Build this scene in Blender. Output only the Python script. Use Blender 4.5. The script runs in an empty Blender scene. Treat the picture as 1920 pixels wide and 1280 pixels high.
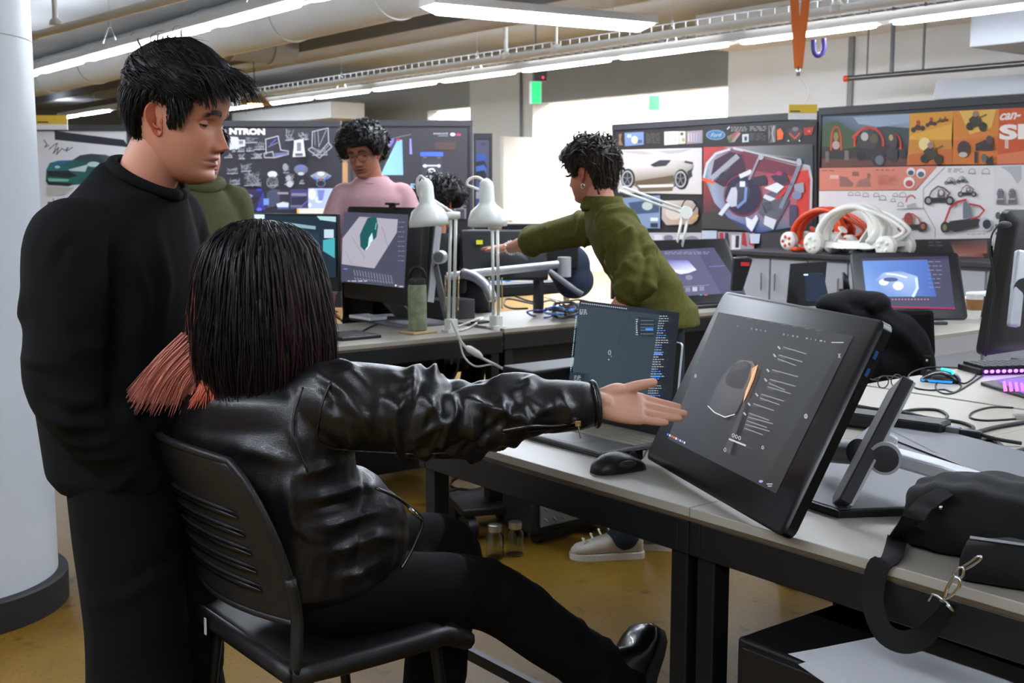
import bpy, bmesh, math, random
import numpy as np
from mathutils import Vector, Matrix

# ------------------------------------------------------------------ camera, light, exposure
FPX, CAMH, HOR = 2200.0, 1.38, 360.0          # focal length in pixels of a 1920x1280 frame
PIT = math.atan((640 - HOR) / FPX)
CP, SP = math.cos(PIT), math.sin(PIT)
sc = bpy.context.scene
COL = sc.collection
cam_d = bpy.data.cameras.new('camera'); cam = bpy.data.objects.new('camera', cam_d); COL.objects.link(cam)
cam.location = (0, 0, CAMH); cam.rotation_euler = (math.pi / 2 - PIT, 0, 0)
cam_d.sensor_width = 36; cam_d.lens = FPX / 1920 * 36; cam_d.clip_start = .05; cam_d.clip_end = 200
cam_d.dof.use_dof = True; cam_d.dof.focus_distance = 2.45; cam_d.dof.aperture_fstop = 9.0
sc.camera = cam
sc.view_settings.view_transform = 'Standard'; sc.view_settings.look = 'None'
sc.view_settings.gamma = 1; sc.view_settings.use_curve_mapping = False
sc.view_settings.exposure = 1.3
LENS_E = 26.0       # strength of the pendant light lenses
ROOM_E = 60.0      # strength of the added, unseen panels that brighten the room next door
cy = sc.cycles; cy.max_bounces = 7; cy.diffuse_bounces = 3; cy.glossy_bounces = 3; cy.transmission_bounces = 5; cy.caustics_reflective = False; cy.caustics_refractive = False
world = bpy.data.worlds.new('world'); sc.world = world; world.use_nodes = True
world.node_tree.nodes['Background'].inputs[0].default_value = (.8, .85, .9, 1)
world.node_tree.nodes['Background'].inputs[1].default_value = .3

# ------------------------------------------------------------------ geometry of the place
def ray(px, py):
    x = (px - 960) / FPX; y = (640 - py) / FPX
    return np.array((x, CP + y * SP, y * CP - SP))
def at(px, py, Y):
    r = ray(px, py); return np.array((0, 0, CAMH)) + r * (Y / r[1])
def atz(px, py, z):
    r = ray(px, py); return np.array((0, 0, CAMH)) + r * ((z - CAMH) / r[2])
GA = math.radians(38)                          # the building grid is turned 38 degrees
GU = np.array((-math.sin(GA), math.cos(GA), 0)); GV = np.array((math.cos(GA), math.sin(GA), 0))
def G(u, v, z=0.0): return GU * u + GV * v + np.array((0, 0, z))
def lin(c):
    c = [x / 255 for x in c]
    return tuple((x / 12.92 if x <= .04045 else ((x + .055) / 1.055) ** 2.4) for x in c)
def nrm(a): a = np.array(a, float); return a / (np.linalg.norm(a) + 1e-12)

# ------------------------------------------------------------------ materials
M = {}
def nt(name):
    m = bpy.data.materials.new(name); m.use_nodes = True
    t = m.node_tree; b = t.nodes['Principled BSDF']; M[name] = m
    return m, t, b
def mat(name, rgb, rough=.5, metal=0, spec=.5, noise=0, scale=40, bump=0, bscale=200, coat=0, trans=0, var=None, sheen=0):
    m, t, b = nt(name); c = lin(rgb)
    b.inputs['Base Color'].default_value = (*c, 1); b.inputs['Roughness'].default_value = rough
    b.inputs['Metallic'].default_value = metal; b.inputs['Specular IOR Level'].default_value = spec
    b.inputs['Coat Weight'].default_value = coat; b.inputs['Transmission Weight'].default_value = trans
    b.inputs['Sheen Weight'].default_value = sheen
    if noise or bump: tc = t.nodes.new('ShaderNodeTexCoord')
    if noise:
        n = t.nodes.new('ShaderNodeTexNoise'); n.inputs['Scale'].default_value = scale; n.inputs['Detail'].default_value = 5
        t.links.new(tc.outputs['Object'], n.inputs['Vector'])
        r = t.nodes.new('ShaderNodeValToRGB'); c2 = lin(var) if var else tuple(x * (1 - noise) for x in c)
        r.color_ramp.elements[0].position = .3; r.color_ramp.elements[1].position = .7
        r.color_ramp.elements[0].color = (*c2, 1); r.color_ramp.elements[1].color = (*c, 1)
        t.links.new(n.outputs['Fac'], r.inputs['Fac']); t.links.new(r.outputs['Color'], b.inputs['Base Color'])
    if bump:
        n2 = t.nodes.new('ShaderNodeTexNoise'); n2.inputs['Scale'].default_value = bscale; n2.inputs['Detail'].default_value = 3
        t.links.new(tc.outputs['Object'], n2.inputs['Vector'])
        bp = t.nodes.new('ShaderNodeBump'); bp.inputs['Strength'].default_value = bump; bp.inputs['Distance'].default_value = .002
        t.links.new(n2.outputs['Fac'], bp.inputs['Height']); t.links.new(bp.outputs['Normal'], b.inputs['Normal'])
    return m
def emat(name, rgb, e, base=(0, 0, 0), rough=.3):
    m, t, b = nt(name); b.inputs['Base Color'].default_value = (*lin(base), 1); b.inputs['Roughness'].default_value = rough
    b.inputs['Emission Color'].default_value = (*lin(rgb), 1); b.inputs['Emission Strength'].default_value = e
    return m
def cmat(name, rough=.5, emit=0, spec=.5, bump=0, bscale=300, coat=0, sss=0):
    """colour comes from the mesh's own colour attribute"""
    m, t, b = nt(name); a = t.nodes.new('ShaderNodeVertexColor'); a.layer_name = 'Col'
    b.inputs['Roughness'].default_value = rough; b.inputs['Specular IOR Level'].default_value = spec; b.inputs['Coat Weight'].default_value = coat
    if emit:
        b.inputs['Base Color'].default_value = (.012, .012, .013, 1)
        t.links.new(a.outputs['Color'], b.inputs['Emission Color']); b.inputs['Emission Strength'].default_value = emit
    else: t.links.new(a.outputs['Color'], b.inputs['Base Color'])
    if sss:
        b.inputs['Subsurface Weight'].default_value = sss; b.inputs['Subsurface Radius'].default_value = (.012, .005, .003)
        b.inputs['Subsurface Scale'].default_value = .5
    if bump:
        tc = t.nodes.new('ShaderNodeTexCoord'); n2 = t.nodes.new('ShaderNodeTexNoise'); n2.inputs['Scale'].default_value = bscale
        t.links.new(tc.outputs['Object'], n2.inputs['Vector'])
        bp = t.nodes.new('ShaderNodeBump'); bp.inputs['Strength'].default_value = bump; bp.inputs['Distance'].default_value = .001
        t.links.new(n2.outputs['Fac'], bp.inputs['Height']); t.links.new(bp.outputs['Normal'], b.inputs['Normal'])
    return m
def floor_mat():
    m, t, b = nt('floor_concrete'); tc = t.nodes.new('ShaderNodeTexCoord')
    def noise(s, d=6):
        n = t.nodes.new('ShaderNodeTexNoise'); n.inputs['Scale'].default_value = s; n.inputs['Detail'].default_value = d
        t.links.new(tc.outputs['Object'], n.inputs['Vector']); return n
    def ramp(n, p0, c0, p1, c1):
        r = t.nodes.new('ShaderNodeValToRGB'); e = r.color_ramp.elements
        e[0].position = p0; e[0].color = (*lin(c0), 1); e[1].position = p1; e[1].color = (*lin(c1), 1)
        t.links.new(n.outputs['Fac'], r.inputs['Fac']); return r
    big = ramp(noise(1.3), .35, (106, 76, 14), .65, (134, 102, 28))
    v = t.nodes.new('ShaderNodeTexVoronoi'); v.inputs['Scale'].default_value = 60; t.links.new(tc.outputs['Object'], v.inputs['Vector'])
    r2 = t.nodes.new('ShaderNodeValToRGB'); e = r2.color_ramp.elements
    e[0].position = .1; e[0].color = (.5, .48, .42, 1); e[1].position = .3; e[1].color = (1, 1, 1, 1)
    t.links.new(v.outputs['Distance'], r2.inputs['Fac'])
    n3 = ramp(noise(9), .62, (255, 255, 255), .74, (120, 105, 80))
    mx = t.nodes.new('ShaderNodeMixRGB'); mx.blend_type = 'MULTIPLY'; mx.inputs[0].default_value = .75
    t.links.new(big.outputs[0], mx.inputs[1]); t.links.new(r2.outputs[0], mx.inputs[2])
    m2 = t.nodes.new('ShaderNodeMixRGB'); m2.blend_type = 'MULTIPLY'; m2.inputs[0].default_value = .85
    t.links.new(mx.outputs[0], m2.inputs[1]); t.links.new(n3.outputs[0], m2.inputs[2])
    t.links.new(m2.outputs[0], b.inputs['Base Color']); b.inputs['Roughness'].default_value = .45; b.inputs['Specular IOR Level'].default_value = .3
floor_mat()
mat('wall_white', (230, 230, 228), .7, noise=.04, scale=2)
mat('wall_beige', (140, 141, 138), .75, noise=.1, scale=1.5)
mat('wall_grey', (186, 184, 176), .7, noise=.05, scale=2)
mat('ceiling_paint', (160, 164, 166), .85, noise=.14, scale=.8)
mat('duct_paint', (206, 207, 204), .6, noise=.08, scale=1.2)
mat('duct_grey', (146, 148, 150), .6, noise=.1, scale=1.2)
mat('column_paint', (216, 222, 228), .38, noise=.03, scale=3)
mat('rubber_black', (34, 33, 32), .6)
mat('fixture_white', (214, 211, 206), .45)
mat('pipe_white', (222, 219, 210), .4)
mat('steel', (190, 190, 190), .3, 1)
mat('steel_dark', (110, 110, 112), .35, 1)
mat('alu', (196, 198, 204), .38, .85)
mat('silver_paint', (206, 208, 214), .35, .35)
mat('chrome', (225, 225, 225), .12, 1)
mat('laminate', (168, 162, 149), .38, noise=.03, scale=6)
mat('laminate_edge', (84, 68, 48), .6)
mat('black_metal', (18, 18, 20), .45, 0, noise=.2, scale=20)
mat('black_plastic', (18, 18, 20), .42)
mat('black_gloss', (13, 13, 15), .28)
mat('dark_grey', (52, 52, 56), .5)
mat('mid_grey', (112, 113, 118), .5)
mat('light_grey', (176, 177, 180), .5)
mat('cabinet_grey', (168, 170, 174), .55)
mat('white_plastic', (232, 231, 224), .4)
mat('lamp_white', (228, 230, 222), .35, coat=.2)
mat('paper', (228, 229, 232), .8)
mat('card_yellow', (222, 186, 62), .7)
mat('print_white', (240, 238, 228), .55)
mat('kart_orange', (226, 78, 36), .4)
mat('tread_plate', (150, 152, 158), .38, .7)
mat('chair_plastic', (30, 29, 30), .42, bump=.35, bscale=420)
mat('bottle_green', (104, 118, 88), .55, noise=.5, scale=26, var=(150, 158, 128))
mat('wood_light', (206, 178, 130), .6, noise=.2, scale=15)
mat('blue_bag', (62, 128, 196), .35, noise=.4, scale=14)
mat('navy_cloth', (30, 40, 62), .8)
mat('strap_orange', (226, 116, 48), .7)
mat('exit_green', (20, 130, 70), .5)
mat('leather', (20, 19, 21), .36, spec=.6, bump=.3, bscale=420, coat=.08)
mat('leather_inside', (96, 84, 74), .6)
mat('knit_black', (16, 18, 19), .92, noise=.25, scale=500, bump=.5, bscale=900, spec=.2)
mat('denim_black', (14, 15, 17), .88, noise=.3, scale=300, bump=.3, bscale=900, spec=.2)
mat('cloth_olive', (90, 88, 36), .85, noise=.25, scale=60, bump=.3, bscale=700, spec=.2)
mat('cloth_hoodie', (88, 92, 60), .9, noise=.15, scale=60, spec=.2)
mat('cloth_pink', (204, 160, 164), .9, noise=.08, scale=40, bump=.2, bscale=600, spec=.2)
mat('cloth_dark', (44, 46, 48), .9, spec=.2)
mat('cloth_black', (15, 15, 17), .9, bump=.3, bscale=600, spec=.2)
mat('canvas_black', (20, 19, 19), .8, bump=.4, bscale=900, spec=.3)
mat('hair_black', (16, 14, 14), .38, spec=.5)
mat('hair_brown', (40, 31, 26), .42)
mat('skin_base', (200, 140, 112), .5)
mat('shoe_grey', (196, 190, 176), .7)
mat('sole_white', (224, 218, 204), .6)
mat('port_blue', (40, 90, 150), .4)
mat('red_plastic', (200, 40, 36), .5)
mat('laptop_grey', (98, 95, 94), .42, .3)
mat('key_tan', (140, 134, 120), .6)
mat('boot_black', (16, 16, 18), .28, coat=.3)
mat('brass', (176, 150, 100), .35, .9)
mat('cup_brown', (150, 104, 62), .8)
mat('glass_clear', (235, 240, 238), .05, trans=1.0)
mat('cable_black', (20, 20, 21), .5)
mat('cable_white', (224, 222, 212), .45)
mat('cable_purple', (66, 50, 130), .5)
mat('wood_strip', (196, 150, 104), .6)
emat('lens_glow', (232, 241, 255), LENS_E)
emat('up_glow', (232, 241, 255), LENS_E * .5)
emat('room_glow', (248, 250, 255), ROOM_E)
emat('warm_bulb', (255, 190, 110), 9)
emat('exit_glow', (16, 190, 96), 1.0)
emat('cyan_glow', (40, 190, 220), 1.6)
emat('blue_glow', (30, 130, 220), .7)
emat('purple_glow', (165, 70, 255), 4.0)
emat('red_glow', (255, 40, 40), 2.0)
cmat('print', .5); cmat('screen', .22, emit=.62); cmat('screen_dim', .34, emit=.6, spec=.9)
cmat('skin', .5, sss=.12, bump=.08, bscale=500); cmat('hair', .40, spec=.28)

# ------------------------------------------------------------------ mesh builder
def frame(d):
    d = nrm(d); a = np.array((0, 0, 1.)) if abs(d[2]) < .9 else np.array((1., 0, 0))
    x = nrm(np.cross(a, d)); return x, np.cross(d, x), d
def spline(pts, n):
    """Catmull-Rom through the points (any dimension), n samples"""
    p = np.array(pts, float)
    if len(p) < 3: return np.array([p[0] + (p[-1] - p[0]) * t for t in np.linspace(0, 1, n)])
    q = np.vstack([2 * p[0] - p[1], p, 2 * p[-1] - p[-2]]); out = []
    for t in np.linspace(0, len(p) - 1 - 1e-9, n):
        i = int(t); f = t - i; a, b, c, d = q[i:i + 4]
        out.append(.5 * (2 * b + (c - a) * f + (2 * a - 5 * b + 4 * c - d) * f * f + (3 * b - a - 3 * c + d) * f ** 3))
    return np.array(out)
def superell(n, p=2.0):
    t = np.arange(n) * 2 * math.pi / n; c, s = np.cos(t), np.sin(t)
    return np.sign(c) * np.abs(c) ** (2 / p), np.sign(s) * np.abs(s) ** (2 / p)
class MB:
    def __init__(s): s.v = []; s.f = []; s.c = []; s.n = 0
    def add(s, vs, fs, col=None):
        vs = np.asarray(vs, float).reshape(-1, 3); b = s.n
        s.v.append(vs); s.f += [tuple(i + b for i in f) for f in fs]; s.n += len(vs)
        s.c.append(np.tile(np.array((col or (1, 1, 1))[:3], float), (len(vs), 1)) if np.ndim(col) < 2 else np.asarray(col, float))
        return s
    def box(s, c, d, rz=0, R=None):
        p = np.array([(x, y, z) for x in (-.5, .5) for y in (-.5, .5) for z in (-.5, .5)]) * np.array(d)
        if rz: R = np.array(Matrix.Rotation(rz, 3, 'Z'))
        if R is not None: p = p @ np.asarray(R).T
        return s.add(p + np.array(c), [(0, 1, 3, 2), (4, 6, 7, 5), (0, 4, 5, 1), (2, 3, 7, 6), (0, 2, 6, 4), (1, 5, 7, 3)])
    def box2(s, a, b):
        a, b = np.array(a, float), np.array(b, float); return s.box((a + b) / 2, np.abs(b - a))
    def rings(s, R, caps=True, closed=True, col=None):
        R = [np.asarray(r, float) for r in R]; n = len(R[0]); f = []
        for i in range(len(R) - 1):
            for j in range(n if closed else n - 1):
                k = (j + 1) % n; f.append((i * n + j, i * n + k, (i + 1) * n + k, (i + 1) * n + j))
        if caps and closed: f.append(tuple(range(n - 1, -1, -1))); f.append(tuple((len(R) - 1) * n + j for j in range(n)))
        return s.add(np.vstack(R), f, col)
    def tube(s, pts, r, n=8, smooth=0, caps=True, flat=1.0, up=None):
        p = spline(pts, smooth) if smooth else np.array(pts, float)
        m = len(p); rr = np.full(m, r) if np.isscalar(r) else np.interp(np.linspace(0, 1, m), np.linspace(0, 1, len(r)), r)
        T = np.gradient(p, axis=0); x, y, _ = frame(T[0])
        if up is not None: y = nrm(up); x = nrm(np.cross(y, T[0]))
        R = []
        for i in range(m):
            d = nrm(T[i])
            if up is not None: x = nrm(np.cross(up, d)); y = np.cross(d, x)
            else: x = nrm(x - d * np.dot(x, d)); y = np.cross(d, x)
            t = np.arange(n) * 2 * math.pi / n
            R.append(p[i] + rr[i] * (np.outer(np.cos(t), x) + flat * np.outer(np.sin(t), y)))
        return s.rings(R, caps)
    def limb(s, pts, radii, n=14, m=None, flat=None):
        """closed capsule chain with round ends; smooth through the points"""
        pts = np.array(pts, float); m = m or max(8, len(pts) * 6)
        q = spline(np.hstack([pts, np.array(radii, float)[:, None]]), m); p, r = q[:, :3], q[:, 3]
        d0 = nrm(p[0] - p[1]); d1 = nrm(p[-1] - p[-2]); P, Rr = [], []
        for a in (80, 50, 25): P.append(p[0] + d0 * r[0] * math.sin(math.radians(a))); Rr.append(r[0] * math.cos(math.radians(a)))
        P += list(p); Rr += list(r)
        for a in (25, 50, 80): P.append(p[-1] + d1 * r[-1] * math.sin(math.radians(a))); Rr.append(r[-1] * math.cos(math.radians(a)))
        return s.tube(np.array(P), 1.0 if False else list(np.interp(np.linspace(0, 1, len(Rr)), np.linspace(0, 1, len(Rr)), Rr)), n)
    def lathe(s, prof, n=24, c=(0, 0, 0), ax=(0, 0, 1), caps=True):
        x, y, d = frame(ax); c = np.array(c, float); t = np.arange(n) * 2 * math.pi / n
        ci = np.outer(np.cos(t), x) + np.outer(np.sin(t), y)
        return s.rings([c + d * z + ci * max(r, 1e-5) for r, z in prof], caps)
    def ell(s, c, r, n=16, m=10, R=None):
        t = np.arange(n) * 2 * math.pi / n; rows = []
        for i in range(m + 1):
            a = -math.pi / 2 + math.pi * (i / m) * .9999 + 1e-4
            q = np.stack([np.cos(t) * math.cos(a) * r[0], np.sin(t) * math.cos(a) * r[1], np.full(n, math.sin(a) * r[2])], 1)
            rows.append((q @ np.asarray(R).T if R is not None else q) + np.array(c))
        return s.rings(rows)
    def prism(s, pts, z0, z1, axes=None):
        """polygon (2-D) extruded; axes = (O, ex, ey, ez)"""
        p = np.array(pts, float); n = len(p)
        if axes is None: axes = (np.zeros(3), np.array((1., 0, 0)), np.array((0, 1., 0)), np.array((0, 0, 1.)))
        O, ex, ey, ez = [np.array(a, float) for a in axes]
        q = O + np.outer(p[:, 0], ex) + np.outer(p[:, 1], ey)
        return s.rings([q + ez * z0, q + ez * z1])
    def verts(s): return np.vstack(s.v)
    def mesh(s, name, colors=False):
        me = bpy.data.meshes.new(name); me.from_pydata(s.verts().tolist(), [], s.f); me.update()
        if colors: setcol(me, np.vstack(s.c))
        return me
    def build(s, name, m, parent=None, smooth=False, bev=0, recalc=True, colors=False, seg=2):
        me = s.mesh(name, colors)
        if recalc:
            bm = bmesh.new(); bm.from_mesh(me); bmesh.ops.recalc_face_normals(bm, faces=bm.faces); bm.to_mesh(me); bm.free()
        return link(name, me, m, parent, smooth, bev, seg)
def setcol(me, cols):
    a = me.color_attributes.new('Col', 'FLOAT_COLOR', 'POINT'); c = np.ones((len(me.vertices), 4)); c[:, :3] = cols
    a.data.foreach_set('color', c.astype(np.float32).ravel())
def link(name, me, m, parent=None, smooth=False, bev=0, seg=2):
    o = bpy.data.objects.new(name, me); COL.objects.link(o)
    me.materials.append(M[m] if isinstance(m, str) else m)
    if smooth:
        me.polygons.foreach_set('use_smooth', [True] * len(me.polygons))
        if smooth == 'auto':
            md = o.modifiers.new('edges', 'EDGE_SPLIT'); md.split_angle = math.radians(40)
    if bev:
        b = o.modifiers.new('bevel', 'BEVEL'); b.width = bev; b.segments = seg; b.limit_method = 'ANGLE'; b.angle_limit = math.radians(35)
        b.harden_normals = False
    if parent is not None: o.parent = parent
    return o
def thing(name, label, cat, loc=(0, 0, 0), rz=0, group=None):
    o = bpy.data.objects.new(name, None); COL.objects.link(o); o.empty_display_size = .05
    o.location = loc; o.rotation_euler = (0, 0, rz)
    return tag(o, label, cat, group)
def tag(o, label, cat, group=None):
    o['label'] = label; o['category'] = cat
    if group: o['group'] = group
    return o
def struct(o): o['kind'] = 'structure'; return o
def B(a, b): return MB().box2(a, b)
def rr(w, h, r, n=6):
    """rounded rectangle outline centred at 0"""
    out = []
    for cx, cy, a0 in ((w / 2 - r, h / 2 - r, 0), (-w / 2 + r, h / 2 - r, 90), (-w / 2 + r, -h / 2 + r, 180), (w / 2 - r, -h / 2 + r, 270)):
        for k in range(n + 1):
            a = math.radians(a0 + 90 * k / n); out.append((cx + r * math.cos(a), cy + r * math.sin(a)))
    return out
def remesh(mb, vox, it=4, fac=.5):
    o = bpy.data.objects.new('tmp', mb.mesh('tmp')); COL.objects.link(o)
    r = o.modifiers.new('r', 'REMESH'); r.mode = 'VOXEL'; r.voxel_size = vox
    if it:
        s = o.modifiers.new('s', 'SMOOTH'); s.factor = fac; s.iterations = it
    dg = bpy.context.evaluated_depsgraph_get(); dg.update()
    me = bpy.data.meshes.new_from_object(o.evaluated_get(dg)); bpy.data.objects.remove(o)
    return me
def getv(me):
    v = np.empty(len(me.vertices) * 3); me.vertices.foreach_get('co', v); return v.reshape(-1, 3)
def getn(me):
    v = np.empty(len(me.vertices) * 3); me.vertex_normals.foreach_get('vector', v); return v.reshape(-1, 3)
def setv(me, v): me.vertices.foreach_set('co', v.ravel()); me.update()
def join(meshes, name):
    V, Fc, C, n = [], [], [], 0
    for me, col in meshes:
        v = getv(me); V.append(v); Fc += [tuple(i + n for i in p.vertices) for p in me.polygons]; n += len(v)
        C.append(np.tile(np.array(col), (len(v), 1)) if np.ndim(col) == 1 else col)
    me = bpy.data.meshes.new(name); me.from_pydata(np.vstack(V).tolist(), [], Fc); me.update(); setcol(me, np.vstack(C))
    return me

# ------------------------------------------------------------------ flat print and screens
_txt = {}
def text_mesh(s, shear=0, bold=0):
    k = (s, shear, bold)
    if k not in _txt:
        cu = bpy.data.curves.new('t', 'FONT'); cu.body = s; cu.size = 1; cu.shear = shear; cu.offset = bold; cu.resolution_u = 3
        o = bpy.data.objects.new('t', cu); COL.objects.link(o); dg = bpy.context.evaluated_depsgraph_get(); dg.update()
        me = bpy.data.meshes.new_from_object(o.evaluated_get(dg)); bpy.data.objects.remove(o)
        v = getv(me); f = [tuple(p.vertices) for p in me.polygons]; v = v - np.array((v[:, 0].min(), v[:, 1].min(), 0))
        _txt[k] = (v / max(v[:, 1].max(), 1e-6), f)
    return _txt[k]
class Art:
    """print on a real plane in the place: O origin, ex, ey axes (unit); q() finds the point of the plane under a photo pixel"""
    def __init__(s, O, ex, ey, step=.0003):
        s.O, s.ex, s.ey = [np.array(a, float) for a in (O, ex, ey)]; s.n = np.cross(s.ex, s.ey)
        if np.dot(s.n, s.O - np.array((0, 0, CAMH))) > 0: s.n = -s.n
        s.mb = MB(); s.k = 0; s.step = step
    def q(s, px, py):
        r = ray(px, py); C0 = np.array((0, 0, CAMH)); return C0 + r * (np.dot(s.O - C0, s.n) / np.dot(r, s.n))
    def poly(s, pts, c, cols=None):
        s.k += 1; v = [s.q(*p) + s.n * s.step * s.k for p in pts]
        s.mb.add(v, [tuple(range(len(v)))], [lin(x) for x in cols] if cols else lin(c)); return s
    def rect(s, x0, y0, x1, y1, c, c2=None):
        return s.poly([(x0, y0), (x1, y0), (x1, y1), (x0, y1)], c, [c, c, c2, c2] if c2 else None)
    def el(s, cx, cy, rx, ry, c, n=20, rot=0):
        a = math.radians(rot); ca, sa = math.cos(a), math.sin(a); P = []
        for i in range(n):
            t = i * 2 * math.pi / n; x, y = rx * math.cos(t), ry * math.sin(t); P.append((cx + x * ca - y * sa, cy + x * sa + y * ca))
        return s.poly(P, c)
    def ring(s, cx, cy, rx, ry, w, c, n=20, a0=0, a1=360):
        P = [(cx + rx * math.cos(math.radians(a0 + (a1 - a0) * i / n)), cy + ry * math.sin(math.radians(a0 + (a1 - a0) * i / n))) for i in range(n + 1)]
        return s.line(P, w, c)
    def line(s, pts, w, c):
        s.k += 1; p = np.array(pts, float)
        for a, b in zip(p[:-1], p[1:]):
            d = b - a; l = np.hypot(*d) + 1e-9; t = np.array((-d[1], d[0])) / l * w / 2; e = d / l * w * .3
            v = [s.q(*x) + s.n * s.step * s.k for x in (a - e - t, b + e - t, b + e + t, a - e + t)]
            s.mb.add(v, [(0, 1, 2, 3)], lin(c))
        return s
    def text(s, t, x0, y0, x1, y1, h, c, shear=0, bold=0):
        """baseline from pixel (x0,y0) to (x1,y1), cap height h pixels"""
        s.k += 1; v, f = text_mesh(t, shear, bold); W = v[:, 0].max()
        dx, dy = (x1 - x0) / W, (y1 - y0) / W
        q = [s.q(x0 + a[0] * dx, y0 + a[0] * dy - a[1] * h) + s.n * s.step * s.k for a in v]
        s.mb.add(q, f, lin(c)); return s
    def scrib(s, x0, y0, x1, y1, w, h, c, seed=0, rows=None):
        """rows of tiny unreadable text marks, w x h pixels each"""
        R = random.Random(seed); y = y0
        while y < y1:
            x = x0
            while x < x1 - w * .4:
                ww = w * R.uniform(.4, 1.3)
                s.rect(x, y, min(x + ww, x1), y + h, c); s.k -= 1
                x += ww + w * .35
            y += h * 2
        s.k += 1; return s
    def done(s, name, parent, m='print'):
        me = s.mb.mesh(name, True); o = link(name, me, m)
        if parent is not None:
            o.parent = parent; o.matrix_parent_inverse = Matrix.LocRotScale(parent.location, parent.rotation_euler, None).inverted()
        return o
def wparent(o, parent):
    """o was modelled in world coordinates"""
    o.parent = parent; o.matrix_parent_inverse = Matrix.LocRotScale(parent.location, parent.rotation_euler, None).inverted(); return o
# ------------------------------------------------------------------ people: tools
def smooth_interp(z, keys):
    k = np.array(keys, float); s = spline(k, len(k) * 8); return np.interp(z, s[:, 0], s[:, 1])
HK = [(-.125, .045, .0, .004), (-.120, .064, -.004, .018), (-.112, .078, -.012, .030), (-.100, .085, -.028, .042), (-.085, .084, -.045, .052), (-.068, .087, -.062, .059), (-.045, .087, -.076, .066),
      (-.020, .084, -.088, .070), (0, .083, -.095, .072), (.020, .090, -.099, .0735), (.045, .093, -.100, .075), (.070, .083, -.092, .070), (.090, .062, -.074, .058), (.105, .035, -.050, .040), (.114, .008, -.022, .018), (.117, -.008, -.008, .001)]
HT = spline(np.array(HK), 240)
def hslice(z):
    z = np.asarray(z, float); return np.interp(z, HT[:, 0], HT[:, 1]), np.interp(z, HT[:, 0], HT[:, 2]), np.maximum(np.interp(z, HT[:, 0], HT[:, 3]), .0005)
def head_surface(th, z, off=0.0):
    f, b, w = hslice(z); yc = (f + b) / 2; hd = (f - b) / 2; p = 2.25
    s, c = np.sin(th), np.cos(th); return np.stack([(w + off) * np.sign(s) * np.abs(s) ** (2 / p), yc + (hd + off) * np.sign(c) * np.abs(c) ** (2 / p), z + 0 * th], -1)
def ga(x, s): return np.exp(-(x / s) ** 2)
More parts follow.
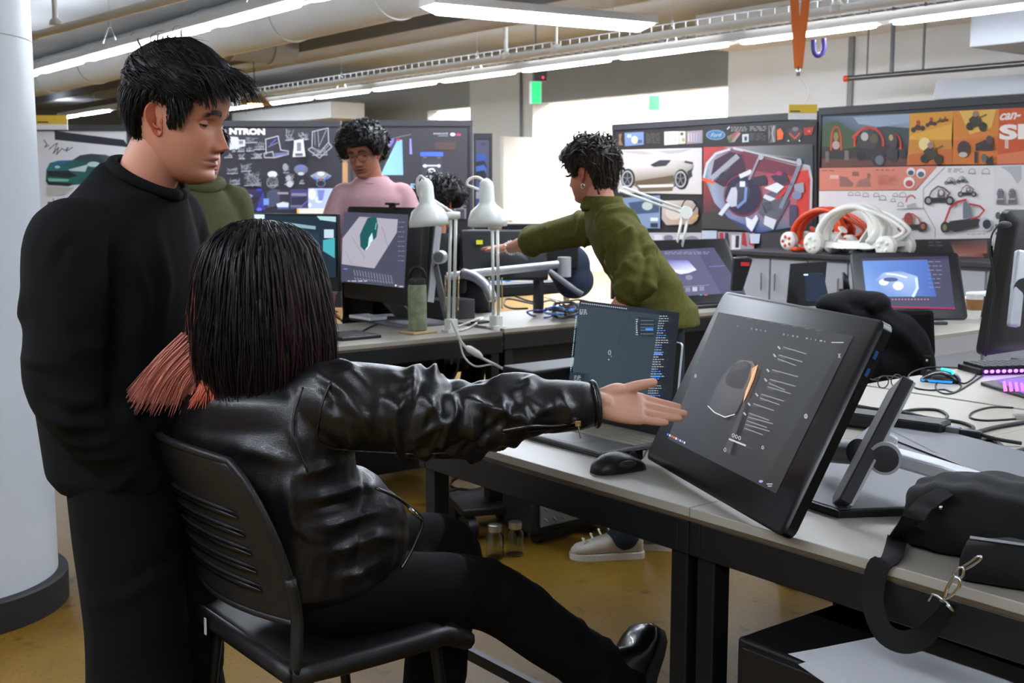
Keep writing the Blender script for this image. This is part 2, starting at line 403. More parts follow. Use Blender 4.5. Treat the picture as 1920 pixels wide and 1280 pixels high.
def head_mesh(skin, lip, brow, lids=(.12, .12), nose=1.0, stubble=0.0, jaw=1.0):
    """head, face, eyes, ears as vertices, faces, colours; x right, y forward, z up, eyes at z = 0"""
    NT, NZ = 150, 142; t = np.linspace(-math.pi, math.pi, NT, endpoint=False); th = t - .45 * np.sin(t)
    zz = np.concatenate([np.linspace(-.125, .05, 116), np.linspace(.054, .117, 26)]); Z, TH = np.meshgrid(zz, th, indexing='ij')
    P = head_surface(TH, Z); X, Y = P[..., 0].copy(), P[..., 1]; ax = np.abs(X); front = np.clip((np.cos(TH) - .05) / .4, 0, 1)
    if jaw != 1: X *= 1 + (jaw - 1) * np.clip((-Z - .02) / .06, 0, 1)
    na = np.interp(Z, [-.057, -.051, -.046, -.039, -.030, -.015, 0, .014, .03], [0, .004, .015, .025, .0215, .013, .0065, .0025, 0]) * nose
    ns = np.interp(Z, [-.05, -.04, -.03, 0, .02], [.013, .0125, .0105, .007, .008])
    d = na * ga(X, ns) + .008 * ga(ax - .0135, .0065) * ga(Z + .043, .0065)
    d += -.011 * ga(ax - .032, .015) * ga(Z - .001, .011) + .0035 * ga(ax - .028, .02) * ga(Z - .021, .007) + .005 * ga(ax - .043, .02) * ga(Z + .03, .02)
    d += .0065 * ga(X, .017) * ga(Z + .0620, .0048) + .0075 * ga(X, .0155) * ga(Z + .0760, .0055) - .006 * ga(X, .022) * ga(Z + .0690, .0020)
    d += .005 * ga(X, .02) * ga(Z + .101, .012) - .0035 * ga(X, .022) * ga(Z + .087, .0055) - .002 * ga(X, .004) * ga(Z + .054, .004)
    Y = Y + d * front
    C = np.tile(np.array(lin(skin)), (NZ, NT, 1)); lipm = front * (ga(X, .021) ** 1) * np.clip(ga(Z + .0625, .005) + ga(Z + .0755, .0058), 0, 1)
    def mixc(m, col): 
        nonlocal C
        C = C * (1 - m[..., None]) + np.array(lin(col)) * m[..., None]
    red = front * (.35 * ga(ax - .042, .02) * ga(Z + .03, .02) + .35 * ga(X, .014) * ga(Z + .04, .012)); mixc(np.clip(red, 0, 1), tuple(min(255, int(a * b)) for a, b in zip(skin, (1.03, .86, .82))))
    mixc(np.clip(lipm * 1.25, 0, 1), lip); dk = tuple(int(a * .42) for a in skin)
    mixc(np.clip(front * ga(X, .022) * ga(Z + .0690, .0022) * 1.1, 0, 1), (dk[0], dk[1], int(dk[2] * .9)))
    mixc(np.clip(front * ga(ax - .0085, .0045) * ga(Z + .0505, .0028) * 1.2, 0, 1), dk); mixc(np.clip(.5 * front * ga(ax - .0195, .003) * ga(Z + .044, .008), 0, 1), dk)
    mixc(np.clip(.55 * front * ga(ax - .032, .016) * ga(Z - .0115 + (ax - .032) ** 2 * 9, .0016), 0, 1), dk)
    bz = .0225 + .004 * np.sin((ax - .012) / .036 * math.pi) - .004 * (ax > .04)
    bm_ = front * np.clip(ga(Z - bz, .0048) * 1.9, 0, 1) * (ax > .011) * np.clip((.052 - ax) / .008, 0, 1); mixc(np.clip(bm_, 0, 1) * .97, brow)
    if stubble: mixc(stubble * np.clip((-.04 - Z) / .03, 0, 1) * np.clip((np.cos(TH) + .15) / .3, 0, 1), tuple(int(a * .55) for a in skin))
    V = np.stack([X, Y, Z], -1).reshape(-1, 3); Fc = []
    for i in range(NZ - 1):
        for j in range(NT): k = (j + 1) % NT; Fc.append((i * NT + j, i * NT + k, (i + 1) * NT + k, (i + 1) * NT + j))
    mb = MB(); mb.add(V, Fc, C.reshape(-1, 3))
    sk = lin(skin)
    def patch(c, r, a0, a1, e0, e1, col, n=12):
        R = []
        for e in np.linspace(e0, e1, n): R.append([np.array(c) + r * np.array((math.sin(a) * math.cos(e), math.cos(a) * math.cos(e), math.sin(e))) for a in np.linspace(a0, a1, n)])
        mb.rings(R, caps=False, closed=False, col=col)
    for s in (-1, 1):
        c = (s * .032, .0605, .0005)
        patch(c, .0125, -1.2, 1.2, -1.0, 1.0, lin((150, 132, 122))); ia = -s * .0 
        patch(c, .01265, ia - .75, ia + .75, -.55 + lids[0] * .0 - .25, .30, lin((28, 18, 14)))
        patch(c, .0140, -1.35, 1.35, lids[0], 1.35, tuple(x * .93 for x in sk)); patch(c, .0142, -1.3, 1.3, lids[0] - .10, lids[0] + .06, lin((24, 16, 14)), 8)
        patch(c, .0138, -1.35, 1.35, -1.35, -lids[1] - .28, sk)
        # ear
        E0 = np.array((s * .0715, -.010, -.008)); up = nrm((0, -.22, 1)); fwd = nrm((-s * .32, 1, .2)); out = nrm(np.cross(fwd, up)) * 1.0
        if out[0] * s < 0: out = -out
        ol = [(.010, -.002), (.013, .010), (.010, .024), (.0, .032), (-.013, .029), (-.020, .015), (-.018, -.002), (-.011, -.015), (-.006, -.026), (.002, -.032), (.009, -.027), (.010, -.014)]
        ol = spline(ol + [ol[0]], 40)[:-1]; earc = tuple(np.array(lin(tuple(min(255, int(a * b)) for a, b in zip(skin, (1.02, .82, .78))))))
        def ring_(k, o): return [E0 + fwd * a * k + up * b * k + out * (o + .010 * max(0, -a) / .02) for a, b in ol]
        mb.rings([ring_(.6, -.010), ring_(.95, -.004), ring_(1.0, .002), ring_(.95, .0052), ring_(.84, .0030), ring_(.66, .0), ring_(.3, -.0035), ring_(.05, -.006)], col=earc)
        mb.tube([E0 + fwd * a + up * b + out * o for a, b, o in ((-.010, .016, .002), (-.011, .002, .003), (-.004, -.012, .003), (.004, -.016, .003))], .0024, 6, smooth=12); mb.c[-1][:] = earc
        mb.ell(E0 + fwd * .009 + up * -.004 + out * .003, (.003, .003, .005), 8, 6); mb.c[-1][:] = earc
    return mb
def rot(face, pitch=0, roll=0):
    yaw = math.atan2(-face[0], face[1]); return np.array(Matrix.Rotation(yaw, 3, 'Z') @ Matrix.Rotation(-pitch, 3, 'X') @ Matrix.Rotation(roll, 3, 'Y'))
class Head:
    def __init__(s, pos, face, pitch=0, roll=0, scale=1.0): s.p = np.array(pos, float); s.R = rot(face, pitch, roll); s.k = scale
    def w(s, v): return s.p + s.k * np.asarray(v) @ s.R.T
    def d(s, v): return np.asarray(v) @ s.R.T
def hand(mb, wrist, along, thumb, dorsal, curl=(.15, .2, .2), spread=1.0, thumbvec=(.6, .7, .1), k=1.0, forearm=None, fan=0.0):
    Y, T, D = nrm(along), nrm(thumb), nrm(dorsal); W = np.array(wrist, float)
    def p(a, b, c=0): return W + k * (Y * a + T * b + D * c)
    def ringp(a, w, h, c0=0, b0=0): c, s_ = superell(16, 2.5); return [p(a, b0 + w * x, c0 + h * y) for x, y in zip(c, s_)]
    st = [ringp(-.02, .024, .018)] if forearm is None else []
    mb.rings(st + [ringp(0, .026, .0185), ringp(.02, .031, .0175), ringp(.05, .039, .0155), ringp(.075, .041, .0135), ringp(.092, .040, .011), ringp(.099, .034, .006)])
    if forearm is not None: mb.limb([np.array(forearm, float), p(-.03, 0), p(.015, 0)], [.040 * k, .027 * k, .024 * k], 16)
    mb.limb([p(.012, .018, -.006), p(.04, .03, -.01), p(.06, .034, -.008)], [.014 * k, .016 * k, .012 * k], 12)
    for i, (b, a, L, r) in enumerate(((.0285, .088, .074, .0088), (.0095, .092, .082, .0090), (-.0095, .088, .076, .0086), (-.028, .078, .060, .0076))):
        ang = 0; q = p(a - .015, b); pts = [q]; dirY = nrm(Y + T * (b * 2.2 * spread + fan)); q = p(a, b); pts.append(q)
        for l, c in zip((.46, .30, .24), curl):
            ang += c * (1 + .12 * i); dv = dirY * math.cos(ang) - D * math.sin(ang); q = q + dv * L * l * k; pts.append(q)
        mb.limb(pts, [r * k, r * 1.05 * k, r * 1.0 * k, r * .93 * k, r * .74 * k], 10, 22)
    tv = nrm(Y * thumbvec[0] + T * thumbvec[1] + D * thumbvec[2]); t0 = p(.045, .033, -.006); t1 = t0 + tv * .036 * k; tv2 = nrm(tv + Y * .35); t2 = t1 + tv2 * .031 * k
    mb.limb([p(.02, .02, -.006), t0, t1, t2], [.015 * k, .0125 * k, .0105 * k, .0088 * k], 12, 20)
    return p
def folds(me, lines):
    v = getv(me); n = getn(me); disp = np.zeros(len(v))
    for pts, amp, w in lines:
        pts = np.array(pts); lo, hi = pts.min(0) - 3 * w, pts.max(0) + 3 * w; idx = np.where(((v > lo) & (v < hi)).all(1))[0]
        if not len(idx): continue
        q = v[idx]; dm = np.full(len(idx), 1e9); tt = np.zeros(len(idx)); nseg = len(pts) - 1
        for i in range(nseg):
            a, b = pts[i], pts[i + 1]; ab = b - a; t = np.clip(((q - a) @ ab) / (ab @ ab + 1e-12), 0, 1); d = np.linalg.norm(q - a - t[:, None] * ab, axis=1)
            m = d < dm; dm[m] = d[m]; tt[m] = (i + t[m]) / nseg
        disp[idx] += amp * np.exp(-(dm / w) ** 2) * np.sin(np.clip(tt, .02, .98) * math.pi) ** .5
    setv(me, v + n * disp[:, None])
def sleeve_folds(path, radii, n, R, amp, w, s0=0, s1=1, span=(1.0, 2.4), slope=.05, a_rng=(0, 6.283)):
    p = spline(path, 40); r = np.interp(np.linspace(0, 1, 40), np.linspace(0, 1, len(radii)), radii); out = []
    for _ in range(n):
        s = R.uniform(s0, s1); a0 = R.uniform(*a_rng); sp = R.uniform(*span); sl = R.uniform(-slope, slope); L = []
        for k in range(7):
            f = k / 6 - .5; i = int(np.clip((s + sl * f * 2) * 39, 1, 38)); T = nrm(p[i + 1] - p[i - 1]); x, y, _ = frame(T); a = a0 + sp * f
            L.append(p[i] + r[i] * (x * math.cos(a) + y * math.sin(a)))
        out.append((L, amp * R.uniform(.5, 1.2) * (1 if R.random() < .75 else -.8), w * R.uniform(.7, 1.3)))
    return out
def torso_rings(mb, levels, n=28, p=2.4):
    R = []
    for c, side, fwd, w, d in levels:
        cx, sx = superell(n, p); side = nrm(side); R.append([np.array(c) + side * w * a + np.array(fwd) * d * b for a, b in zip(cx, sx)])
    mb.rings(R)
def lock(mb, pts, w, cols, flat=.45, nrmv=None):
    """one tapered hair lock: 3-sided strip along pts"""
    P = np.asarray(pts); m = len(P); T = np.gradient(P, axis=0); T /= np.linalg.norm(T, axis=1, keepdims=True) + 1e-12; up = np.array(nrmv if nrmv is not None else (0, 0, 1.))
    x = np.cross(T, up); x /= np.linalg.norm(x, axis=1, keepdims=True) + 1e-9; y = np.cross(x, T); f = np.linspace(0, 1, m)[:, None]; ww = w * (1 - f ** 2.2) * (.6 + .4 * np.minimum(1, f * 5)) + .0003
    V = np.stack([P + x * ww, P - x * ww, P + y * ww * flat], 1).reshape(-1, 3); C = np.repeat(cols[0] * (1 - f) + cols[1] * f, 3, axis=0)
    mb.add(V, [(i * 3 + j, i * 3 + (j + 1) % 3, i * 3 + 3 + (j + 1) % 3, i * 3 + 3 + j) for i in range(m - 1) for j in range(3)], C)
def hair_cap(H, hairline, thick, col, NT=96, NZ=60, rough=.003, seed=0):
    """hair mass: the head surface swollen above the hairline, sunk below it"""
    R = np.random.RandomState(seed); th = np.linspace(-math.pi, math.pi, NT, endpoint=False); zz = np.concatenate([np.linspace(-.11, .09, NZ - 14), np.linspace(.094, .117, 14)])
    Z, TH = np.meshgrid(zz, th, indexing='ij'); hl = np.interp(np.abs(np.degrees(TH)), *zip(*hairline)); t = thick(np.abs(np.degrees(TH)), Z)
    ph = R.uniform(0, 6, 8); nz = sum(np.sin(TH * (6 + 5 * k) + ph[k] + Z * 60 * (1 + k % 3)) for k in range(6)) / 6
    a = np.clip((Z - hl) / .012, -1, 1); off = np.where(a > 0, (t + rough * nz) * np.clip(a, 0, 1) ** .5, -.012 + 0 * a)
    P = head_surface(TH, Z, 0); nv = P - np.array((0, -.005, .01)); nv /= np.linalg.norm(nv, axis=-1, keepdims=True) + 1e-9
    P = P + nv * off[..., None]; F_ = []
    for i in range(NZ - 1):
        for j in range(NT): k = (j + 1) % NT; F_.append((i * NT + j, i * NT + k, (i + 1) * NT + k, (i + 1) * NT + j))
    mb = MB(); mb.add(H.w(P.reshape(-1, 3)), F_, lin(col)); return mb
def short_hair(H, hairline, thick, col, n, seed, comb, L=(.03, .06), w=.004, lift=.25, tips=None, trim=.004, rough=.003):
    mb = hair_cap(H, hairline, thick, col, seed=seed, rough=rough); R = random.Random(seed); hx, hy = zip(*hairline); c0 = np.array(lin(col)); c1 = np.array(lin(tips or col)); k = 0; guard = 0
    while k < n and guard < n * 12:
        guard += 1; th = R.uniform(-math.pi, math.pi); u = R.random(); z = -.09 + .207 * u ** .75
        if z < np.interp(abs(math.degrees(th)), hx, hy) + .004: continue
        p = head_surface(np.array(th), np.array(z)); nv = nrm(p - np.array((0, -.005, .01))); t = float(thick(np.array(abs(math.degrees(th))), np.array(z)))
        d = np.array(comb(p, nv, math.degrees(th), R), float); d = nrm(d - nv * np.dot(d, nv) * .8 + nv * lift * R.uniform(.2, 1.2)); l = R.uniform(*L)
        if abs(math.degrees(th)) > 40: l = min(l, max(.012, (z - np.interp(abs(math.degrees(th)), hx, hy)) * 1.0 + trim))
        q = p + nv * t * .75; pts = [q, q + d * l * .45 + nv * l * .08, q + d * l + nv * (-.12 * l) + np.array((0, 0, -.10 * l))]
        lock(mb, H.w(spline(pts, 6)), w * R.uniform(.6, 1.3) * H.k, (c0 * R.uniform(.7, 1.5), c1 * R.uniform(.7, 1.6)), nrmv=H.d(nv)); k += 1
    return mb
def curls(mb, H, hairline, thick, col, n, seed, r=(.012, .02)):
    R = random.Random(seed); hx, hy = zip(*hairline); k = 0; c0 = lin(col)
    while k < n:
        th = R.uniform(-math.pi, math.pi); z = -.08 + .197 * R.random() ** .7
        if z < np.interp(abs(math.degrees(th)), hx, hy) + .006: continue
        p = head_surface(np.array(th), np.array(z)); nv = nrm(p - np.array((0, -.005, .01))); q = p + nv * float(thick(np.array(abs(math.degrees(th))), np.array(z))) * R.uniform(.8, 1.15); ax = nrm((R.uniform(-1, 1), R.uniform(-1, 1), R.uniform(-1, 1))); x, y, d = frame(ax); rr_ = R.uniform(*r); ph = R.uniform(0, 6); k += 1
        for j in range(5):
            f = ph + j * 1.25; pts = [q + rr_ * (x * math.cos(f + a) + y * math.sin(f + a)) * (1 - .12 * a) + d * (.004 * a + .004 * j - .01) for a in np.linspace(0, 2.6, 6)]
            lock(mb, H.w(np.array(pts)), .0042 * R.uniform(.6, 1.2), (np.array(c0) * R.uniform(.7, 1.4), np.array(c0) * R.uniform(.8, 1.8)), nrmv=H.d(nv))
    return mb
def under(verts, px, py, tol=.02):
    """surface vertex seen under a photo pixel"""
    r = ray(px, py); r = r / np.linalg.norm(r); d = verts - np.array((0, 0, CAMH)); tt = d @ r; off = np.linalg.norm(d - np.outer(tt, r), axis=1); k = np.where(off < tol)[0]
    if not len(k): k = [np.argmin(off)]
    return verts[k[np.argmin(tt[k])]]
def person(label, base, pieces, body, H, head_mb, skincol, extra=None):
    """pieces: (name, mesh, material); body: list of (mesh, colour)"""
    t = thing('person', label, 'person', base); ms = [(b, lin(skincol)) for b in body]
    hm = bpy.data.meshes.new('h'); hm.from_pydata(H.w(head_mb.verts()).tolist(), [], head_mb.f); hm.update(); ms.append((hm, np.vstack(head_mb.c)))
    wparent(link('body', join(ms, 'body'), 'skin', smooth=True), t)
    for nm, me, m in pieces: wparent(link(nm, me, m, smooth=True), t)
    return t
def slim_body(J, vox=.011, rn=.056):
    mb = MB(); sh = (J['shL'] + J['shR']) / 2
    mb.limb([J['pel'], J['chest'], sh - np.array((0, 0, .05))], [.10, .095, .05], 16)
    mb.limb([J['neck'] * .6 + sh * .4 - np.array((0, 0, .04)), J['neck'], J['head']], [.05, rn, rn * .95], 18)
    for s in 'LR':
        mb.limb([sh * .3 + J['sh' + s] * .7 - np.array((0, 0, .03)), J['sh' + s] - np.array((0, 0, .02)), J['el' + s], J['wr' + s]], [.05, .042, .034, .024], 12)
        mb.limb([J['hip' + s], J['kn' + s], J['an' + s]], [.07, .045, .034], 12)
    return mb
def pants(J, r, vox=.011, waist=.155, seed=1, amp=.006, n=16, low=None):
    mb = MB(); R = random.Random(seed); mid = (J['hipL'] + J['hipR']) / 2; sd = J['hipR'] - J['hipL']; f = np.cross((0, 0, 1), nrm(sd)); F_ = []
    torso_rings(mb, [(mid + np.array((0, 0, z)), sd, f, w, d) for z, w, d in ((-.06, .13, .09), (.0, waist - .02, .105), (.05, waist - .03, .10))])
    for s in 'LR':
        P = [J['hip' + s], J['hip' + s] * .5 + J['kn' + s] * .5, J['kn' + s], J['kn' + s] * .5 + J['an' + s] * .5, J['an' + s]]; mb.limb(P, r, 18)
        F_ += sleeve_folds(P, r, n, R, amp, .016, .25, .98)
    me = remesh(mb, vox, 3); folds(me, F_); return me
def shoe(toe, heel, up, k=1.0, mats=('shoe_grey', 'sole_white'), parent=None, name='shoe', collar=.0):
    y = nrm(np.array(toe) - np.array(heel)); L = np.linalg.norm(np.array(toe) - np.array(heel)); z = nrm(np.array(up) - y * np.dot(up, y)); x = np.cross(y, z); O = np.array(heel)
    def ring_(a, w, h, z0): c, s_ = superell(18, 2.4); return [O + y * a * L + x * w * k * cc + z * (z0 + h * k * (1 + ss)) for cc, ss in zip(c, s_)]
    up_ = MB().rings([ring_(-.01, .02, .03, .02), ring_(.03, .032, .045 + collar / 2, .018), ring_(.2, .036, .05 + collar / 2, .018), ring_(.36, .038, .045 + collar / 3, .018), ring_(.55, .044, .034, .018), ring_(.78, .046, .024, .018), ring_(.93, .036, .018, .018), ring_(1.0, .016, .01, .018)])
    so = MB().rings([[O + y * L * a + x * w * k * b + z * zz for b, zz in ((-1, 0), (1, 0), (1, .024), (-1, .024))] for a, w in ((-.03, .024), (.02, .036), (.3, .038), (.6, .047), (.8, .048), (.95, .036), (1.02, .014))])
    s = wparent(up_.build(name, mats[0], smooth=True), parent); so.build('sole', mats[1], smooth='auto').parent = s
    return s
def V3(*a): return np.array(a, float)

# ------------------------------------------------------------------ room shell (grid coordinates: local x = v, local y = u)
CEIL = 3.3
def gbox(name, v0, v1, u0, u1, z0, z1, m, parent=None, bev=0, st=True):
    o = B((v0, u0, z0), (v1, u1, z1)).build(name, m, None, bev=bev)
    if parent is not None: o.parent = parent
    else: o.rotation_euler.z = GA
    if st and parent is None: struct(o)
    return o
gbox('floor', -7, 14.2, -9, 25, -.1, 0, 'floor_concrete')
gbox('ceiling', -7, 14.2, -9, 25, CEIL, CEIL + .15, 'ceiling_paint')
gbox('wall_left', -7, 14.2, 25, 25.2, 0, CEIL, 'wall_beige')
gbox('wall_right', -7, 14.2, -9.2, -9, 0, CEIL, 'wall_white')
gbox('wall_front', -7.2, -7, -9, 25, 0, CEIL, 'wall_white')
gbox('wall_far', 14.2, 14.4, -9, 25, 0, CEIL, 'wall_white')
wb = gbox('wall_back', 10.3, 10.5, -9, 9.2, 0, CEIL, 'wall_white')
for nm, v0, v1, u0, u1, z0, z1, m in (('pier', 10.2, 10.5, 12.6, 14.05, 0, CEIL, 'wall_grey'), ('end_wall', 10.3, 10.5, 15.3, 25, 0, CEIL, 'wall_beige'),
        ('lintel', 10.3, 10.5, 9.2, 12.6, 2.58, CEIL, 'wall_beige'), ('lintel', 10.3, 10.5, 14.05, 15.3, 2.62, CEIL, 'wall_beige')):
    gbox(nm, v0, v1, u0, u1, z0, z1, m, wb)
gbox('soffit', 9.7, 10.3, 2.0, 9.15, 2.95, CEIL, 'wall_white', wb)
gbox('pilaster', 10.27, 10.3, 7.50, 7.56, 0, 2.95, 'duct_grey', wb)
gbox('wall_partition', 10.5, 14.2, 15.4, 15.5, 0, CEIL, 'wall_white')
for i, (v, u) in enumerate(((11.6, 10.2), (11.6, 12.6), (13.2, 11.4), (11.4, 14.6), (13.2, 13.4), (12.4, 7.5))):  # added panels out of view, put in to overexpose the white room
    t = thing('added_panel_light', 'added unseen ceiling panel light brightening the white room, %s' % ('nearest the wide opening', 'behind the grey pier', 'near its far wall', 'by the narrow opening', 'deepest on the left', 'right of the opening')[i], 'light', G(u, v, CEIL - .06), GA, 'added panel lights of the white room')
    B((-.32, -.62, 0), (.32, .62, .06)).build('frame', 'fixture_white', t); B((-.3, -.6, -.004), (.3, .6, 0)).build('diffuser', 'room_glow', t)
# round column with black base
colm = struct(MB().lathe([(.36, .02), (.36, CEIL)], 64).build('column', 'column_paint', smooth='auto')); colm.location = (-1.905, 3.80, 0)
MB().lathe([(.392, 0), (.392, .098), (.385, .105), (.35, .105)], 64).build('base_ring', 'rubber_black', colm, smooth='auto')
for z in (1.86,): MB().lathe([(.3604, z), (.3612, z + .002), (.3604, z + .004)], 64, caps=False).build('joint_line', 'wall_grey', colm, smooth=True)
# open door leaf
dr = struct(B((9.45, 12.28, 0), (10.25, 12.34, 2.1)).build('door_1', 'wall_grey', bev=.004)); dr.rotation_euler.z = GA
MB().tube([(9.52, 12.27, 1.0), (9.52, 12.2, 1.0), (9.62, 12.2, 1.0)], .01).build('door_handle', 'steel', dr, smooth=True)
# conduit and switch box on the pier
t = thing('switch_box', 'grey wall switch box with a conduit running up the pale pier', 'switch', G(12.83, 10.2, 0), GA)
B((-.06, -.07, 1.14), (0, .07, 1.29)).build('box', 'light_grey', t, bev=.008); B((-.066, -.03, 1.17), (-.06, .03, 1.26)).build('cover_plate', 'mid_grey', t)
MB().tube([(-.025, 0, 1.28), (-.025, 0, 3.0)], .018).build('conduit', 'mid_grey', t, smooth=True)

# ------------------------------------------------------------------ pendant light runs
def light_run(label, v, u0, u1, z=2.66, first=0.0, hw=.10, upl=True):
    t = thing('pendant_light_run', label, 'light', G(0, v, z), GA, 'long pendant light runs')
    h = MB().rings([[(-hw, y, .0), (-hw * .75, y, .07), (hw * .75, y, .07), (hw, y, .0)] for y in (u0, u1)]); h.build('housing', 'fixture_white', t)
    n = int((u1 - u0) / 1.5)
    lens = None
    for k in range(n):
        y = u0 + first + k * 1.5
        if lens is None:
            P = [np.array([(w * x, 0, zz) for x, zz in ((-1, .004), (1, .004), (.8, -.022), (-.8, -.022))]) + np.array((0, y_, 0)) for w, y_ in ((.028, 0), (.062, .07), (.062, 1.25), (.028, 1.32))]
            lens = MB().rings(P).build('lens', 'lens_glow', t); first_l = lens
        else: lens = first_l.copy(); COL.objects.link(lens)
        lens.location = (0, y + .09, 0)
        if k % 2 == 0:
            if upl: B((-.05, y + .1, .0705), (.05, y + 2.8, .073)).build('uplight', 'up_glow', t)
            hg = MB().tube([(0, 0, .25), (0, 0, CEIL - z)], .004, 5).tube([(-.07, 0, .07), (0, 0, .25), (.07, 0, .07)], .004, 5).tube([(0, 0, .22), (0, 0, .27)], .013, 8)
            ho = hg.build('hanger', 'steel', t); ho.location = (0, y + .75, 0)
    return t
U0B = 11.49
light_run('long pendant light run crossing above the boards, with its lenses in a row', 7.9, U0B - 1.5 * 11, U0B + 1.5 * 5, first=0)
light_run('long pendant light run above the standing man, next nearer the camera', 3.9, 8.75 - 1.5 * 7, 8.75 + 1.5 * 6)
light_run('added pendant light run behind the camera, unseen, lighting the foreground', -1.0, -5.0, 8.5)  # unseen run added to light the foreground
light_run('short far pendant light run left of the standing man', 6.55, 18.0, 21.0, first=.6, upl=False)
# wide strip fixture top centre
a_, b_ = atz(800, 10, 2.70), atz(1216, 47, 2.70); L_ = np.linalg.norm(b_ - a_)
t = thing('strip_light', 'wide white strip light with a rounded lens at the top centre', 'light', a_, math.atan2(b_[1] - a_[1], b_[0] - a_[0]))
MB().rings([[(x, -.13, .0), (x, -.12, .06), (x, .12, .06), (x, .13, .0)] for x in (0, L_)]).build('housing', 'fixture_white', t)
MB().rings([[(x, .11 * math.cos(a), -.06 * s_ * math.sin(a)) for a in np.linspace(0, math.pi, 9)] for x, s_ in ((.02, .3), (.1, 1), (L_ - .1, 1), (L_ - .02, .3))]).build('lens', 'lens_glow', t, smooth=True)
for x in (.35, L_ - .35): MB().tube([(x, 0, .05), (x, 0, CEIL - 2.7)], .004, 6).build('hanger', 'steel', t)

# ------------------------------------------------------------------ ducts, pipes, cable tray
def gtube(name, label, cat, pts, r, m, n=12, parts=None, smooth=True):
    o = MB().tube([G(u, v, z) for u, v, z in pts], r, n).build(name, m, smooth='auto'); return tag(o, label, cat)
def duct(label, pts, r, m, band):
    t = thing('air_duct', label, 'duct', (0, 0, 0)); p = [G(*q) for q in pts]
    MB().tube(p, r, 28).build('duct_body', m, t, smooth='auto'); d = p[1] - p[0]; L = np.linalg.norm(d); d = d / L
    for k in range(int(L / band)):
        c = p[0] + d * (k + .5) * band; MB().tube([c - d * .02, c + d * .02], r + .012, 28).build('seam_band', m, t, smooth='auto')
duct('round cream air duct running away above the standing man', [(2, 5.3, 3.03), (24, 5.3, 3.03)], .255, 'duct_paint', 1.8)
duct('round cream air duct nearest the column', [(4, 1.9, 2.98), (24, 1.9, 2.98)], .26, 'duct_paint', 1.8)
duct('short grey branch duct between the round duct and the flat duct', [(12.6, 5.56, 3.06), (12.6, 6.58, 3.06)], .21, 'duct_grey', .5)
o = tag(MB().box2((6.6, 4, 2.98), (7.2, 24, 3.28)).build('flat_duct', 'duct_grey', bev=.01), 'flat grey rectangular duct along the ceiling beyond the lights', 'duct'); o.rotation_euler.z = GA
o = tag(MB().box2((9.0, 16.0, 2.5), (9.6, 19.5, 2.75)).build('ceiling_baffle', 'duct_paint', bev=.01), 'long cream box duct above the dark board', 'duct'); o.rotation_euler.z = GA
t = thing('white_pipe', 'thin white ceiling pipe with droppers at the top left', 'pipe')
p0, p1 = atz(60, 68, 2.72), atz(345, -8, 2.72); d = nrm(p1 - p0)
MB().tube([p0, p1 + d * 2], .034, 12).build('pipe', 'pipe_white', t, smooth='auto'); MB().tube([p0 - d * .03, p0 + d * .05], .042, 12).build('end_cap', 'wall_beige', t, smooth='auto')
q = atz(104, 44, 2.74); MB().tube([q, q + np.array((0, 0, .58))], .022, 10).build('dropper', 'pipe_white', t, smooth='auto')
MB().lathe([(.05, 0), (.045, .03), (.025, .05)], 14, q - np.array((0, 0, .01))).build('flange', 'pipe_white', t, smooth='auto')
t = thing('conduit_pipe', 'white conduit pipe lying along the top of the long light run', 'pipe')
MB().tube([G(0, 7.78, 2.79), G(19, 7.78, 2.79)], .038, 12).build('pipe', 'pipe_white', t, smooth='auto')
for px, in ((948,), (1043,), (1567,)):
    r = ray(px, 100); y = 7.78 / (GV[0] * r[0] / r[1] + GV[1]); x = y * r[0] / r[1]
    MB().tube([(x, y, 2.79), (x, y, CEIL - .002)], .026 if px != 1043 else .014, 10).build('dropper', 'pipe_white', t, smooth='auto')
    MB().lathe([(.06, -.03), (.06, .02), (.03, .05)], 14, (x, y, 2.8)).build('collar', 'pipe_white', t, smooth='auto')
tray = thing('cable_tray', 'wire cable tray above the long light run', 'cable tray', G(0, 8.35, 2.86), GA)
for x in (-.16, .16):
    for z in (0, .1): MB().tube([(x, 1.0, z), (x, 17, z)], .006, 6).build('rail', 'steel_dark', tray)
rg = None
for k in range(105):
    if rg is None: rg = MB().tube([(-.16, 0, .1), (-.16, 0, 0), (.16, 0, 0), (.16, 0, .1)], .0055, 5).build('rung', 'duct_paint', tray); r0 = rg
    else: rg = r0.copy(); COL.objects.link(rg)
    rg.location = (0, 1.1 + k * .15, 0)
for k in range(3):
    MB().tube([(-.08 + .07 * k + .02 * math.sin(y * 2 + k), y, .02 + .012 * k) for y in np.linspace(1, 17, 40)], .012, 6).build('cable', 'cable_black' if k != 1 else 'cable_white', tray, smooth=True)
# dark pipe with rods and grey baffle, right
t = thing('sprinkler_pipe', 'dark ceiling pipe on thin rods before the white wall', 'pipe')
p0, p1 = atz(1592, 147, 2.45), atz(1930, 118, 2.45); MB().tube([p0, p1 + (p1 - p0)], .026, 10).build('pipe', 'steel_dark', t, smooth='auto')
MB().tube([p0 - nrm(p1 - p0) * .05, p0], .03, 10).build('end_cap', 'kart_orange', t, smooth='auto')
for px, r_ in ((1632, .008), (1686, .02), (1752, .012)):
    f = (px - 1592) / (1930 - 1592) * .93; q = p0 + (p1 - p0) * f; MB().tube([q, q + np.array((0, 0, CEIL - 2.453))], r_, 8).build('rod', 'mid_grey', t, smooth='auto')
a_, b_ = atz(1748, 186, 2.20), atz(1960, 172, 2.20); d_ = nrm(b_ - a_)
t = tag(MB().rings([[p + n_ * w + np.array((0, 0, z)) for w, z in ((0, 0), (.35, 0), (.35, .16), (.06, .16))] for p in (a_, b_ + d_ * 1.5) for n_ in (nrm(np.cross((0, 0, 1), d_)),)]).build('grey_baffle', 'light_grey'), 'grey hanging ceiling baffle at the upper right', 'baffle')
a_ = at(1868, 60, 8.6)
